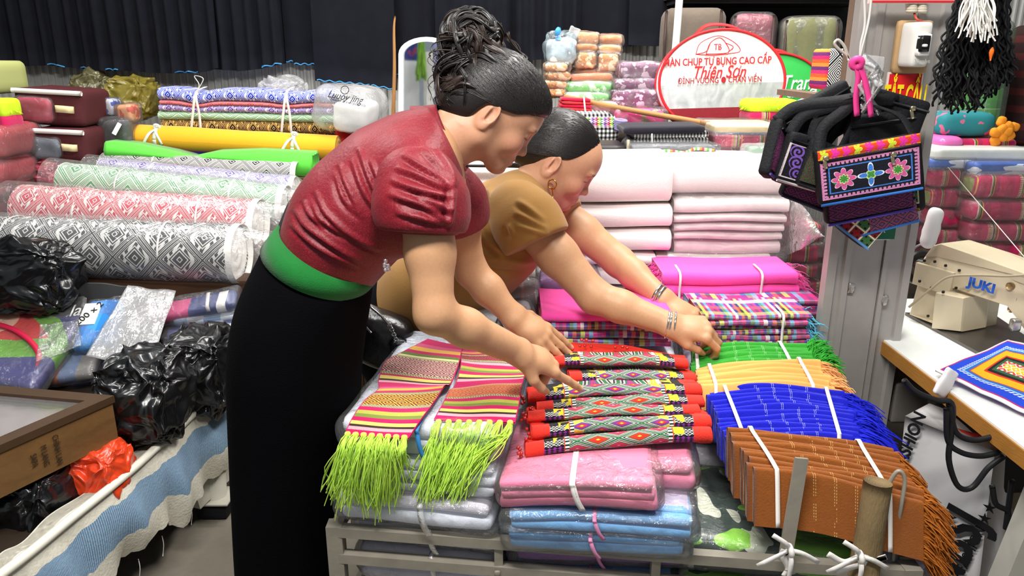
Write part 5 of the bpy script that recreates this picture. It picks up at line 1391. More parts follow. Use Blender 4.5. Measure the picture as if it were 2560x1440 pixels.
lettering('lettering', 'la', c+R@A(.03, 0, s[2]*.62), np.stack([R[:, 0], R[:, 1], R[:, 2]], 1), .06, M_TXTWHT, root, shear=.3)
def picture_pack():
    def f():
        u, v, _ = uvxy('Generated'); w = noise(6, 2)*.25
        c = mixc(v+w > .95, '#34357e', '#2c2c68')
        c = mixc(band(u+v*.9+w, .55, 1.55)*(v > .3), c, '#6fb02c'); c = mixc((u+v*.8+w > .62)*(u+v*.8+w < 1.3)*(v > .5), c, '#d3312c')
        c = mixc(((u-.3)*(u-.3)+(v-.72)*(v-.72)) < .02, c, '#e6b79c')
        return c
    root, c, R, s = ppack('navy cloth pack with a red and green picture and red ribbon', [(-60, 735, .65), (172, 790, .60), (135, 945, .48), (-110, 940, .48)], mat('red_green_picture', fn=f, rough=.3, spec=.5), .06, 6)
    C = catmull([c+R@A(-s[0]*.4, s[1]*.2, s[2]*.66), c+R@A(0, s[1]*.12, s[2]*.7), c+R@A(s[0]*.34, -s[1]*.08, s[2]*.66), c+R@A(s[0]*.44, -s[1]*.3, s[2]*.3)], 20)
    mk('red_ribbon', *strap(C, .016, .003, R[:, 1]), mat('red_ribbon', '#cc2447', rough=.5), root)
picture_pack()
for k, (lb, q, cols) in enumerate((('flat stack of mixed printed cloth left of the black bags', [(105, 880, .5), (260, 862, .52), (230, 930, .46), (60, 945, .45)], ['#3a4a9e', '#b0522f', '#6a7ea6', '#8e8a86']),
                                   ('violet cloth pack in plastic behind the knotted bag', [(180, 900, .45), (300, 885, .46), (290, 930, .43), (170, 945, .43)], ['#5a5ab8', '#6f74c8', '#4a4a98', '#6a6ac0']),
                                   ('pale blue cloth pack under the football print cloth', [(440, 762, .60), (600, 745, .62), (600, 785, .58), (430, 798, .575)], ['#a9c0dc', '#dde3ea', '#7f9cc4', '#c9d4e2']))):
    ppack(lb, q, FOOT('mixed_print_%s' % 'abc'[k], cols, None), .04, 10+k)
flatsheet('plastic_bag', 'empty clear plastic bag lying over the printed packs', 'bag', [(320, 714, .69), (440, 728, .68), (372, 922, .535), (214, 888, .55)], 0, M_HAZE, .002, 9, .008, 30)
flatsheet('plastic_bag', 'torn clear plastic beside the red ribbon pack', 'bag', [(100, 810, .62), (195, 800, .63), (205, 865, .565), (90, 905, .54)], 0, M_CLEAR, .002, 12, .012, 34)
# ------------------------------------------------------------------ rolls of woven cloth
SEL = mat('white_selvedge', '#e9e7e2', rough=.9, bump=(60, .5))
def wroll(label, a, b_, Y, rpx, mt, seed, n_str=2, sleeve=True, over1=.14):
    p0, p1 = W(a[0], a[1], Y[0]), W(b_[0], b_[1], Y[1]); r = rpx*(np.linalg.norm(p1-A(0, 0, CAMH))*.985)/FPX
    root = bolt('woven_roll', label, 'cloth roll', p0, p1, r, mt, .97, 'rolls of woven diamond cloth', 0, .003, seed, SEL)
    ax = unit(p1-p0)
    v, f, u = tube([p1-ax*.004, p1+ax*.02], [r*1.005, r*.985], 40, False); mk('selvedge_fringe', v, f, SEL, root)
    for k in range(n_str):
        string_loop(lerp(p0, p1, .28+.5*k/(max(1, n_str-1))), ax+A(0, .15*(k-.5), 0), r*1.03, .97, M_WHITESTR, root, .007)
    if sleeve: film_sleeve(root, p0, p1, r*1.03, M_HAZE2, seed, .06, over1, .97)
    return root
M_HAZE2 = film('sleeve_film', haze=.07, bs=22, bst=1.0, fk=.28, rough=.2)
wroll('large black and white woven roll in plastic, nearest the platform', (-160, 606), (592, 634), (2.62, 2.58), 72, weave('black_white_weave', '#23252b', nu=14, nv=8), 1)
wroll('red and white woven roll in plastic', (62, 523), (640, 560), (2.82, 2.78), 61, weave('red_white_weave', '#b8203c', nu=14, nv=8), 2)
wroll('green and white woven roll in plastic', (165, 452), (705, 510), (3.0, 2.96), 47, weave('green_white_weave', '#2f8a48', nu=12, nv=6, style=1), 3)
wroll('purple and white woven roll in plastic', (258, 428), (728, 474), (3.14, 3.1), 34, weave('purple_white_weave', '#4a2e9a', nu=13, nv=6, style=1), 4, over1=.05)
wroll('slim black and white woven roll under the green cloth', (262, 408), (735, 432), (3.27, 3.24), 27, weave('black_white_chevron', '#17181c', nu=16, nv=6, style=1), 5, 1, False)
def slabcloth(name, label, pts, Y, h, depth, mt, seed, fold=True, cat='folded cloth'):
    """folded length of cloth following a pixel polyline of its top edge"""
    C = catmull([W(x, y, Y) for x, y in pts], 50); nu = 50; sec = []
    prof = [(0, 0), (.0, -h*.5), (.004, -h), (depth*.5, -h), (depth, -h), (depth, -h*.5), (depth, 0), (depth*.5, .004), (.006, .004)]
    V = np.array([[C[i]+A(0, y, z) for y, z in prof] for i in range(nu)]); k = len(prof)
    V = V.reshape(-1, 3)+A(0, 1, .5)*(sn(V.reshape(-1, 3), 14, seed)*.003)[:, None]
    F = gridfaces(nu, k, False, True)+[tuple(range(k)), tuple((nu-1)*k+i for i in range(k))[::-1]]
    root = empty(name, C.mean(0)-A(0, 0, h), label, cat); mk('cloth', V, F, mt, root)
    e = C[-1]
    for t in (.25, .5, .75):
        mk('fold_edge', *tube([e+A(.002, .004+depth*t, -.004), e+A(.002, .004+depth*t, -h+.004)], .004, 6), mt, root)
    return root
GREENC = mat('bright_green_cloth', '#58c43e', rough=.7, sheen=.2)
slabcloth('green_cloth', 'bright green folded cloth lying over the rolls', [(262, 357), (330, 366), (420, 384), (470, 397), (530, 385), (640, 380), (779, 386)], 3.28, .09, .12, GREENC, 1) if False else None
def greencloth():
    top = [(262, 357), (330, 366), (420, 384), (470, 397), (530, 384), (640, 380), (779, 386)]; bot = [(262, 392), (330, 392), (420, 396), (470, 400), (530, 398), (600, 408), (640, 420), (700, 436), (779, 443)]
    Y = 3.26; nu = 60; xs = np.linspace(262, 779, nu); V = []; d = .13
    for x in xs:
        yt, yb = np.interp(x, *zip(*top)), np.interp(x, *zip(*bot)); a, b_ = W(x, yt, Y), W(x, yb, Y-.02)
        V += [b_, lerp(a, b_, .5)+A(0, -.012, 0), a+A(0, -.004, 0), a+A(0, .01, .006), a+A(0, d, .004), lerp(a, b_, 1)+A(0, d, 0)]
    F = gridfaces(nu, 6, False, True)+[tuple(range(6)), tuple((nu-1)*6+i for i in range(6))[::-1]]
    root = empty('green_cloth', W(520, 430, Y), 'bright green folded cloth lying over the slim roll', 'folded cloth'); mk('cloth', V, F, GREENC, root)
    e = W(779, 388, Y); h = e[2]-W(779, 441, Y)[2]
    for t in (.12, .4, .68): mk('fold_edge', *tube([e+A(.001, d*t, -.002), e+A(.001, d*t, -h+.004)], .008, 6), GREENC, root)
greencloth()
BLUEC = mat('royal_blue_cloth', '#1f2f9a', rough=.8, sheen=.2)
slabcloth('blue_cloth', 'royal blue folded cloth between the green and yellow cloth', [(375, 368), (560, 374), (803, 396)], 3.42, .085, .14, BLUEC, 2)
YEL = mat('golden_yellow_cloth', '#e8a417', rough=.75, sheen=.3, bump=(200, .15))
def yellow():
    p0, p1 = W(350, 343, 3.46), W(846, 371, 3.42); r = 33*3.4/FPX
    root = bolt('yellow_bolt', 'golden yellow rolled bolt of cloth tied with white strips', 'cloth roll', p0, p1, r, YEL, .95, None, 0, .002, 3)
    ax = unit(p1-p0)
    for k, t in enumerate((.105, .79)):
        c = lerp(p0, p1, t); string_loop(c, ax, r*1.02, .95, M_WHITESTR, root, .016, 'tie_strip')
        for dx in (-.02, .012): mk('tie_end', *strap(catmull([c+A(0, -r*.6, r*.75), c+A(dx, -r*1.1, r*.45), c+A(dx*2.6, -r*1.12, -r*.35)], 8), .012, .002, ax), M_WHITESTR, root)
        mk('tie_knot', *tube_ring(c+A(.004, -r*.55, r*.9), A(0, 1, .4), .011, .006), M_WHITESTR, root)
yellow()
slabcloth('red_cloth', 'bright red folded cloth beside the yellow bolt', [(838, 326), (865, 330), (892, 336)], 3.5, .07, .2, mat('bright_red_cloth', '#c81f1c', rough=.7), 4)
def patterned_stack():
    Y = 3.55; root = empty('woven_stack', W(612, 335, Y), 'stack of folded woven cloths in blue, red, purple, green and gold', 'folded cloth')
    L = [('blue', '#1f36b0', '#dfe4f2', 218, 252, 393, 834, 0), ('red', '#a52b3a', '#d98f90', 249, 263, 398, 830, 1), ('purple', '#5a3590', '#e2d9ea', 258, 280, 396, 832, 0), ('green', '#2f7f3f', '#cfe6c8', 276, 302, 394, 834, 2), ('gold', '#231d14', '#d9a95a', 296, 333, 402, 838, 0)]
    for k, (nm, dk, lt, y0, y1, x0, x1, st) in enumerate(L):
        m = weave('stack_weave_%s' % nm, dk, lt, nu=17, nv=4.0, style=0 if st == 0 else st); nu, nv = 70, 14; V = []; r = np.random.default_rng(k)
        xs = np.linspace(x0, x1, nu)
        for x in xs:
            sagm = math.exp(-((x-490)/34)**2)*(12 if k < 3 else -10 if k == 3 else 8)+math.exp(-((x-716)/40)**2)*(8 if k < 3 else 4)
            yy0, yy1 = y0+sagm*(.9-.2*k)+9*(x-393)/440, y1+sagm*(.75-.2*k)+8*(x-393)/440
            a, b_ = W(x, yy0, Y), W(x, yy1, Y); hh = (a[2]-b_[2])/2; c = (a+b_)/2
            for j in range(nv):
                t = j/(nv-1)*2*math.pi*.98-math.pi/2
                V.append(c+A(0, .12-.12*np.sign(math.cos(t))*abs(math.cos(t))**.35, hh*np.sign(math.sin(t))*abs(math.sin(t))**.8))
        F = [f for f in gridfaces(nu, nv)]+[tuple(range(nv))[::-1], tuple((nu-1)*nv+i for i in range(nv))]
        o = mk('folded_layer', V, F, m, root, True, griduv(nu, nv))
        b = MB()
        e = W(x1, (y0+y1)/2+8, Y)
        for i in range(26):
            p = e+A(0, r.uniform(.0, .2), r.uniform(-.5, .5)*(y1-y0)*3.4/FPX); b.add(*tube([p, p+A(.012, -.01, -.004), p+A(.018+.01*r.random(), -.012, -.02)], .0016, 4, False))
        tag(b.build('selvedge_fringe', SEL, o), kind='stuff')
    for x in (490, 716):
        for s in (-8, 8):
            C = catmull([W(x+s*.2, 222, Y)+A(0, .12, .005), W(x, 232, Y-.015), W(x+s, 285, Y-.022), W(x+s*1.6, 336, Y-.012)], 16)
            mk('tie_string', *strap(C, .011, .002, A(1, 0, 0)), M_WHITESTR, root)
    C = catmull([W(490, 232, Y-.01), W(498, 212, Y-.01), W(486, 190, Y-.01), W(508, 196, Y-.01), W(500, 216, Y-.01), W(492, 232, Y-.01)], 24); mk('tie_loop', *strap(C, .006, .002, A(0, 1, 0)), M_WHITESTR, root)
patterned_stack()
def whitepack():
    root = pack('white_sheet_pack', 'white folded sheets in a printed clear bag beside the mirror', 'fabric pack', (838, 255, 940, 335), 3.42, .22, M_WHITE, R=facing(-.15, 0, .04), r=.035, seed=90, amp=.006, crease=.004)
    root2 = empty('printed_plastic_bag', W(880, 300, 3.4), 'clear plastic bag with black script over white sheets', 'bag')
    V, F = soft(W(880, 270, 3.5), facing(-.15, 0, .12), (.29, .26, .2), .07, 16, .01, 14, 91, .012); mk('bag_film', V, F, M_HAZE, root2)
    Rt = np.stack([unit(A(1, 0, -.2)), unit(A(.2, .35, 1)), unit(np.cross(A(1, 0, -.2), A(.2, .35, 1)))], 1)
    lettering('script_print', 'Luuoy jing', W(862, 243, 3.345), Rt, .045, M_TXTBLK, root2, shear=.4, sx=.8)
    mk('round_logo', *tube_ring(W(862, 225, 3.36), A(0, 1, -.3), .017, .0015), M_TXTBLK, root2)
    lettering('small_print', 'beauty & everyday life', W(870, 256, 3.335), Rt, .017, M_TXTBLK, root2, shear=.3)
whitepack()
crumpled('plastic_bag', 'domed clear plastic bag behind the blue woven stack', 'bag', (640, 192, 776, 345), 3.72, .2, M_HAZE, 20, .02, 12)
crumpled('plastic_bag', 'olive tinted plastic bag with a knot under the black skirts', 'bag', (255, 192, 398, 305), 3.55, .24, film('olive_film', .34, '#b7a84a', bs=14, bst=1.0), 22, .022, 14)
crumpled('plastic_bag', 'dull olive plastic bag at the tin wall', 'bag', (178, 178, 285, 340), 3.72, .2, film('dull_olive_film', .45, '#85805a', bs=14), 23, .025, 14)
pack('blue_pack', 'small blue and white plastic pack beside the maroon quilt bag', 'fabric pack', (258, 248, 300, 290), 3.45, .1, mat('blue_white_print', rough=.4, fn=lambda: mixc(noise(30, 2) > .5, '#2f4fae', '#c9cdd6')), r=.02, seed=24, wrapf=M_CLEAR)
pack('orange_pack', 'small orange red plastic pack under the olive bag', 'fabric pack', (292, 262, 345, 305), 3.4, .1, mat('orange_print', rough=.4, fn=lambda: mixc(noise(30, 2) > .5, '#c8452f', '#e0a070')), r=.02, seed=25, wrapf=M_CLEAR)
root = pack('dark_pack', 'dark cloth pack with a paper tag beside the lower quilt bag', 'fabric pack', (256, 300, 345, 372), 3.36, .14, cloth('dark_grey_cloth', '#3c3b40'), r=.03, seed=26, wrapf=M_CLEAR)
V, F = soft(W(292, 322, 3.33), facing(0, -.3, .5), (.02, .002, .055), .0005, 2, 0); mk('paper_tag', V, F, mat('paper', '#e2e2dc', rough=.8), root, False)
# ------------------------------------------------------------------ maroon quilt bags and pink stacks at the far left
def mquilt(label, px, Y, wincol, seed):
    c, s = pxbox(*px, Y, .3); R = facing(.1, 0, .06); root = empty('quilt_carry_bag', c-A(0, 0, s[2]/2), label, 'bag', 'maroon quilt carry bags')
    mar = mat('maroon_quilted_cloth', '#4f2024', rough=.8, bump=(120, .5, (1, 1, 6)))
    V, F = soft(c, R, s, .03, 10, .004, 12, seed); mk('bag_body', V, F, mar, root)
    V, F = soft(c+R@A(-s[0]*.2, -.012, -.01), R, (s[0]*.56, s[1], s[2]*.72), .03, 12, .006, 16, seed, .004); mk('quilt', V, F, cloth('quilt_%s' % label[:5], wincol), root)
    V, F = soft(c+R@A(-s[0]*.2, -.02, -.01), R, (s[0]*.58, s[1], s[2]*.76), .03, 14, .005, 20, seed, .006); mk('clear_window', V, F, M_CLEAR, root)
    C = catmull([c+R@A(x*s[0], -s[1]/2-.002, s[2]*.42) for x in (-.49, -.2, .2, .49)], 16); mk('white_zip', *tube(C, .011, 6), mat('white_zip', '#dcd9d4', rough=.6), root)
    C = catmull([c+R@A(s[0]*x, -s[1]/2-y, s[2]*z) for x, y, z in ((.12, .004, -.02), (.15, .03, .0), (.24, .034, .0), (.33, .03, -.01), (.36, .004, -.03))], 14)
    mk('handle', *strap(C, .028, .004, A(0, 0, 1)), mat('cream_handle', '#d8c79a', rough=.7), root)
mquilt('upper maroon quilt bag with a crimson quilt in its window', (38, 222, 258, 316), 3.2, '#b02a4a', 1)
mquilt('grey quilt showing in the lower maroon quilt bag', (74, 322, 264, 408), 3.15, '#66727e', 2)
PINKQ = mat('pink_red_quilt', rough=.75, bump=(30, .3), fn=lambda: mixc(noise(5, 3, stretch=(1, 1, 4)), '#97163a', '#bb4540'))
for k, (lb, px) in enumerate((('topmost pink red folded quilt at the left edge', (-70, 318, 82, 404)), ('second pink red folded quilt at the left edge', (-70, 404, 80, 470)), ('third pink red folded quilt at the left edge', (-70, 455, 74, 505)), ('lowest pink red folded quilt at the left edge', (-70, 500, 52, 556)))):
    pack('folded_quilt', lb, 'quilt', px, 2.92-.03*k, .3, PINKQ, r=.045, seed=30+k, amp=.009, crease=.006, wrapf=M_CLEAR, group='pink red quilts at the left edge')
crumpled('plastic_bag', 'clear bag of wine red cloth between the quilts and the green roll', 'bag', (70, 405, 190, 480), 3.1, .2, mat('wine_plastic', '#8a2a3c', rough=.3, spec=.6, bump=(20, .5)), 31, .02, 18)
pack('green_bag', 'pale green and maroon bag at the left edge below the black skirts', 'bag', (-60, 152, 40, 238), 3.25, .3, mat('pale_green_maroon', rough=.6, fn=lambda: mixc(uvxy('Generated')[0] > .62, '#5a2a2c', '#b9bf7a')), r=.03, seed=33)
fluff('fringed_cushion', 'neon fringed striped cushion at the left edge', (-60, 240, 46, 320), 2.98, 34)
# ------------------------------------------------------------------ steel crate that carries the front goods
RL0, RL1 = W(838, 1312, 1.26), W(2275, 1418, 1.105)
def crate():
    root = empty('goods_crate', A(.2, 1.5, 0), 'grey angle-iron crate full of wrapped cloth in front', 'crate')
    ex = unit(RL1-RL0); ey = A(-ex[1], ex[0], 0); ey = unit(ey); Lx = np.linalg.norm(RL1-RL0); D = .78
    P = lambda x, y, z: A(*(RL0+ex*x+ey*y)[:2], z)
    zt = (RL0[2]+RL1[2])/2
    zt0, zt1 = RL0[2], RL1[2]
    zl = lambda x: lerp(zt0, zt1, x/Lx)
    for x in (0, Lx):
        for y in (0, D):
            mk('post', *bar(P(x, y, 0), P(x, y, zl(x)+.004), .03, .03, (0, 1, 0)), M_STEEL, root, False)
    for dz in (0, -.058, -.2):
        mk('front_rail', *bar(P(0, -.004, zl(0)+dz-.008), P(Lx, -.004, zl(Lx)+dz-.008), .02, .02), M_STEEL, root, False)
    for x in (.318, .605):
        mk('upright', *bar(P(x, -.002, .1), P(x, -.002, zl(x)-.008), .016, .016, (0, 1, 0)), M_STEEL, root, False)
    for x in (0, Lx):
        for dz in (0, -.2): mk('side_rail', *bar(P(x, 0, zl(x)+dz-.008), P(x, D, zl(x)+dz-.008), .02, .02), M_STEEL, root, False)
    mk('back_rail', *bar(P(0, D, zt-.008), P(Lx, D, zt-.008), .02, .02), M_STEEL, root, False)
    V, F = box((-.012, 0, 0), (.012, 1, 1)); 
    V = [P(.0, .0, .24), P(Lx, .0, .24), P(Lx, D, .24), P(0, D, .24), P(0, 0, .26), P(Lx, 0, .26), P(Lx, D, .26), P(0, D, .26)]
    mk('bottom_board', V, [(3, 2, 1, 0), (4, 5, 6, 7), (0, 1, 5, 4), (1, 2, 6, 5), (2, 3, 7, 6), (3, 0, 4, 7)], mat('crate_board', '#5a5148', rough=.8), root, False)
    for x in (.318, .605):
        b = MB(); V, F = rbox(.012, .006, .012, .003, 3); mk('weld_bolt', V+P(x, -.018, zl(x)-.066), F, M_STEEL, root)
    return P, Lx, zl
CP_, CL, czl = crate()
# ------------------------------------------------------------------ wrapped cloth packs inside and on the crate
def lpack(label, x0, x1, z0, z1, y0, y1, mt, seed, n_fold=3, strings=(), film_=M_CLEAR, group='wrapped cloth packs in the crate', yaw=0.0, roll=0.0, bow=.0, cat='fabric pack', name='wrapped_pack', lump=.006):
    """wrapped pack in crate coordinates: x along the front, y back, z height; several folded layers inside"""
    c = CP_((x0+x1)/2, (y0+y1)/2, (z0+z1)/2); ex = unit(CP_(1, 0, 0)-CP_(0, 0, 0)); R0 = np.stack([ex, np.cross(A(0, 0, 1), ex), A(0, 0, 1)], 1)@facing(yaw, 0, roll)
    s = A(x1-x0, y1-y0, z1-z0); root = empty(name, c-A(0, 0, s[2]/2), label, cat, group)
    h = s[2]/n_fold
    for k in range(n_fold):
        cc = c+R0@A(RNG.uniform(-.004, .004), RNG.uniform(-.002, .004), -s[2]/2+h*(k+.5))
        V, F = soft(cc, R0, (s[0]*RNG.uniform(.955, .985), s[1]*.97, h*1.02), min(h*.48, .03), 12, .0028, 16, seed*10+k, .002)
        L = (V-c)@R0; V = V+R0[:, 2]*(bow*(1-(L[:, 0]/(s[0]/2))**2)+lump*.6*sn(L, 8, seed+k))[:, None]
        mk('folded_cloth', V, F, mt[k % len(mt)] if isinstance(mt, (list, tuple)) else mt, root)
    V, F = soft(c, R0, s+A(.022, .01, .008), min(s[2]*.45, .04), 26, .004, 14, seed, .0055)
    L = (V-c)@R0; V = V+R0[:, 2]*(bow*(1-(L[:, 0]/(s[0]/2))**2)+lump*.6*sn(L, 8, seed))[:, None]
    mk('plastic_wrap', V, F, film_, root)
    for u, m, w in strings:
        P = [c+R0@A(s[0]*u+dx, y, z+bow*(1-(2*u)**2)) for dx, y, z in ((0, s[1]*.1, s[2]*.55), (0, -s[1]*.47, s[2]*.54), (.002, -s[1]*.53, s[2]*.36), (.008, -s[1]*.535, -s[2]*.1), (.016, -s[1]*.52, -s[2]*.5))]
        mk('string', *strap(catmull(P, 18), w, .002, ex), m, root)
    return root
PALE = cloth('pale_blue_white_cloth', '#e2e7f2', var=.05)
PALE2 = cloth('pale_lilac_white_cloth', '#e0dce6', var=.05)
BLTIE = mat('blue_tie', '#3a86c8', rough=.5); PKTIE = mat('pink_tie', '#d58ab0', rough=.5)
lpack('white cloth pack on top of the left pile, under the neon fringes', .012, .315, .708, .778, .01, .5, PALE, 1, 2, ((.02, BLTIE, .008),))
lpack('white cloth pack second from the top of the left pile', .02, .315, .637, .706, .0, .5, PALE, 2, 3)
lpack('white cloth pack resting on the crate rail', .005, .31, .572, .635, -.012, .5, [PALE, PALE2], 3, 2, ((.06, M_HAZE, .012),))
lpack('white cloth pack just below the crate rail at the left', .03, .31, .512, .566, .012, .5, PALE2, 4, 3, ((.05, M_HAZE, .01),))
lpack('white cloth pack lowest in view at the left', .03, .31, .43, .508, .012, .5, [PALE2, PALE], 5, 3, ((.06, M_HAZE, .01),))
lpack('grey cloth pack at the bottom of the crate, left', .03, .31, .265, .425, .012, .5, PALE2, 6, 3)
PKC = cloth('baby_pink_cloth', '#dd7f9c', var=.05); BLC = cloth('sky_blue_cloth', '#6ea7d8', var=.06); PUC = cloth('orchid_cloth', '#a05cb0', var=.06); LAV = cloth('lavender_white_cloth', '#bfb6cf', var=.06)
lpack('pink cloth pack in plastic under the embroidered scarves', .318, .602, .655, .708, -.03, .26, PKC, 7, 3, ((-.02, M_WHITESTR, .008), (-.005, M_WHITESTR, .004)), roll=-.07, bow=.006)
lpack('pink cloth pack in plastic beside the blue scarves', .56, .67, .662, .716, .05, .36, PKC, 8, 2, roll=-.03)
lpack('lavender white pack under the pink cloth', .36, .66, .632, .655, -.005, .3, LAV, 9, 2, roll=-.03)
lpack('upper sky blue pack in plastic with a pink tie', .335, .668, .606, .646, -.035, .3, BLC, 10, 2, ((-.02, PKTIE, .007),), roll=-.05, bow=.004)
lpack('second sky blue pack in plastic above the rail', .335, .655, .566, .606, -.03, .3, BLC, 11, 2, ((-.02, PKTIE, .007),), roll=-.05)
lpack('orchid purple pack behind the crate rail', .34, .66, .512, .556, .014, .3, PUC, 12, 2, ((-.01, PKTIE, .006),), roll=-.07)
lpack('sky blue pack below the orchid pack', .34, .64, .45, .502, .014, .3, BLC, 13, 2, ((.0, PKTIE, .006),), roll=-.05)
lpack('navy cloth pack low in the middle of the crate', .34, .62, .265, .445, .014, .3, cloth('navy_cloth', '#232a4c'), 14, 3)
GPR = mat('green_leaf_print', rough=.35, spec=.5, fn=lambda: mixc(noise(9, 2) > .53, mixc(noise(11, 1, stretch=(2, 1, 1)) > .56, '#17352a', '#dfe3cf'), '#8fd23a'))
lpack('dark green and lime printed pack under the brown scarves', .64, 1.0, .515, .585, .014, .3, GPR, 15, 2, cat='fabric pack')
lpack('dark green and lime printed pack lower in the crate', .64, 1.0, .43, .51, .014, .3, GPR, 16, 2)
lpack('green printed pack at the bottom of the crate', .64, 1.0, .265, .425, .014, .3, GPR, 17, 3)
lpack('clear plastic pack at the right end of the crate', .985, 1.085, .48, .6, .02, .25, LAV, 18, 2)
lpack('white pack filling the middle of the crate', .33, .99, .27, .60, .32, .76, PALE2, 19, 3, lump=0)
lpack('white pack behind the embroidered scarves', .33, .66, .605, .738, .36, .76, PALE, 20, 3, lump=0)
lpack('grey pack under the green and orange scarves', .68, 1.02, .605, .73, .33, .76, LAV, 21, 3, lump=0)
lpack('white pack at the back of the left pile', .02, .315, .44, .765, .515, .76, PALE2, 22, 3, lump=0)
# ------------------------------------------------------------------ leaning bundles of folded scarves
def strand(p, d, L, r, rng, droop=.5, wig=.1, n=6, g=A(0, 0, -1)):
    t = np.linspace(0, 1, n); w = rng.normal(size=3)*wig*L; w2 = rng.normal(size=3)*wig*L*.5
    C = p+d*L*t[:, None]+g*(droop*L*t**2)[:, None]+w*(t**1.5)[:, None]+w2*np.sin(t*6)[:, None]
    return tube(C, np.linspace(r, r*.6, n), 3, False)
def scarf_mat(name, col, dash='#e9dcc0', lines=True, us=(.36, .48, .60, .72)):
    def f():
        u, v, _ = uvxy('UV'); base = mixc(noise(90, 3), col, tuple(min(1, x*1.12) for x in [int(col[i:i+2], 16)/255 for i in (1, 3, 5)]))
        m = None
        for c in us:
            for d in (-.006, .006):
                q = ab(u-(c+d)) < .0016; m = q if m is None else mx(m, q)
        return mixc(m*(fr(v*46) < .55)*(noise(70, 1) > .42)*.8, base, dash)
    return mat(name, fn=f, rough=.88, sheen=.25, bump=(320, .3), spec=.15)
def leaning(name, label, L0, R0, L1, R1, n, h, th, mt, fr_r=None, fr_l=None, lean=.45, bow=.012, seed=0, ties=(.22, .76), group='tied bundles of fringed scarves', fdir=A(.9, -.1, -.1), flen=.06, nst=26, drop_front=None, fmat=None, fw=.0011, hl=None):
    r = np.random.default_rng(seed); root = empty(name, (L0+R0)/2-A(0, 0, h), label, 'scarf bundle', group)
    tops = []
    nu = 30
    for i in range(n):
        t = (i/(n-1)) if n > 1 else 0
        a, b_ = lerp(L0, L1, t)+r.normal(size=3)*A(.004, .0008, .0015), lerp(R0, R1, t)+r.normal(size=3)*A(.006, .0008, .0015)
        us = np.linspace(0, 1, nu); ph = r.uniform(0, 6); C = np.array([lerp(a, b_, u)+A(0, 0, bow*math.sin(u*math.pi)+.0018*math.sin(u*7+ph))+A(0, .002*math.sin(u*9+ph), 0) for u in us])
        tops.append(C)
        hh = h if i == 0 else min(h, (hl or h)); fd = unit(A(0, -lean, -1)); nd = unit(A(0, -1, lean))     # down the face, outwards
        k = 6; prof = []
        for j in range(7): prof.append((fd*hh*(1-j/6)*1.0, th/2))
        for j in range(1, k): ang = math.pi*j/k; prof.append((-fd*th/2*math.sin(ang), th/2*math.cos(ang)))
        for j in range(4): prof.append((fd*hh*(j/3)*.9, -th/2))
        V = np.array([[c+p+nd*q for p, q in prof] for c in C]); m = len(prof)
        V = V.reshape(-1, 3); F = [f for f in gridfaces(nu, m)]+[tuple(range(m))[::-1], tuple((nu-1)*m+q for q in range(m))]
        V = V+nd*(sn(V, 22, seed+i)*.0012)[:, None]
        o = mk('scarf', V, F, mt, root, True, griduv(nu, m))
        for (fm, end, sg) in ((fr_r, C[-1], 1), (fr_l, C[0], -1)):
            if not fm: continue
            b = MB()
            for q in range(nst if i else nst*2):
                s = r.random()*(.55 if i else 1.0); p = end+fd*hh*s+nd*th*r.uniform(-.5, .6); d = unit(fdir*A(sg, 1, 1)+r.normal(size=3)*.16)
                b.add(*strand(p, d, flen*r.uniform(.75, 1.15), fw, r, .45, .09))
            tag(b.build('fringe', fmat or mt, o), kind='stuff')
    for u in ties:
        k = int(u*(nu-1)); fd = unit(A(0, -lean, -1)); nd = unit(A(0, -1, lean))
        hp = sorted([tuple(T[k]-fd*(th/2+.003)) for T in tops], key=lambda p: p[1]); hull = []
        for p in hp:
            while len(hull) > 1 and (hull[-1][1]-hull[-2][1])*(p[2]-hull[-2][2])-(hull[-1][2]-hull[-2][2])*(p[1]-hull[-2][1]) >= 0: hull.pop()
            hull.append(p)
        P = [tops[0][k]+fd*h*.98+nd*(th/2+.003), tops[0][k]+fd*h*.5+nd*(th/2+.003), tops[0][k]+nd*(th/2+.002)]+[A(*p) for p in hull]+[tops[-1][k]+fd*.03-nd*(th/2+.003)]
        P = [A(lerp(P[0][0], P[-1][0], (p[1]-P[0][1])/(P[-1][1]-P[0][1]+1e-9)), p[1], p[2]) for p in P]
        mk('tie_string', *strap(catmull(P, 40), .0075, .002, A(1, 0, 0)), M_WHITESTR, root)
    return root, tops
BROWN = scarf_mat('rust_brown_scarf', '#7c4415', '#e6c27a'); BLUE = scarf_mat('royal_blue_scarf', '#1218a8', '#d9dcf2'); ORG = mat('apricot_scarf', '#f2a558', rough=.85, sheen=.25, bump=(320, .2)); GRN = scarf_mat('emerald_scarf', '#2f8f2a', '#c9e8b8')
leaning('scarf_bundle', 'rust brown fringed scarves tied in a bundle on the crate edge', W(1880, 1172, 1.165), W(2318, 1262, 1.125), W(1814, 1078, 1.305), W(2235, 1128, 1.25), 10, .095, .0115, BROWN, True, None, .32, .008, 1, (.16, .80), fdir=A(.75, -.25, -.45), flen=.05, nst=110, fw=.0016, hl=.095, fmat=mat('rust_yarn', '#a85f1c', rough=.85, var=.25))
leaning('scarf_bundle', 'royal blue fringed scarves tied in a bundle', W(1812, 1098, 1.325), W(2150, 1098, 1.31), W(1762, 974, 1.475), W(2108, 982, 1.455), 12, .075, .0095, BLUE, True, None, .42, .012, 2, (.17, .87), fdir=A(.8, -.2, -.3), flen=.075, nst=130, fw=.0017, hl=.06, fmat=mat('blue_yarn', '#1620c4', rough=.85, var=.2))
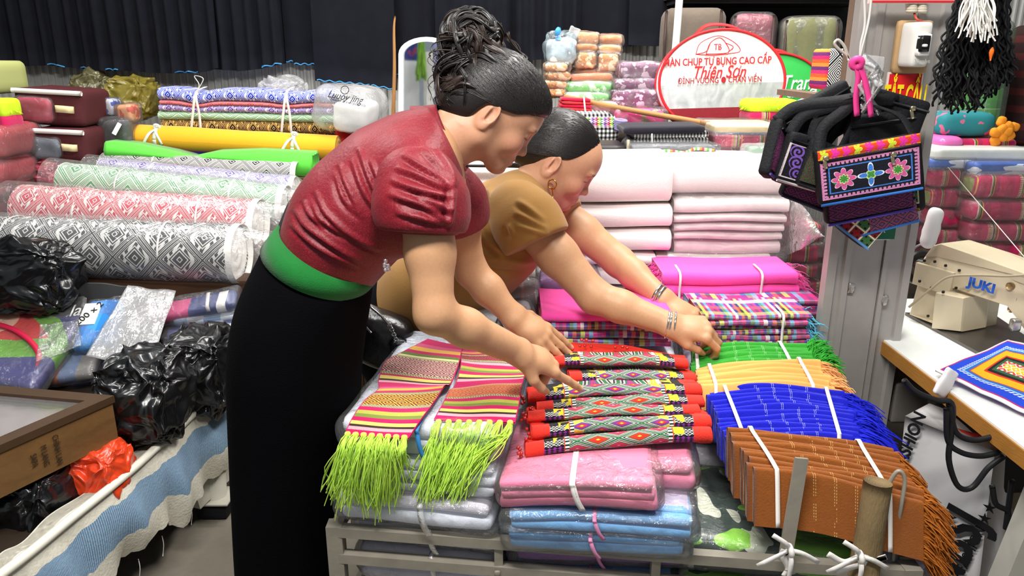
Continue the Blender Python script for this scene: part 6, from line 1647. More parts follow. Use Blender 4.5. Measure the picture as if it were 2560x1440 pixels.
leaning('scarf_bundle', 'apricot orange fringed scarves tied in a bundle', W(1738, 968, 1.475), W(2088, 972, 1.49), W(1736, 930, 1.56), W(2045, 908, 1.575), 6, .05, .0125, ORG, True, None, .6, .012, 3, (.13, .84), fdir=A(.8, -.1, -.2), flen=.045, nst=110, hl=.03, fw=.0019)
leaning('scarf_bundle', 'emerald green fringed scarves tied in a bundle', W(1728, 922, 1.575), W(2040, 902, 1.59), W(1728, 874, 1.665), W(2015, 868, 1.665), 6, .05, .0125, GRN, True, None, .6, .008, 4, (.06, .76), fdir=A(.6, .15, .3), flen=.055, nst=110, fw=.0016, hl=.03, fmat=mat('green_yarn', '#2f9a2c', rough=.85, var=.2))
# ------------------------------------------------------------------ embroidered black and red scarves (each its own)
def emb_mat(name, ph, core='#c8321e', alt='#7a2a86'):
    def f():
        u, v, _ = uvxy('UV'); w = ab(u-.5)*2
        x = tri((u-.5)*9+ph); y = tri(v*4.0+.4); d = x+y; dd = ab(d-1.0)
        fld = stripes(fr(dd*1.0), ['#1d6a38', '#e8e4dc', '#17171a', '#e8e4dc', '#1d6a38', core, '#c8321e', '#e6c23a'], [.10, .07, .10, .10, .10, .24, .17, .12])
        fine = (fr(dd*16) < .5)*band(dd, .07, .44); fld = mixc(fine*.75, fld, '#17171a')
        oth = (fr((u-.5)*4.5+ph*.5+.25) < .5)
        fld = mixc(oth*(dd > .5)*band(fr(dd*9), .0, .5)*.8, fld, alt); fld = mixc((1-oth)*(w > .42)*(dd < .3)*.8, fld, '#d9b52e')
        tri_ = (fr(v*7) < (.5+.5*0)) ; zz = tri(v*16)
        brd = mixc(zz > .5, '#f0eee8', '#17301e')
        mot = mixc(band(v, .30, .56)*(tri(u*70)*.8+tri(v*26)*.8 > .8), '#141417', '#8a2f94'); mot = mixc(band(v, .58, .8)*(fr(tri(u*46)+tri(v*22)) < .34), mot, '#e8e4dc')
        mot = mixc((w < .70)*(v > .62)*(noise(40, 1) > .5), mot, '#c9b52c')
        c = mixc(w > .53, fld, brd); c = mixc(w > .575, c, '#c8321e'); c = mixc(w > .585, c, mot); c = mixc(w > .80, c, '#cf2f22')
        return c
    return mat(name, fn=f, rough=.85, sheen=.15, bump=(380, .45), spec=.15)
EMB = [emb_mat('embroidered_band_white', 0.0), emb_mat('embroidered_band_purple', 1.0, '#7a2a86', '#c8321e'), emb_mat('embroidered_band_green', .0, '#1d6a38', '#7a2a86')]
BEAD = mat('red_glass_bead', '#b8281c', rough=.15, spec=.7)
ROWS = [  # left px, right px, centre raise (px), front Y, band height px
    ((1378, 912), (1722, 914), 8, 1.515, 30), ((1424, 952), (1742, 954), 6, 1.475, 31), ((1320, 1000), (1756, 984), 10, 1.40, 31), ((1342, 1028), (1762, 1010), 8, 1.368, 27),
    ((1320, 1052), (1752, 1034), 8, 1.338, 27), ((1330, 1092), (1780, 1064), 8, 1.295, 36), ((1314, 1138), (1782, 1098), 10, 1.255, 42)]
def emb_scarves():
    nm = ['farthest', 'second', 'third', 'fourth', 'fifth', 'sixth', 'nearest']
    for i, (l, r_, up, Y, bh) in enumerate(ROWS):
        a, b_ = W(l[0], l[1], Y), W(r_[0], r_[1], Y); nu = 60; us = np.linspace(0, 1, nu); h = bh*.86*1.42/FPX; dp = .10
        rise = .028
        dr = .017; prof = [(.075, -h*.30), (.045, -h*.42), (dr, -h*.5)]+[(dr-dr*math.cos(t), h*.5*math.sin(t)) for t in (-1.1, -.6, -.1, .4, .9, 1.35, 1.8, 2.3)]+[(.045, h*.05), (.075, -h*.2)]
        V = np.array([[lerp(a, b_, u)+A(0, y, z+up*1.4/FPX*math.sin(u*math.pi)+.0012*math.sin(u*11+i*2)) for y, z in prof] for u in us]); m = len(prof)
        vv = np.array([0, .04, .1, .2, .32, .44, .56, .68, .8, .9, .95, .98, 1.0]); U = np.stack([np.repeat(us, m), np.tile(vv, nu)], 1)
        V = V.reshape(-1, 3)+A(0, 0, 1)*(sn(V.reshape(-1, 3), 30, i)*.0012)[:, None]
        root = empty('embroidered_scarf', (a+b_)/2-A(0, 0, h), 'black scarf with red ends and woven diamond band, %s of the fanned row' % nm[i], 'scarf', 'embroidered black and red scarves')
        mk('embroidered_band', V, gridfaces(nu, m)+[tuple(range(m))[::-1], tuple((nu-1)*m+q for q in range(m))], EMB[(i+(1 if i in (2, 3) else 0)) % 2 if i != 4 else 0], root, True, U)
        rr = np.random.default_rng(i); beads = []
        for q in range(5 if i > 1 else 3):
            V, F = rbox(.007, .007, .007, .0034, 4); mk('bead', V+a+A(-.008+rr.uniform(-.006, .004), rr.uniform(-.004, .02), rr.uniform(-.012, .008)), F, BEAD, root)
        for e, s in ((a, 1), (b_, -1)):
            V, F = soft(e+A(.012*s, .03, -.004), I3, (.03, .05, h*.8), h*.2, 5, .001, 40, i); mk('red_end_lining', V, F, mat('red_cotton', '#cf2f22', rough=.85), root)
emb_scarves()
def flap():
    q = [W(1378, 872, 1.62), W(1418, 856, 1.65), W(1560, 862, 1.66), W(1692, 888, 1.62), W(1715, 900, 1.58), W(1560, 893, 1.57), W(1400, 890, 1.57)]
    root = empty('red_scarf_flap', q[0]-A(0, 0, .02), 'red cotton scarf end with rows of red beads under the flat hand', 'scarf')
    V = np.vstack([q, np.array(q)-A(0, 0, .012)]); n = len(q)
    mk('red_cloth', V, [tuple(range(n))[::-1], tuple(range(n, 2*n))]+[(i, (i+1) % n, n+(i+1) % n, n+i) for i in range(n)], mat('red_cotton', '#cf2f22'), root, False)
    for (x, y) in ((1450, 864), (1462, 864), (1478, 866), (1454, 850), (1466, 850), (1482, 852), (1538, 868), (1556, 867), (1568, 870)):
        V, F = rbox(.008, .008, .007, .0035, 4); mk('bead', V+W(x, y, 1.60), F, BEAD, root)
flap()
# ------------------------------------------------------------------ striped runners with neon fringes
RUN = ['#c4145c', '#d2557f', '#e2b04a', '#c4145c', '#6a7a36', '#dfe0a0', '#c4145c', '#3a2a24', '#e7a9b4', '#c4145c', '#b0b04a', '#7a8a3a', '#c4145c', '#e6cf6a', '#3a2a24', '#e3a3ae', '#c4145c']
def run_mat(name, b0, b1, bcol, bbg):
    def f():
        u, v, _ = uvxy('UV'); vv = v+noise(7, 2)*.012
        c = stripes(fr(vv*2.0), RUN, [2, 1, 1.2, 1, 1, 1, 1.4, .6, 1, 1.5, 1, 1, 1.2, 1, .7, 1, 1.5])
        p = tri(u*9); q = tri(vv*34); d = fr((p+q)*2.2); pat = (d < .42)
        brd = (tri(u*90) > .5)
        for (a, b) in ((b0, bcol), (b1, bcol)):
            z = band(vv, a[0], a[1]); c = mixc(z, c, mixc(pat, bbg, a[2])); z2 = either(band(vv, a[0]-.018, a[0]), band(vv, a[1], a[1]+.018)); c = mixc(z2, c, mixc(brd, '#4a4a22', '#e6dca8'))
        c = mixc(v > .965, c, '#cc1060')
        edge = either(u < .012, u > .988); c = mixc(edge, c, '#c4145c')
        return c
    return mat(name, fn=f, rough=.85, sheen=.2, bump=(360, .4))
NEON = mat('neon_green_yarn', '#d2ff66', rough=.75, var=.12)
def runner(label, rows, mt, fr_groups, seed):
    """rows: (left px,py,z),(right px,py,z) from back to front"""
    r = np.random.default_rng(seed); Lc = catmull([Z(*a) for a, b in rows], 80); Rc = catmull([Z(*b) for a, b in rows], 80); nv = 16
    V = np.array([[lerp(Lc[i], Rc[i], t) for t in np.linspace(0, 1, nv)] for i in range(80)]).reshape(-1, 3)
    V[:, 2] += sn(V, 26, seed)*.0035+.004; n = len(V); U = griduv(80, nv)[:, ::-1]
    root = empty('striped_runner', V.mean(0)-A(0, 0, .02), label, 'runner', 'striped runners with neon fringes')
    F = gridfaces(80, nv); V2 = V-A(0, 0, .003)
    mk('woven_cloth', np.vstack([V, V2]), F+[tuple(i+n for i in f[::-1]) for f in F], mt, root, True, np.vstack([U, U]))
    e0, e1 = Lc[-1], Rc[-1]; ng = len(fr_groups)
    for g, (tx, ty) in enumerate(fr_groups):
        t = (g+.5)/ng; p0 = lerp(e0, e1, t)+A(0, -.002, .003); tipc = W(tx, ty, 1.222); b = MB()
        v, f = rbox(.012, .01, .012, .005, 4); b.add(v+p0, f)
        for q in range(34):
            off = r.normal(size=3)*A(.008, .006, .006); e = tipc+r.normal(size=3)*A(.012, .006, .017)
            m1 = p0+A(0, -.022, -.012)+off*.5+A((e-p0)[0]*.15, 0, 0); m2 = lerp(p0, e, .6)+A(0, -.014, .0)+r.normal(size=3)*A(.006, .004, .003)
            C = catmull([p0+off*.25, m1, m2, e], 10); b.add(*tube(C, .0011, 3, False))
        tag(b.build('tassel', NEON, root), kind='stuff')
    return root
z0 = .80
runner('striped pink runner with neon fringe beside the black skirt', [((1070, 850, .80), (1156, 868, .80)), ((1004, 882, .805), (1150, 900, .805)), ((962, 908, .80), (1140, 930, .80)), ((946, 955, .79), (1126, 962, .795)), ((946, 978, .792), (1112, 966, .80)), ((912, 1005, .795), (1090, 1000, .797)), ((882, 1045, .785), (1052, 1050, .79)), ((860, 1088, .765), (1022, 1098, .77))],
       run_mat('striped_brocade_runner_a', (.20, .36, '#e8c9b8'), (.66, .76, '#e6c23a'), None, '#7a1c30'), [(826, 1222), (850, 1240), (880, 1225), (905, 1250), (930, 1262), (950, 1255), (975, 1240), (1000, 1175)], 1)
runner('striped pink runner with neon fringe beside the embroidered scarves', [((1150, 874, .80), (1268, 880, .80)), ((1152, 890, .803), (1300, 905, .803)), ((1150, 925, .803), (1312, 935, .803)), ((1136, 966, .795), (1308, 956, .80)), ((1122, 978, .797), (1304, 972, .80)), ((1106, 1015, .79), (1298, 1015, .79)), ((1084, 1058, .775), (1288, 1060, .775))],
       run_mat('striped_brocade_runner_b', (.16, .22, '#4a3a2a'), (.62, .76, '#e0a04a'), None, '#b8344a'), [(1056, 1232), (1075, 1236), (1092, 1222), (1112, 1228), (1132, 1232), (1150, 1226), (1160, 1210), (1195, 1150)], 2)
# ------------------------------------------------------------------ plaid and pink cloth beyond the scarves
PLC = ['#8a1c6a', '#c21a72', '#2a2a8a', '#4f8a5a', '#58a8c8', '#c21a72', '#e8e4dc', '#2a2a8a', '#c85a3a', '#1c1c24', '#b8c84a', '#8a1c6a', '#58a8c8', '#c21a72']
def plaid(name, rep, sh):
    def f():
        u, v, _ = uvxy('UV'); a = stripes(fr(u*rep+sh), PLC); b = stripes(fr(v*2.6+sh), PLC[::-1]); return mixc(.45*1.0+0*0, a, b) if False else mixc(.38, a, b)
    return mat(name, fn=f, rough=.85, sheen=.15, bump=(300, .3))
HOT = cloth('hot_pink_cloth', '#f54fa8', var=.06, sheen=.3)
def foldstack(name, label, L0, R0, zs, depth, mats, seed, cat='folded cloth', fringes=None, ties=(), group=None, skew=A(0, 0, 0)):
    """stack of folded cloths, front folds facing the camera; zs: list of layer heights bottom to top"""
    r = np.random.default_rng(seed); root = empty(name, (L0+R0)/2, label, cat, group); z = 0; tops = []
    for k, h in enumerate(zs):
        nu, m = 40, 14; us = np.linspace(0, 1, nu); o = A(r.normal()*.004, r.normal()*.003, z); ph = r.uniform(0, 6)
        V = []
        for u in us:
            c = lerp(L0, R0, u)+o+skew*z+A(0, 0, h/2+.0018*math.sin(u*8+ph)); hh = h*.52*(1+.1*math.sin(u*5+ph))
            for j in range(m):
                if j < 9:
                    a = -math.pi/2+math.pi*j/8; V.append(c+A(0, hh-math.cos(a)*hh*1.0, math.sin(a)*hh))
                else: V.append(c+A(0, depth if j in (11, 12, 13, 10) else depth*.5, hh if j < 12 else -hh))
        F = [f for f in gridfaces(nu, m)]+[tuple(range(m))[::-1], tuple((nu-1)*m+i for i in range(m))]
        mo = mk('folded_layer', V, F, mats[k % len(mats)], root, True, griduv(nu, m))
        if fringes and fringes[0](k):
            b = MB()
            for q in range(fringes[2]):
                for e, s in ((R0, 1), (L0, -1)):
                    if s < 0 and not fringes[3]: continue
                    p = e+o+A(0, r.random()*depth*.7, r.random()*h); b.add(*strand(p, unit(A(s*.9, -.3, 0)+r.normal(size=3)*.3), .04*r.uniform(.6, 1.2), .0014, r, .5, .15))
            tag(b.build('fringe', fringes[1], mo), kind='stuff')
        z += h*1.01
    for u in ties:
        c = lerp(L0, R0, u); P = [c+A(0, .03, -.002), c+A(0, -.004, 0), c+A(.0, -.005, z*.5), c+A(.0, -.002, z+.002), c+A(.005, depth*.5, z+.004)]
        mk('tie_string', *strap(catmull(P, 16), .006, .002, A(1, 0, 0)), M_WHITESTR, root)
    return root
PL = [plaid('madras_plaid_rose', 2.2, .0), plaid('madras_plaid_violet', 1.8, .35), plaid('madras_plaid_berry', 2.6, .62)]
foldstack('plaid_stack', 'hot pink cloth on folded plaid scarves between the two women', W(1352, 868, 1.70), W(1676, 872, 1.68), [.02, .02, .022, .024], .2, [PL[1], PL[0], PL[2], HOT], 1)
foldstack('plaid_stack', 'folded plaid scarves tied with string and a turquoise fringe', W(1742, 864, 1.74), W(2016, 862, 1.73), [.0125]*6, .14, PL, 2, ties=(.76,), fringes=(lambda k: k % 2 == 0, mat('turquoise_yarn', '#58b8d8', rough=.85), 18, False))
foldstack('plaid_stack', 'folded plaid scarves under the hot pink bundle', W(1720, 792, 1.90), W(2046, 788, 1.88), [.014]*3, .18, [PL[2], PL[0], PL[1]], 3, fringes=(lambda k: True, mat('plaid_yarn', '#a03a7a', rough=.85), 16, False))
foldstack('pink_bundle', 'hot pink fringed scarves tied in a bundle before the white rolls', W(1655, 768, 1.97), W(1992, 766, 1.95), [.028, .028, .034], .18, [HOT], 4, ties=(.12, .72), fringes=(lambda k: True, HOT, 60, True))
foldstack('white_pack', 'white packed cloth under the pink bundles', W(1330, 815, 2.06), W(2020, 815, 2.06), [.04, .042], .5, [M_WHITE], 8)
pack('lilac_pack', 'lilac cloth in clear plastic behind the leaning arms', 'fabric pack', (1352, 700, 1500, 790), 1.98, .2, cloth('lilac_cloth', '#a87ab8', var=.1), r=.03, seed=5, wrapf=M_CLEAR)
pack('grey_striped_pack', 'grey striped cloth in crinkled plastic behind the flat hand', 'fabric pack', (1236, 735, 1345, 830), 1.86, .16, mat('grey_stripe', fn=stripe_fn(['#6f7076', '#8a8b90', '#c9a0a0', '#6f7076'], [3, 3, .6, 3], axis=0), rough=.6), r=.025, seed=6, wrapf=M_HAZE)
root = pack('white_printed_pack', 'white plastic pack with bold black print between the arms', 'fabric pack', (1180, 790, 1330, 868), 1.72, .14, mat('white_plastic_pack', '#d9dde4', rough=.4, bump=(20, .4)), r=.02, seed=7, wrapf=M_CLEAR)
lettering('bold_print', 'AT', W(1262, 812, 1.715), np.stack([A(1, 0, 0), unit(A(0, .3, 1)), unit(A(0, -1, .3))], 1), .05, M_TXTBLK, root)
# support under the back goods
def backbench():
    root = empty('goods_table', A(.5, 2.4, 0), 'plain wooden table under the white rolls and pink bundles', 'table')
    wd_ = mat('plain_table_wood', '#7a5c3c', rough=.75, var=.25, vscale=9)
    V, F = box((-.1, 2.05, .64), (.80, 2.62, .672)); mk('table_top', V, F, wd_, root, False)
    for x in (-.06, .76):
        for y in (2.09, 2.58): mk('leg', *bar(A(x, y, 0), A(x, y, .64), .05, .05, (0, 1, 0)), wd_, root, False)
backbench()
# ------------------------------------------------------------------ white cotton rolls
def flatbolt(label, px, Y, depth, mt, seed, layers=0, wrapf=None, group='white cotton bolts', rnd=.5):
    x0, y0, x1, y1 = px; a, b_ = W(x0, y1, Y), W(x1, y1, Y); h = W(x0, y0, Y)[2]-a[2]; root = empty('cotton_bolt', (a+b_)/2, label, 'cloth roll', group)
    nu, m = 30, 30; V = []
    for u in np.linspace(0, 1, nu):
        c = lerp(a, b_, u)+A(0, depth/2, h/2+.002*math.sin(u*6+seed))
        for j in range(m):
            t = j/m*2*math.pi-math.pi/2; cx, sx_ = math.cos(t), math.sin(t)
            V.append(c+A(0, -depth/2*np.sign(cx)*abs(cx)**rnd, h/2*np.sign(sx_)*abs(sx_)**(rnd+.15)))
    V = np.array(V); V = V+A(0, -1, .5)*(sn(V, 9, seed)*.002)[:, None]
    F = gridfaces(nu, m, False, True)+[tuple(range(m))[::-1], tuple((nu-1)*m+i for i in range(m))]
    mk('rolled_cloth', V, F, mt, root)
    for k in range(layers):
        s = 1-.12*(k+1); C = []
        for j in range(m+1):
            t = j/m*2*math.pi-math.pi/2; cx, sx_ = math.cos(t), math.sin(t); C.append(b_+A(.002-.004*k, depth/2-depth/2*s*np.sign(cx)*abs(cx)**rnd, h/2+h/2*s*np.sign(sx_)*abs(sx_)**(rnd+.15)))
        mk('fold_edge', *tube(C, .004, 5, False), mt, root)
    if wrapf:
        V, F = soft((a+b_)/2+A(.02, depth/2, h/2), I3, (abs(b_[0]-a[0])+.07, depth+.02, h+.012), .03, 22, .004, 16, seed, .007); mk('plastic_wrap', V, F, wrapf, root)
    return root
PW = M_PINKWHITE
flatbolt('large white cotton bolt on top, behind the leaning woman', (1112, 394, 1678, 516), 2.16, .3, PW, 1, 2)
flatbolt('white cotton bolt second from the top, behind the leaning face', (1380, 517, 1678, 576), 2.15, .3, PW, 2, 2)
flatbolt('white cotton bolt third from the top with visible layers', (1380, 577, 1675, 637), 2.14, .3, PW, 3, 3)
flatbolt('pale cotton bolt fourth from the top, partly behind the arm', (1400, 638, 1640, 668), 2.14, .28, PW, 4)
flatbolt('pale cotton bolt lowest behind the arm', (1400, 669, 1632, 722), 2.14, .28, PW, 5)
flatbolt('thick white cotton bolt on top of the right column', (1668, 398, 2010, 494), 2.2, .3, PW, 6, 0)
for k, (y0, y1) in enumerate(((496, 536), (537, 559), (560, 581), (582, 603), (604, 640))):
    flatbolt('folded white cotton in the wrapped right column, %s layer' % ['first', 'second', 'third', 'fourth', 'fifth'][k], (1684, y0, 1972-6*k, y1), 2.19, .28, PW, 10+k, rnd=.4)
def colwrap():
    c, s = pxbox(1676, 494, 2000, 642, 2.17, .3); V, F = soft(c, I3, A(*s)+A(.0, .02, .012), .03, 24, .004, 16, 5, .006)
    root = empty('plastic_wrap_bag', c-A(0, 0, s[2]/2), 'clear plastic bag around the right column of white cotton', 'bag'); mk('bag_film', V, F, M_CLEAR, root)
    q = [W(1975, 498, 2.2), W(2012, 520, 2.12), W(2056, 588, 2.05), W(2000, 625, 2.1), W(1960, 642, 2.2), W(1968, 560, 2.12)]
    n = 20; C0 = catmull(q[:3], n); C1 = catmull([q[4], q[3], q[2]], n); V = np.array([[lerp(C0[i], C1[i], t)+A(0, -.02*math.sin(t*3.14), 0) for t in np.linspace(0, 1, 9)] for i in range(n)]).reshape(-1, 3)
    V = V+A(0, 1, .2)*(crump(V, 30, 4)*.008)[:, None]; mk('loose_bag_end', V, gridfaces(n, 9), M_HAZE, root)
colwrap()
for k, (y0, y1) in enumerate(((636, 664), (665, 700))):
    flatbolt('folded cream cotton under the wrapped right column, %s' % ('upper', 'lower')[k], (1640, y0, 1926, y1), 2.17, .28, PW, 20+k, rnd=.4, wrapf=M_CLEAR if k == 0 else None)
def ruler():
    root = empty('dark_shears', W(1215, 418, 2.14), 'dark flat shears lying on the white bolt under the bent face', 'shears')
    mk('blade', *bar(W(1150, 414, 2.12), W(1300, 416, 2.12), .02, .006), mat('dark_steel', '#3c3c3a', rough=.35, metal=.7), root, False)
    mk('handle_loop', *tube_ring(W(1296, 413, 2.12), A(0, .3, 1), .022, .005), mat('dark_steel', '#3c3c3a'), root)
ruler()
# ------------------------------------------------------------------ black handbag beside the skirt
def handbag():
    root = empty('handbag', W(950, 905, 1.62), 'black leather handbag with silver zips beside the long skirt', 'handbag')
    lea = mat('black_leather', '#121214', rough=.3, spec=.6, bump=(60, .4))
    V, F = soft(W(940, 840, 1.72), facing(.1, .0, .45), (.16, .1, .13), .035, 16, .006, 22, 3, .005); mk('bag_body', V, F, lea, root)
    z = mat('silver_zip', '#b9b9b9', rough=.25, metal=1)
    mk('zip', *tube(catmull([W(922, 764, 1.655), W(955, 792, 1.65), W(980, 820, 1.65)], 12), .003, 5), z, root)
    mk('zip', *tube(catmull([W(905, 805, 1.645), W(928, 832, 1.64)], 8), .0025, 5), z, root)
    b = MB()
    for t in np.linspace(0, 1, 7):
        p = lerp(W(974, 812, 1.65), W(990, 848, 1.64), t); b.add(*tube_ring(p, A(1 if int(t*6) % 2 else 0, 1, .2), .0045, .0012))
    b.build('chain', z, root)
    V, F = soft(W(1000, 870, 1.66), facing(0, 0, .2), (.05, .05, .05), .02, 10, .004, 40, 6, .006); mk('leather_tassel', V, F, lea, root)
handbag()
# ------------------------------------------------------------------ bars and ties at the crate front
def crate_extras():
    mk('flat_iron_bar', *bar(W(1962, 1400, 1.105), W(2004, 1145, 1.13), .022, .006, (0, 1, 0)), M_STEEL, None, False)
    o = bpy.data.objects['flat_iron_bar']; tag(o, 'flat grey iron bar tied upright to the crate rail', 'bar')
    C = np.array([lerp(W(2158, 1440, 1.095), W(2196, 1205, 1.115), t) for t in np.linspace(0, 1, 10)]); wdm = mat('weathered_stick_wood', '#7d6a4a', rough=.85, var=.4, bump=(50, .5, (8, 8, 1)), vscale=16)
    v, f, u = tube(C, np.linspace(.024, .0225, 10), 14, True); v = v+(v-np.repeat(C, 14, 0))*(sn(v, 30, 2)*.06)[:, None]
    tag(mk('wooden_stake', v, f, wdm), 'weathered wooden stake tied to the crate in front of the brown scarves', 'stake')
    C = catmull([W(2180, 1330, 1.125), W(2205, 1260, 1.13), W(2220, 1215, 1.135), W(2245, 1178, 1.135), W(2262, 1200, 1.13), W(2252, 1270, 1.12), W(2240, 1330, 1.12), W(2232, 1400, 1.12)], 40)
    tag(mk('wire_hook', *tube(C, .0035, 7), M_STEEL), 'bent grey wire hook beside the wooden stake', 'hook')
    for k, (pts, lb) in enumerate(((((1950, 1378), (1968, 1384), (1975, 1376), (1958, 1390), (1970, 1420), (1960, 1440)), 'white tie knotted around the iron bar'), (((2070, 1385), (2110, 1405), (2150, 1392), (2185, 1400), (2215, 1392), (2150, 1412), (2090, 1430)), 'white tie knotted around the wooden stake'))):
        P = [W(x, y, 1.078) for x, y in pts]; root = empty('white_tie', P[0], lb, 'tie')
        mk('tie_band', *strap(catmull(P, 40), .010, .002, A(.2, 0, 1)), M_WHITESTR, root)
        c = P[2]
        for d in ((-.03, 0, -.018), (.03, 0, -.014), (.0, -.004, -.04), (-.02, -.004, .02)): mk('tie_end', *strap(catmull([c, c+A(*d)*.6+A(0, -.008, .008), c+A(*d)*1.7], 8), .008, .0015, A(.3, 0, 1)), M_WHITESTR, root)
        mk('knot', *tube_ring(c, A(1, 0, .2), .008, .005), M_WHITESTR, root)
crate_extras()
# ------------------------------------------------------------------ steel pillar with sign, breaker box and cards
PY = 1.745
def vx(px500): return W(px500, 500, PY)[0]
def pillar():
    st = mat('scuffed_steel_pillar', rough=.42, spec=.45, metal=.25, bump=(40, .08), fn=lambda: mixc(noise(3, 5, stretch=(1, 1, .25)), mixc(noise(40, 3), '#8a8581', '#a09b96'), '#b0aba6'))
    root = empty('pillar', A((vx(2073)+vx(2308))/2, PY+.08, 0), 'scuffed steel channel pillar behind the hanging bags', 'pillar', kind='structure')
    def prism(nm, prof, z0=0.0, z1=2.9):
        n = len(prof); V = [A(x, y, z) for z in (z0, z1) for x, y in prof]
        mk(nm, V, [tuple(range(n))[::-1], tuple(range(n, 2*n))]+[(i, (i+1) % n, n+(i+1) % n, n+i) for i in range(n)], st, root, False)
    a, b_, c_, d_ = vx(2090), vx(2146), vx(2228), vx(2308)
    w = .014
    prism('channel', [(a, PY+.03), (a, PY), (a+w*1.4, PY-.004), (a+w*1.6, PY+.003), (b_-w*1.2, PY+.003), (b_-w, PY-.006), (b_, PY-.006), (b_, PY+.03)])
    prism('centre_plate', [(b_+.002, PY+.03), (b_+.002, PY-.001), (c_-.002, PY-.001), (c_-.002, PY+.03)])
    prism('channel', [(c_, PY+.12), (c_, PY-.007), (c_+w*.8, PY-.007), (c_+w, PY+.003), (d_-w*1.8, PY+.003), (d_-w*1.5, PY-.004), (d_-w*.3, PY-.004), (d_, PY+.002), (d_, PY+.12)])
    for (x, y) in ((2128, 722), (2212, 752)):
        V, F = soft(W(x, y, PY-.006), I3, (.014, .008, .026), .004, 8, .003, 200, x, .002); mk('weld_bead', V, F, mat('weld_metal', '#b5b0aa', rough=.3, metal=.8), root)
pillar()
RF = np.stack([A(1, 0, 0), A(0, 0, 1), A(0, -1, 0)], 1)
def pillar_items():
    yel = mat('yellow_paint', '#f2d21e', rough=.6)
    root = empty('warning_sign', W(2255, 345, 1.73), 'red sign with yellow Vietnamese lettering on the pillar', 'sign')
    c, s = pxbox(2202, 185, 2306, 352, 1.728, .004); V, F = box(c-A(*s)/2, c+A(*s)/2); mk('red_panel', V, F, mat('red_sign_paint', '#cf1f22', rough=.5), root, False)
    V, F = box(c-A(*s)/2-A(.004, -.002, .004), c+A(*s)/2+A(.004, .002, .004)); mk('white_edge', V, F, mat('white_edge', '#d8d0c8', rough=.6), root, False)
    lettering('lettering', 'TẮT CẦU', W(2262, 243, 1.7255), RF, .066, yel, root, sx=.33, bold=.0016)
    lettering('lettering', 'DAO ĐIỆN', W(2250, 330, 1.7255), RF, .05, yel, root, sx=.36, bold=.0016)
    root = empty('breaker_box', W(2300, 185, 1.73), 'white circuit breaker box on a wooden board', 'switch box')
    c, s = pxbox(2230, 50, 2338, 184, 1.72, .018); V, F = soft(c, I3, s, .006, 6, .0005, 20, 1); mk('wooden_board', V, F, mat('pale_board', '#a98a62', rough=.7, var=.2), root)
    c, s = pxbox(2272, 54, 2336, 168, 1.668, .055); V, F = soft(c, facing(.12), s, .008, 6, 0); wp = mat('white_plastic', '#d6d4ce', rough=.4); mk('box_cover', V, F, wp, root)
    c, s = pxbox(2293, 84, 2333, 140, 1.655, .02); V, F = soft(c, facing(.12), s, .003, 4, 0); mk('switch_frame', V, F, mat('white_plastic_gloss', '#eceae6', rough=.3), root)
    c, s = pxbox(2298, 88, 2329, 130, 1.65, .02); V, F = soft(c, facing(.12), s, .002, 3, 0); mk('switch_window', V, F, mat('black_plastic', '#151515', rough=.3), root)
    V, F = soft(W(2312, 114, 1.645), I3, (.008, .012, .006), .002, 3, 0); mk('switch_lever', V, F, wp, root)
    lettering('maker_name', 'Vinake', W(2306, 153, 1.660), RF, .012, mat('grey_print', '#a8a6a0'), root)
    for k, x in enumerate((2278, 2302)):
        root = empty('cable_coupling', W(x, 34, 1.7), 'ribbed cream cable coupling above the breaker box, %s' % ('left', 'right')[k], 'coupling')
        b = MB()
        for j in range(5): b.add(*tube_ring(W(x+j*.3, 4+j*6, 1.70), A(.1, 0, 1), .0085, .004))
        b.build('ribbed_sleeve', mat('cream_plastic', '#cfc7b4', rough=.5), root)
    tag(mk('red_wire', *tube(catmull([W(2286, 34, 1.7), W(2292, 48, 1.68), W(2310, 56, 1.68)], 10), .0025, 6), mat('red_wire_sheath', '#b04a3a', rough=.4)), 'short red wire entering the breaker box', 'wire')
    root = empty('poster_card', W(2190, 600, 1.73), 'white and green printed card stuck low on the pillar', 'card')
    c, s = pxbox(2140, 500, 2240, 600, 1.732, .002); V, F = box(c-A(*s)/2, c+A(*s)/2); mk('white_card', V, F, mat('card_white', '#dfe2de', rough=.6), root, False)
    c, s = pxbox(2140, 571, 2240, 598, 1.7305, .002); V, F = box(c-A(*s)/2, c+A(*s)/2); mk('green_strip', V, F, mat('card_green', '#1f6a4c', rough=.6), root, False)
    lettering('lettering', 'art', W(2205, 577, 1.7285), RF, .014, M_TXTWHT, root)
    root = empty('sign_strip', W(2280, 4, 1.7), 'pale strip with a red edge across the top of the pillar', 'sign')
    mk('pale_board', *bar(W(2172, -4, 1.69), W(2402, -4, 1.69), .01, .02), mat('pale_pink_board', '#e2c9c0', rough=.6), root, False)
    mk('red_edge', *bar(W(2172, 4, 1.689), W(2402, 4, 1.689), .011, .004), M_TXTRED, root, False)
    wwire = mat('white_wire', '#d0cec8', rough=.4)
    for k, pts in enumerate((((2160, -20), (2162, 60), (2152, 110), (2150, 145)), ((2180, -20), (2172, 50), (2155, 120), (2148, 148)))):
        tag(mk('white_wire', *tube(catmull([W(x, y, 1.66) for x, y in pts], 20), .0025, 6), wwire), 'thin white wire down to the bag knot, %s of two' % ('left', 'right')[k], 'wire')
    zs = W(2100, 229, 2.2)[2]; V, F = box((W(1990, 235, 2.2)[0], 1.92, zs-.016), (W(2140, 235, 1.93)[0], 2.36, zs)); tag(mk('bracket_shelf', V, F, mat('brown_upright', '#6d5a4a', rough=.7, var=.2), None, False), 'short brown shelf under the woven cushion', 'shelf')
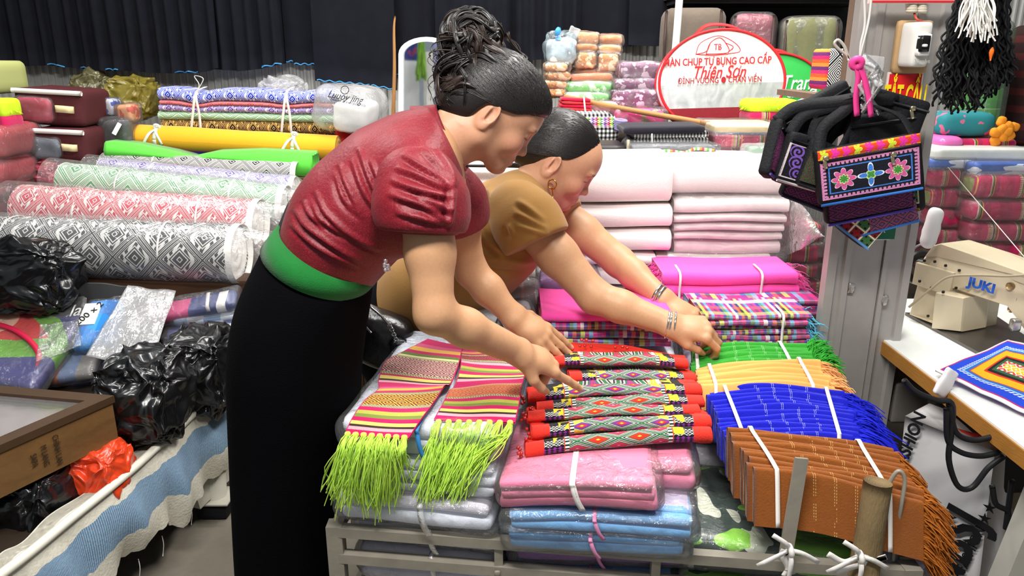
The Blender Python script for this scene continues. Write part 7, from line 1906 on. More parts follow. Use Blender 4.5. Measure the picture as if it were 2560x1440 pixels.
    c, s = pxbox(2126, -40, 2142, 330, 1.9, .03); V, F = box(c-A(*s)/2, c+A(*s)/2); tag(mk('shelf_upright', V, F, mat('brown_upright', '#6d5a4a', rough=.7, var=.2), None, False), 'brown and white shelf upright left of the pillar', 'post')
pillar_items()
# ------------------------------------------------------------------ hanging embroidered bags
BLKC = mat('black_canvas', '#101014', rough=.75, spec=.25, bump=(200, .4))
ZIPM = mat('antique_brass', '#b5a98c', rough=.3, metal=.9)
def flower(u, v, cx, cy, R, asp, pet, c):
    du = (u-cx)*asp; dv = v-cy; r = op('SQRT', du*du+dv*dv); th = op('ARCTAN2', dv, du)
    e = r/R; w = ab(op('COSINE', th*(pet/2.0)))
    inp = e < (.55+.45*w)
    c = mixc(inp, c, '#e8b8cc'); c = mixc(e < (.50+.42*w), c, '#c85a90')
    c = mixc(e < (.28+.18*w), c, '#cfe08a'); return mixc(e < (.22+.16*w), c, '#3f8a3a')
def front_panel():
    u, v, _ = uvxy('UV'); c = mixc(0.0, '#121420', '#121420')
    dd = mn(mn(u*2.0, (1.0-u)*2.0), mn(v, 1.0-v)); zz = tri(u*44)*.045+tri(v*22)*.045
    c = mixc(dd < .11+0*u, c, mixc((dd+zz) < .12, '#1a1c26', '#c982ac')); c = mixc(band(dd, .145, .175), c, '#3f78c8')
    lf = (tri(u*6)+tri(v*2.2) > 1.62)*(dd > .2); c = mixc(lf*(noise(60, 1) > .3), c, '#2f7a3a')
    c = flower(u, v, .225, .5, .30, 2.3, 8, c); c = flower(u, v, .775, .5, .30, 2.3, 8, c)
    du = (u-.5)*2.3; dv = v-.5; r = op('SQRT', du*du+dv*dv); th = op('ARCTAN2', dv, du); w = ab(op('COSINE', th*2.0))
    c = mixc(r < (.10+.22*w*w*w), c, '#dfe8f4'); c = mixc(r < (.08+.20*w*w*w), c, '#3f78c8'); w2 = ab(op('SINE', th*2.0))
    c = mixc(r < (.07+.06*w2), c, '#cfe08a'); return mixc(r < (.055+.05*w2), c, '#3f8a3a')
def zip_band():
    u, v, _ = uvxy('UV'); x = fr(u*9); du = (x-.5); dv = (v-.5)*.55; r = op('SQRT', du*du+dv*dv); th = op('ARCTAN2', dv, du); w = ab(op('COSINE', th*2.5))
    c = mixc(mn(v, 1.0-v) < .14, '#d8431f', '#f0882a'); k = fr(u*3) < .34
    return mixc(r < (.16+.24*w), c, mixc(k, '#e0329a', '#c8d23a'))
def curl_panel():
    u, v, _ = uvxy('UV'); c = mixc(noise(12, 1) > .62, '#17141c', '#a82a5a')
    for cx, cy in ((.25, .8), (.3, .5), (.4, .22), (.7, .75)):
        du = u-cx; dv = v-cy; r = op('SQRT', du*du+dv*dv); th = op('ARCTAN2', dv, du); s = fr(r*9-th/6.283)
        c = mixc((r < .2)*(s < .5), c, '#7a55b0')
    dd = mn(mn(u, 1.0-u), mn(v, 1.0-v)); return mixc(dd < .035, c, '#d8c8cc')
def lozenge_panel(a, b_, c_, d_):
    def f():
        u, v, _ = uvxy('UV'); x = tri(u*8); y = tri(v*5); d = fr((x+y)*1.6); return stripes(d, [a, b_, c_, d_, a, b_], [2, 1, 2, 1, 1.5, .6])
    return f
def cross_panel():
    u, v, _ = uvxy('UV'); a = fr(u*3); b_ = fr(v*3); k = fl(u*3)+fl(v*3); c = stripes(fr(k/3.0), ['#8a1c24', '#3f6a3a', '#c9a02a'])
    c = mixc((mn(a, 1-a) < .07)+(mn(b_, 1-b_) < .07), c, '#e2d8b8'); x = tri(u*12)+tri(v*12); return mixc(x > 1.5, c, '#1a1a1e')
PANELS = dict(front=mat('flower_embroidery', fn=front_panel, rough=.8, bump=(300, .5)), zip=mat('orange_flower_ribbon', fn=zip_band, rough=.75, bump=(300, .4)), curl=mat('purple_curl_embroidery', fn=curl_panel, rough=.8, bump=(200, .5)),
    loz=mat('plum_lozenge_embroidery', fn=lozenge_panel('#1a1420', '#7a3a8a', '#3a1a2a', '#c0506a'), rough=.8, bump=(300, .5)), loz2=mat('rose_maze_embroidery', fn=lozenge_panel('#8a2a44', '#d08aa0', '#231a24', '#4a6ab0'), rough=.8, bump=(300, .5)),
    cross=mat('cross_stitch_embroidery', fn=cross_panel, rough=.85, bump=(300, .5)), green=mat('green_scroll_embroidery', fn=lozenge_panel('#14141a', '#4f8a3a', '#14141a', '#a03a6a'), rough=.8, bump=(300, .5)))
KNOT = W(2150, 245, 1.60)
def hbag(label, cx, cy, w, h, Y, roll, yaw, pan, zipm=None, pulls=(), trim='#3a2a6a', strap_=True, tilt=0.0, pos=(.0, -.06, .94, .66)):
    """pouch: centre pixel, size in pixels, roll in radians (positive lifts the right side)"""
    m = 1.62/FPX; c = W(cx, cy, Y); R = rot((0, 0, 1), yaw)@rot((0, 1, 0), -roll)@rot((1, 0, 0), tilt); sx, sz = w*m, h*m; d = .03
    root = empty('embroidered_bag', c-A(0, 0, sz/2), label, 'bag', 'embroidered bags hanging on the pillar')
    V, F = soft(c, R, (sx, d, sz), .011, 10, .002, 30, int(cx)); mk('bag_body', V, F, BLKC, root)
    def plate(x, z, pw, ph, mt, nm, y=-d/2-.001):
        nu, nv = 10, 6; V = [c+R@A(x*sx+(i/(nu-1)-.5)*pw*sx, y-.003*math.sin(math.pi*i/(nu-1))*math.sin(math.pi*j/(nv-1)), z*sz+(j/(nv-1)-.5)*ph*sz) for i in range(nu) for j in range(nv)]
        V = np.array(V); n = len(V); F = gridfaces(nu, nv); mk(nm, np.vstack([V, V+R[:, 1]*.003]), F+[tuple(q+n for q in f[::-1]) for f in F], mt, root, True, np.vstack([griduv(nu, nv)]*2))
    plate(pos[0], pos[1], pos[2], pos[3], PANELS[pan], 'embroidered_panel')
    if zipm: plate(0, .41, .97, .17, PANELS[zipm], 'ribbon_band')
    mk('zip', *tube([c+R@A(-sx*.47, -d/2-.003, sz*.31), c+R@A(sx*.47, -d/2-.003, sz*.31)], .0028, 5), mat('black_zip', '#1c1c20', rough=.5), root)
    for (x, z) in pulls:
        p = c+R@A(x*sx, -d/2-.006, z*sz); v, f = rbox(.008, .004, .02, .0018, 3); mk('zip_pull', (v@rot((0, 1, 0), -.3).T)+p-A(0, 0, .012), f, ZIPM, root); v, f = rbox(.012, .008, .01, .003, 3); mk('zip_slider', v+p, f, ZIPM, root)
    mk('hem_trim', *tube([c+R@A(-sx*.49, -d/2-.001, -sz*.47), c+R@A(sx*.49, -d/2-.001, -sz*.47)], .003, 5), mat('hem_%s' % trim[1:], trim, rough=.7), root)
    if strap_:
        for s in (-1, 1):
            a = c+R@A(s*sx*.46, 0, sz*.42); P = [a, lerp(a, KNOT, .35)+A(s*.016, .012, .012), lerp(a, KNOT, .75)+A(s*.006, .008, .004), KNOT+A(s*.004, .01, .0)]
            mk('strap', *strap(catmull(P, 20), .024, .0025, A(.9, .35*s, -.2)), BLKC, root)
    return root
hbag('black bag with a narrow violet zigzag side, leftmost of the hanging bags', 1932, 372, 52, 150, 1.63, -.42, .9, 'loz', None, trim='#4a3a8a')
hbag('black bag behind the purple curl bag', 1985, 392, 100, 120, 1.66, -.30, .2, 'loz', None, trim='#6a4a8a', strap_=False)
hbag('black bag with purple curls and a pale border', 2000, 402, 118, 128, 1.625, -.28, .25, 'curl', None, ((.34, .34),), '#c8b8bc')
hbag('black bag with green scrollwork beside the purple curls', 2046, 415, 92, 120, 1.612, -.30, .15, 'green', None, ((.3, .32),), '#2a2a2e')
hbag('black bag with plum lozenges below the purple curl bag', 2022, 468, 140, 92, 1.66, -.36, .1, 'loz', None, trim='#2a2440', strap_=False)
hbag('maroon cross stitch bag hanging lowest with its corner down', 2152, 556, 112, 92, 1.655, -.62, 0, 'cross', None, trim='#4a7ab0', strap_=False, pos=(0, 0, .96, .94))
hbag('bag with a rose maze pattern under the flowered bag', 2212, 532, 150, 80, 1.65, .30, -.1, 'loz2', None, trim='#3f78c8', strap_=False, pos=(0, 0, .96, .9))
hbag('bag with plum lozenges and violet hem under the flowered bag', 2168, 500, 222, 88, 1.635, .20, 0, 'loz', None, trim='#5a4ab0', strap_=False)
hbag('black bag open behind the flowered bag', 2195, 345, 180, 130, 1.645, .12, .15, 'loz', None, trim='#1c1c20', pos=(0, -.3, .9, .2))
hbag('black bag seen edge on at the right of the flowered bag', 2282, 440, 46, 180, 1.66, .22, -1.0, 'cross', None, ((.0, .1),), '#8a6a2a', strap_=False)
hbag('plain black bag hanging askew behind the purple curl bag', 2050, 296, 190, 120, 1.665, .52, .1, 'loz', None, trim='#1c1c20', strap_=False, pos=(0, -.42, .9, .08))
hbag('plain black bag bulging behind the orange ribbon', 2228, 300, 150, 130, 1.66, -.25, -.15, 'loz', None, ((.2, .3),), trim='#1c1c20', strap_=False, pos=(0, -.42, .9, .08))
hbag('flowered bag with an orange ribbon and brass zip pulls, foremost', 2168, 424, 244, 138, 1.575, .19, -.05, 'front', 'zip', ((-.42, .36), (.22, .22)), '#2f6ab8')
def bag_hanging():
    pk = mat('pink_cord', '#e0408a', rough=.5); root = empty('pink_ribbon_tie', KNOT, 'pink knotted ribbon holding up the embroidered bags', 'ribbon')
    for k, pts in enumerate((((2138, 155), (2146, 190), (2140, 240), (2142, 290)), ((2146, 155), (2162, 200), (2172, 245), (2178, 292)))):
        mk('cord_end', *strap(catmull([W(x, y, 1.585) for x, y in pts], 16), [.012]*16, .003, A(1, .3, 0)), pk, root)
    mk('knot', *tube_ring(W(2142, 158, 1.585), A(.2, 1, .3), .008, .0075), pk, root)
    tag(mk('wire_hook', *tube(catmull([W(2130, 165, 1.60), W(2118, 140, 1.60), W(2096, 122, 1.60), W(2086, 108, 1.60), W(2096, 100, 1.60), W(2112, 118, 1.60), W(2122, 150, 1.60)], 30), .0028, 7), mat('pale_wire', '#c9c4b8', rough=.4, metal=.4)), 'pale bent wire hook above the pink cord', 'hook')
    r = np.random.default_rng(3); root = empty('clear_tape_tangle', W(2170, 290, 1.6), 'tangle of clear printed tape beside the pink cord', 'tape')
    for k in range(7):
        P = [W(2150+r.normal()*4, 148+r.normal()*4, 1.60)]+[W(2165+r.uniform(-22, 45), 150+q*r.uniform(16, 34), 1.60+r.normal()*.01) for q in range(1, 5)]
        mk('tape_strip', *strap(catmull(P, 22), .013, .0008, A(.6, .3, .5)), M_HAZE, root)
    V, F = soft(W(2185, 158, 1.62), facing(.1, 0, .1), (.045, .006, .03), .002, 6, .002, 60, 4, .002); mk('tape_label', V, F, M_HAZE, root)
bag_hanging()
pack('woven_cushion', 'black and white woven cushion with a striped side beside the pillar', 'cushion', (2052, 122, 2150, 228), 2.2, .1, mat('woven_cushion_cloth', rough=.9, bump=(250, .4), fn=lambda: (lambda p: mixc(p[0] < .16, mixc((fr(ab(tri(p[0]*2.3)+tri(p[2]*2.3)-1.0)*7) < .5), '#e2e2de', '#1a1b20'), stripes(fr(p[2]*3), ['#d05a2a', '#c82a6a', '#6a2a6a', '#d88a3a'])))(uvxy('Generated'))), R=facing(.1, 0, .05), r=.012, seed=3)
# ------------------------------------------------------------------ yarn hanging at the top right
def yarns():
    r = np.random.default_rng(9)
    root = empty('black_yarn_hank', W(2430, -60, 1.45), 'hank of crimped black yarn hanging at the top right', 'yarn')
    bk = mat('black_yarn', '#0d0d10', rough=.8, var=.2)
    b = None; b = MB()
    for k in range(190):
        x = r.uniform(2395, 2545); top = W(lerp(2420, 2525, (x-2395)/150)+r.normal()*5, -70, 1.45+r.uniform(-.03, .05)); L = 290-abs(x-2430)*.85+r.uniform(-60, 5)
        end = W(x-(70 if x < 2440 else 22)*r.random(), max(90, L), 1.45+r.uniform(-.05, .05)); t = np.linspace(0, 1, 60); f = r.uniform(30, 46); am = r.uniform(.0018, .0038)
        C = top+(end-top)*t[:, None]+A(1, 0, 0)*(np.sin(t*f+r.uniform(0, 6))*am*(.4+t))[:, None]+A(0, 1, 0)*(np.cos(t*f)*am*(.4+t))[:, None]+A(-1, 0, 0)*(np.sin(t*3.14)*.008)[:, None]
        b.add(*tube(C, .0021, 4, False))
    tag(b.build('yarn_strands', bk, root), kind='stuff')
    root = empty('white_yarn_hank', W(2440, -60, 1.38), 'hank of white yarn hanging over the black yarn', 'yarn'); b = MB()
    for k in range(60):
        x = r.uniform(2388, 2492); top = W(2445+r.normal()*16, -60, 1.38); end = W(x, r.uniform(35, 108), 1.375+r.uniform(-.01, .01)); t = np.linspace(0, 1, 14)
        C = top+(end-top)*t[:, None]+A(1, 0, .3)*(np.sin(t*9+k)*.0025)[:, None]; b.add(*tube(C, .0015, 4, False))
    tag(b.build('yarn_strands', mat('white_yarn', '#e8e4dc', rough=.85), root), kind='stuff')
    C = catmull([W(2482, 118, 1.37), W(2478, 135, 1.37), W(2476, 152, 1.37)], 6); tag(mk('orange_thread', *tube(C, np.array([.001, .0035, .004, .003, .002, .001]), 5), mat('orange_thread', '#e86a1c', rough=.7)), 'tuft of orange thread caught in the black yarn', 'thread')
yarns()
# ------------------------------------------------------------------ bales at the right
BW = (('rose', (2326, 422, 2432, 470)), ('rose second row', (2326, 472, 2428, 522)), ('olive', (2330, 524, 2424, 572)), ('magenta', (2330, 574, 2420, 622)), ('plum', (2330, 624, 2416, 690)))
for k, (nm, px) in enumerate(BW): pack('brocade_bale', 'striped brocade bale in the column beside the pillar, %s from the top' % ['first', 'second', 'third', 'fourth', 'fifth'][k], 'fabric bale', px, 2.5, .28, BALES[k % 3], r=.022, seed=60+k, amp=.004, wrapf=M_CLEAR, group='striped brocade bales')
for k, px in enumerate(((2436, 436, 2600, 500), (2430, 502, 2600, 556), (2424, 558, 2600, 608), (2420, 610, 2600, 664), (2416, 666, 2600, 726), (2410, 728, 2600, 800))):
    pack('brocade_bale', 'striped brocade bale in the rightmost column, %s from the top' % ['first', 'second', 'third', 'fourth', 'fifth', 'sixth'][k], 'fabric bale', px, 2.42, .3, BALES[(k+1) % 3], r=.026, seed=70+k, amp=.005, wrapf=M_CLEAR, group='striped brocade bales')
for k, px in enumerate(((1932, 560, 2060, 608), (1925, 610, 2056, 660), (1922, 662, 2054, 700), (1980, 702, 2060, 806))):
    pack('brocade_bale', 'striped brocade bale between the white cotton and the pillar, %s from the top' % ['first', 'second', 'third', 'fourth'][k], 'fabric bale', px, 2.48, .26, BALES[(k+2) % 3], r=.02, seed=80+k, wrapf=M_CLEAR, group='striped brocade bales')
for k, (px, Y) in enumerate((((2328, 398, 2436, 424), 2.5), ((2438, 408, 2600, 440), 2.44))):
    pack('folded_blue_sheet', 'flat blue and white cloth in plastic on the %s bale column' % ('left', 'right')[k], 'fabric pack', px, Y, .3, mat('blue_white_sheet', rough=.5, fn=lambda: mixc(noise(6, 2, stretch=(1, 1, 5)) > .5, '#3a62b0', '#d9dee4')), r=.01, seed=90+k, wrapf=M_CLEAR)
pack('plastic_sheets', 'pale plastic wrapped sheets above the bale columns', 'plastic sheet', (2335, 372, 2600, 402), 2.5, .4, mat('pale_wrapped_sheets', '#c9ccc6', rough=.35, var=.15, bump=(12, .5)), r=.01, seed=93, crease=.004)
pack('striped_folded_cloth', 'red and gold striped folded cloth under the teal pillow', 'folded cloth', (2398, 348, 2545, 382), 2.6, .2, BALES[1], r=.016, seed=94, amp=.006)
pack('pink_ball_pack', 'glossy pink plastic pack beside the pillar', 'fabric pack', (2350, 342, 2420, 374), 2.58, .16, mat('glossy_pink', '#d86ab0', rough=.2, spec=.6), r=.03, seed=95)
def pillow():
    root = pack('teal_pillow', 'teal pillow with pink and blue flowers', 'pillow', (2352, 282, 2500, 342), 2.62, .16, mat('teal_flower_print', rough=.7, fn=lambda: mixc(noise(26, 1) > .6, mixc(noise(3, 1) > .5, '#2a7f86', '#1f6a70'), '#c86a8a')), r=.03, seed=96, wrapf=None, parent=empty('teal_pillow', W(2426, 342, 2.62), 'teal pillow with pink and blue flowers', 'pillow'))
    c = W(2506, 328, 2.58); rose = mat('orange_rose', '#e08a22', rough=.7, var=.2); r2 = empty('orange_rose', c-A(0, 0, .04), 'large orange rose print bulging from the green plaid quilt', 'cushion')
    for k in range(9):
        a = k*2.4; rr = .008+.0042*k; V, F = soft(c+A(math.cos(a)*rr, -.012+.002*k, math.sin(a)*rr), facing(0, 0, a), (.036, .026, .030), .0125, 10, .001, 60, k); mk('petal', V, F, rose, r2)
    def pl():
        p = uvxy('Generated'); a = stripes(fr(p[0]*2.2), ['#4fae3a', '#4fae3a', '#1f4a22', '#3f963a', '#dfeede', '#3f963a'], [3, 2, 1.5, 2, .2, 2]); b_ = stripes(fr(p[2]*3), ['#4fae3a', '#173a1c', '#57b845', '#dfeede', '#3f963a'], [3, 1.5, 3, .2, 2]); return mixc(.5, a, b_)
    pack('plaid_quilt_bag', 'green plaid quilt in a clear bag behind the black yarn', 'bag', (2432, 50, 2552, 348), 2.72, .2, mat('green_plaid', fn=pl, rough=.8), r=.05, seed=98, wrapf=M_CLEAR, R=facing(.1, 0, -.04))
    pack('dark_plaid_bag', 'dark red plaid quilt in the shade at the right edge', 'bag', (2545, 60, 2680, 370), 2.75, .2, mat('dark_red_plaid', rough=.8, fn=lambda: mixc(fr(uvxy('Generated')[2]*7) < .4, '#2a1616', '#4a1c1c')), r=.04, seed=99)
pillow()
def rightbench():
    root = empty('bale_bench', A(1.4, 2.7, 0), 'dark bench under the bales at the right', 'bench'); dk = mat('dark_bench_board', '#33281f', rough=.8)
    z = W(2450, 800, 2.42)[2]-.012; V, F = box((.80, 2.36, z-.03), (2.4, 3.3, z)); mk('board', V, F, dk, root, False)
    for x in (.84, 2.36):
        for y in (2.4, 3.26): mk('leg', *bar(A(x, y, 0), A(x, y, z-.03), .05, .05, (0, 1, 0)), dk, root, False)
    root = empty('rear_display_bench', A(.3, 3.2, 0), 'stepped wooden bench behind the white cotton rolls', 'bench')
    for (x0, x1, y0, y1, z) in ((-.3, .86, 2.66, 2.84, 1.0), (-.6, 1.05, 2.84, 3.96, 1.09)):
        V, F = box((x0, y0, 0), (x1, y1, z)); mk('step', V, F, dk, root, False)
rightbench()
tag(mk('white_plastic_bag', *[q for q in soft(W(2330, 568, 1.86), facing(0, 0, .12), (.036, .04, .105), .02, 12, .004, 30, 5, .004)], mat('white_bag_plastic', '#e6e4e2', rough=.4)), 'small white plastic bag hanging behind the sewing machine', 'bag')
tag(mk('taut_thread', *tube([W(2370, 418, 2.0), W(2580, 665, 1.75)], .0011, 4), M_WHITESTR), 'taut pale thread running down to the sewing machine', 'thread')
# ------------------------------------------------------------------ sewing table and machine
def sewing():
    zt = .752
    root = empty('sewing_table', A(1.3, 1.5, 0), 'white topped sewing table with a wooden edge', 'table')
    x0 = Z(2250, 884, zt)[0]; ya, yb = .92, 2.08
    V, F = box((x0+.004, ya, zt-.004), (2.0, yb, zt)); mk('white_top', V, F, mat('white_laminate', '#e9ece8', rough=.35, spec=.5), root, False)
    V, F = box((x0, ya, zt-.036), (2.0, yb, zt-.004)); mk('wooden_core', V, F, mat('oak_edge', '#a3702f', rough=.6, var=.25, bump=(60, .2, (8, 1, 8)), vscale=10), root, False)
    lg = mat('grey_enamel_leg', '#a9a69c', rough=.5, var=.1)
    for (x, y) in ((x0+.06, 1.98), (1.9, 1.98), (1.9, 1.0)): mk('leg', *bar(A(x, y, 0), A(x, y, zt-.036), .045, .045, (0, 1, 0)), lg, root, False)
    mk('leg', *bar(W(2500, 1500, 1.22), A(x0+.1, 1.25, zt-.036), .045, .045, (0, 1, 0)), lg, root, False)
    mk('motor_housing', *soft(A(x0+.13, 1.5, .60), I3, (.16, .2, .14), .03, 8, .002, 20, 3), mat('black_motor', '#1b1b1d', rough=.5), root)
    # machine
    cream = mat('cream_enamel', '#cdbfa2', rough=.38, spec=.5, var=.12, vscale=12, bump=(8, .08)); steel = mat('bed_steel', '#6f6b66', rough=.3, metal=.8)
    m = empty('sewing_machine', Z(2350, 815, zt), 'cream industrial sewing machine with blue lettering', 'sewing machine')
    q = [Z(2262, 788, zt), Z(2445, 888, zt), Z(2640, 900, zt), Z(2480, 790, zt)]; V = np.vstack([q, np.array(q)+A(0, 0, .008)])
    mk('bed_plate', V, [(3, 2, 1, 0), (4, 5, 6, 7), (0, 1, 5, 4), (1, 2, 6, 5), (2, 3, 7, 6), (3, 0, 4, 7)], steel, m, False)
    ex = A(.085, .035, 0)
    def ext(outline, d, mt, nm, off=A(0, 0, 0), bev=.0):
        P = np.array([W(x, y, Y) for x, y, Y in outline])+off; n = len(P); c = P.mean(0)
        Pi = c+(P-c)*.965; V = np.vstack([Pi-d*.06, P, P+d, c+d+(P-c)*.965+d*.06]); F = [tuple(range(n))[::-1], tuple(range(3*n, 4*n))]
        for k in range(3): F += [(k*n+i, k*n+(i+1) % n, (k+1)*n+(i+1) % n, (k+1)*n+i) for i in range(n)]
        return mk(nm, V, F, mt, m, False)
    body = [(2274, 786, 1.895), (2300, 690, 1.895), (2310, 645, 1.895), (2330, 622, 1.89), (2352, 618, 1.88), (2450, 650, 1.79), (2540, 682, 1.71), (2640, 720, 1.63), (2640, 860, 1.63), (2585, 850, 1.67), (2552, 800, 1.69), (2525, 765, 1.71), (2436, 738, 1.79), (2428, 790, 1.80), (2422, 828, 1.80), (2352, 818, 1.82)]
    ext(body, ex, cream, 'machine_body')
    ext([(2316, 640, 1.89), (2335, 614, 1.885), (2356, 608, 1.875), (2454, 640, 1.785), (2640, 708, 1.63), (2640, 735, 1.63), (2450, 668, 1.79), (2345, 640, 1.88)], ex*1.05, cream, 'top_cover', -ex*.04)
    ext([(2298, 655, 1.89), (2392, 682, 1.82), (2380, 738, 1.82), (2288, 708, 1.89)], ex*.1, cream, 'cover_plate', -ex*.12)
    ext([(2358, 728, 1.815), (2430, 742, 1.785), (2422, 826, 1.785), (2348, 818, 1.815)], ex*.9, cream, 'column_block', -ex*.25)
    scr = mat('dark_screw', '#2a2622', rough=.5)
    for (x, y, Y) in ((2311, 652, 1.865), (2337, 654, 1.85), (2364, 664, 1.835), (2398, 676, 1.81), (2299, 703, 1.865), (2328, 720, 1.845), (2358, 730, 1.79), (2390, 720, 1.80), (2320, 790, 1.84), (2459, 716, 1.765)):
        V, F = rbox(.007, .005, .007, .002, 3); mk('screw', V+W(x, y, Y), F, scr, m)
    for (x, y, r_) in ((2527, 715, .009), (2534, 744, .012), (2530, 773, .008)):
        mk('dial', *tube([W(x, y, 1.71)-ex*.06, W(x, y, 1.71)+ex*.2], r_, 14), mat('brass_dial', '#9a8058', rough=.4, metal=.5), m)
    mk('oil_window', *tube([W(2410, 634, 1.83), W(2410, 630, 1.83)], .012, 16), steel, m)
    mk('hand_wheel', *tube_ring(W(2296, 668, 1.93), unit(A(.2, -1, 0)), .034, .012), mat('black_wheel', '#19191b', rough=.4), m)
    dirn = unit(W(2490, 716, 1.754)-W(2438, 700, 1.80)); up = unit(A(0, 0, 1)-dirn*dirn[2]); Rt = np.stack([dirn, up, np.cross(dirn, up)], 1)
    lettering('maker_letters', 'JUKI', W(2464, 712, 1.757)+Rt[:, 2]*.016, Rt, .032, mat('blue_letters', '#2a5ac0', rough=.5), m, bold=.0012, sx=1.1)
    mk('needle_bar', *tube([W(2570, 830, 1.66), W(2572, 880, 1.64)], .008, 10), steel, m)
    mk('presser_arm', *soft(W(2538, 812, 1.67), I3, (.022, .02, .03), .006, 6, 0), mat('chrome', '#b5b3ae', rough=.25, metal=.9), m)
    C = catmull([W(2272, 768, 1.80), W(2330, 720, 1.78), W(2372, 692, 1.77), (W(2440, 688, 1.74)), W(2520, 690, 1.66), W(2600, 684, 1.6)], 30); tag(mk('machine_cord', *tube(C, .003, 6), mat('pale_cord', '#a89a80', rough=.5)), 'pale cord looped across the sewing machine', 'cord')
    tag(mk('wire_coil', *tube_ring(W(2312, 632, 1.99), A(.4, 1, .5), .03, .003), mat('grey_wire', '#8f969a', rough=.4)), 'coil of grey wire behind the sewing machine', 'wire')
    # cloth on the table
    def fn():
        u, v, _ = uvxy('UV'); d = mn(mn(u, 1.0-u), mn(v*.7, (1.0-v)*.7)); dots = tri(u*60+v*60) > .5
        c = ramp(d, [(0, '#e9e4e4'), (.018, '#b02a6a'), (.03, '#1f46c8'), (.115, '#8fc0e8'), (.128, '#2a66b8'), (.15, '#c8321e'), (.16, '#f0a81c'), (.22, '#c8321e'), (.235, '#171a1c'), (.26, '#2f5a3a'), (.285, '#c83a3a'), (.31, '#e6b81c'), (.36, '#171717')])
        c = mixc(band(d, .095, .113)*dots, c, '#e6eef8'); z = (fr(tri(u*24)+tri(v*24)) < .4)*(d > .285); return mixc(z*.8, c, '#e9e6dc')
    flatsheet('embroidered_cloth', 'blue, yellow and red embroidered cloth lying on the sewing table', 'cloth', [(2520, 850, .79), (2720, 900, .775), (2690, 1090, .765), (2338, 925, .772)], 0, mat('blue_yellow_embroidery', fn=fn, rough=.8, bump=(260, .4)), .004, 21, .006, 20)
    tag(mk('white_rag', *soft(W(2365, 955, 1.455), facing(.3, 0, .5), (.035, .012, .06), .005, 8, .003, 60, 4, .003), mat('white_lining', '#e2dfe0', rough=.8)), 'white lining tip hanging from the embroidered cloth', 'cloth')
sewing()
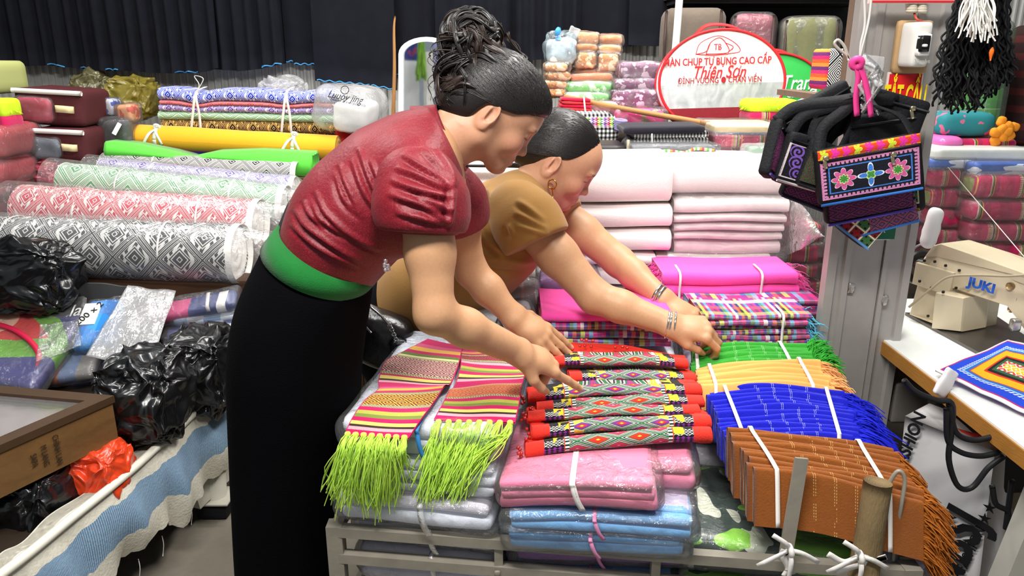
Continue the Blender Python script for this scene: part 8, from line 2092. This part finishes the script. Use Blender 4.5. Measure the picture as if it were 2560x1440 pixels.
# ------------------------------------------------------------------ under the sewing table
def under():
    wht = mat('white_nonwoven_bag', '#c9c8c8', rough=.7, var=.05)
    root = empty('shopping_bag', W(2370, 1440, 1.45), 'large white shopping bag with black lettering under the sewing table', 'bag')
    q = [W(2262, 1040, 1.50), W(2486, 1130, 1.36), W(2440, 1500, 1.32), W(2215, 1500, 1.46)]; nrm = unit(np.cross(q[1]-q[0], q[3]-q[0])); nrm = nrm if nrm[1] > 0 else -nrm
    n = 16; V = np.array([[lerp(lerp(q[0], q[1], i/(n-1)), lerp(q[3], q[2], i/(n-1)), j/(n-1)) for j in range(n)] for i in range(n)]).reshape(-1, 3); V = V-nrm*(sn(V, 14, 3)*.004)[:, None]
    k = len(V); F = gridfaces(n, n); mk('bag_front', np.vstack([V, V+nrm*.12]), F+[tuple(i+k for i in f[::-1]) for f in F]+[(i*n, (i+1)*n, (i+1)*n+k, i*n+k) for i in range(n-1)]+[(i, i+1, i+1+k, i+k) for i in range(n-1)]+[((n-1)*n+i, (n-1)*n+i+1, (n-1)*n+i+1+k, (n-1)*n+i+k) for i in range(n-1)], wht, root)
    up = unit(W(2420, 1290, 1.33)-W(2345, 1440, 1.33)); zz = -nrm; xx = up; yy = unit(np.cross(zz, xx)); xx = np.cross(yy, zz); Rt = np.stack([xx, yy, zz], 1)
    lettering('large_letters', 'NBSJ', W(2385, 1375, 1.365), Rt, .105, M_TXTBLK, root, sx=.9, bold=.003)
    lettering('small_letters', 'NEW FASHION ★★', W(2425, 1380, 1.345), Rt, .028, M_TXTBLK, root)
    lettering('small_letters', 'FASHION', W(2274, 1105, 1.472), Rt, .035, M_TXTBLK, root, bold=.001)
    root = empty('red_basket', W(2440, 1110, 1.55), 'red plastic basket under the sewing table', 'basket'); rp = mat('red_basket_plastic', '#a8302a', rough=.45)
    rim = [W(2318, 1036, 1.62), W(2370, 1075, 1.48), W(2450, 1098, 1.42), W(2530, 1092, 1.42)]
    mk('rim', *tube(catmull(rim, 24), .012, 8), rp, root)
    for k in range(12):
        t = (k+.5)/12; p = catmull(rim, 13)[k]; mk('slat', *bar(p, p+A(.01, .03, -.06), .012, .004, (0, 1, 0)), rp, root, False)
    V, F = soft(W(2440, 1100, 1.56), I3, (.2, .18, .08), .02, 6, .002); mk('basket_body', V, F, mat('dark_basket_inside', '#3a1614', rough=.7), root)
    pack('striped_cloth', 'striped pink cloth lying in the red basket', 'cloth', (2390, 1052, 2450, 1085), 1.50, .06, BALES[0], r=.01, seed=4)
    blk = mat('black_cable', '#1d1d20', rough=.45)
    for k, (pts, lb) in enumerate(((((2260, 950), (2290, 980), (2340, 1000), (2380, 1010), (2378, 1080), (2372, 1150), (2395, 1215), (2430, 1218), (2470, 1170), (2510, 1140)), 'black cable hanging in a long loop under the table'),
                                   (((2372, 1010), (2390, 1080), (2430, 1100), (2480, 1092), (2530, 1080)), 'black cable curving over the red basket'),
                                   (((2366, 1020), (2370, 1100), (2400, 1130), (2450, 1140), (2500, 1130)), 'black cable hanging across the white bag'),
                                   (((2480, 1215), (2490, 1260), (2520, 1280), (2515, 1320), (2530, 1200)), 'black cable near the table leg'))):
        tag(mk('cable', *tube(catmull([W(x, y, 1.30) for x, y in pts], 50), .0055, 7), blk), lb, 'cable', 'cables under the sewing table')
    pack('striped_cloth', 'striped pink cloth on the floor beside the table leg', 'cloth', (2484, 1150, 2570, 1215), 1.75, .15, BALES[2], r=.02, seed=5)
    pack('cloth_sack', 'beige sack under the sewing table', 'sack', (2440, 1205, 2600, 1330), 1.7, .3, mat('beige_sack', '#8a7a68', rough=.85, var=.2, bump=(30, .4)), r=.05, seed=6, amp=.01, crease=.01)
    crumpled('plastic_bag', 'clear plastic bag on the floor below the table', 'bag', (2420, 1310, 2620, 1480), 1.5, .2, M_HAZE, 41, .02, 18)
    pack('grey_carton', 'grey carton behind the shopping bag', 'box', (2225, 960, 2330, 1060), 1.75, .2, mat('grey_card', '#6f6a64', rough=.8, var=.2), r=.006, seed=8, amp=.002)
under()

def phone():
    c = W(716, 545, 1.40); ax = unit(W(726, 520, 1.40)-W(704, 572, 1.40)); R = basis(np.cross(ax, A(0, 1, 0)), ax)
    root = empty('phone', c, 'dark phone tucked into the back of the green sash', 'phone')
    V, F = rbox(.009, .06, .085, .004, 5); mk('phone_body', V@R.T+c, F, mat('grey_phone_case', '#4a4a4e', rough=.3, metal=.4), root)
    V, F = rbox(.002, .054, .076, .0009, 3); mk('phone_screen', (V+A(-.0045, 0, 0))@R.T+c, F, mat('black_phone_glass', '#0c0c0e', rough=.1, spec=.6), root)
phone()
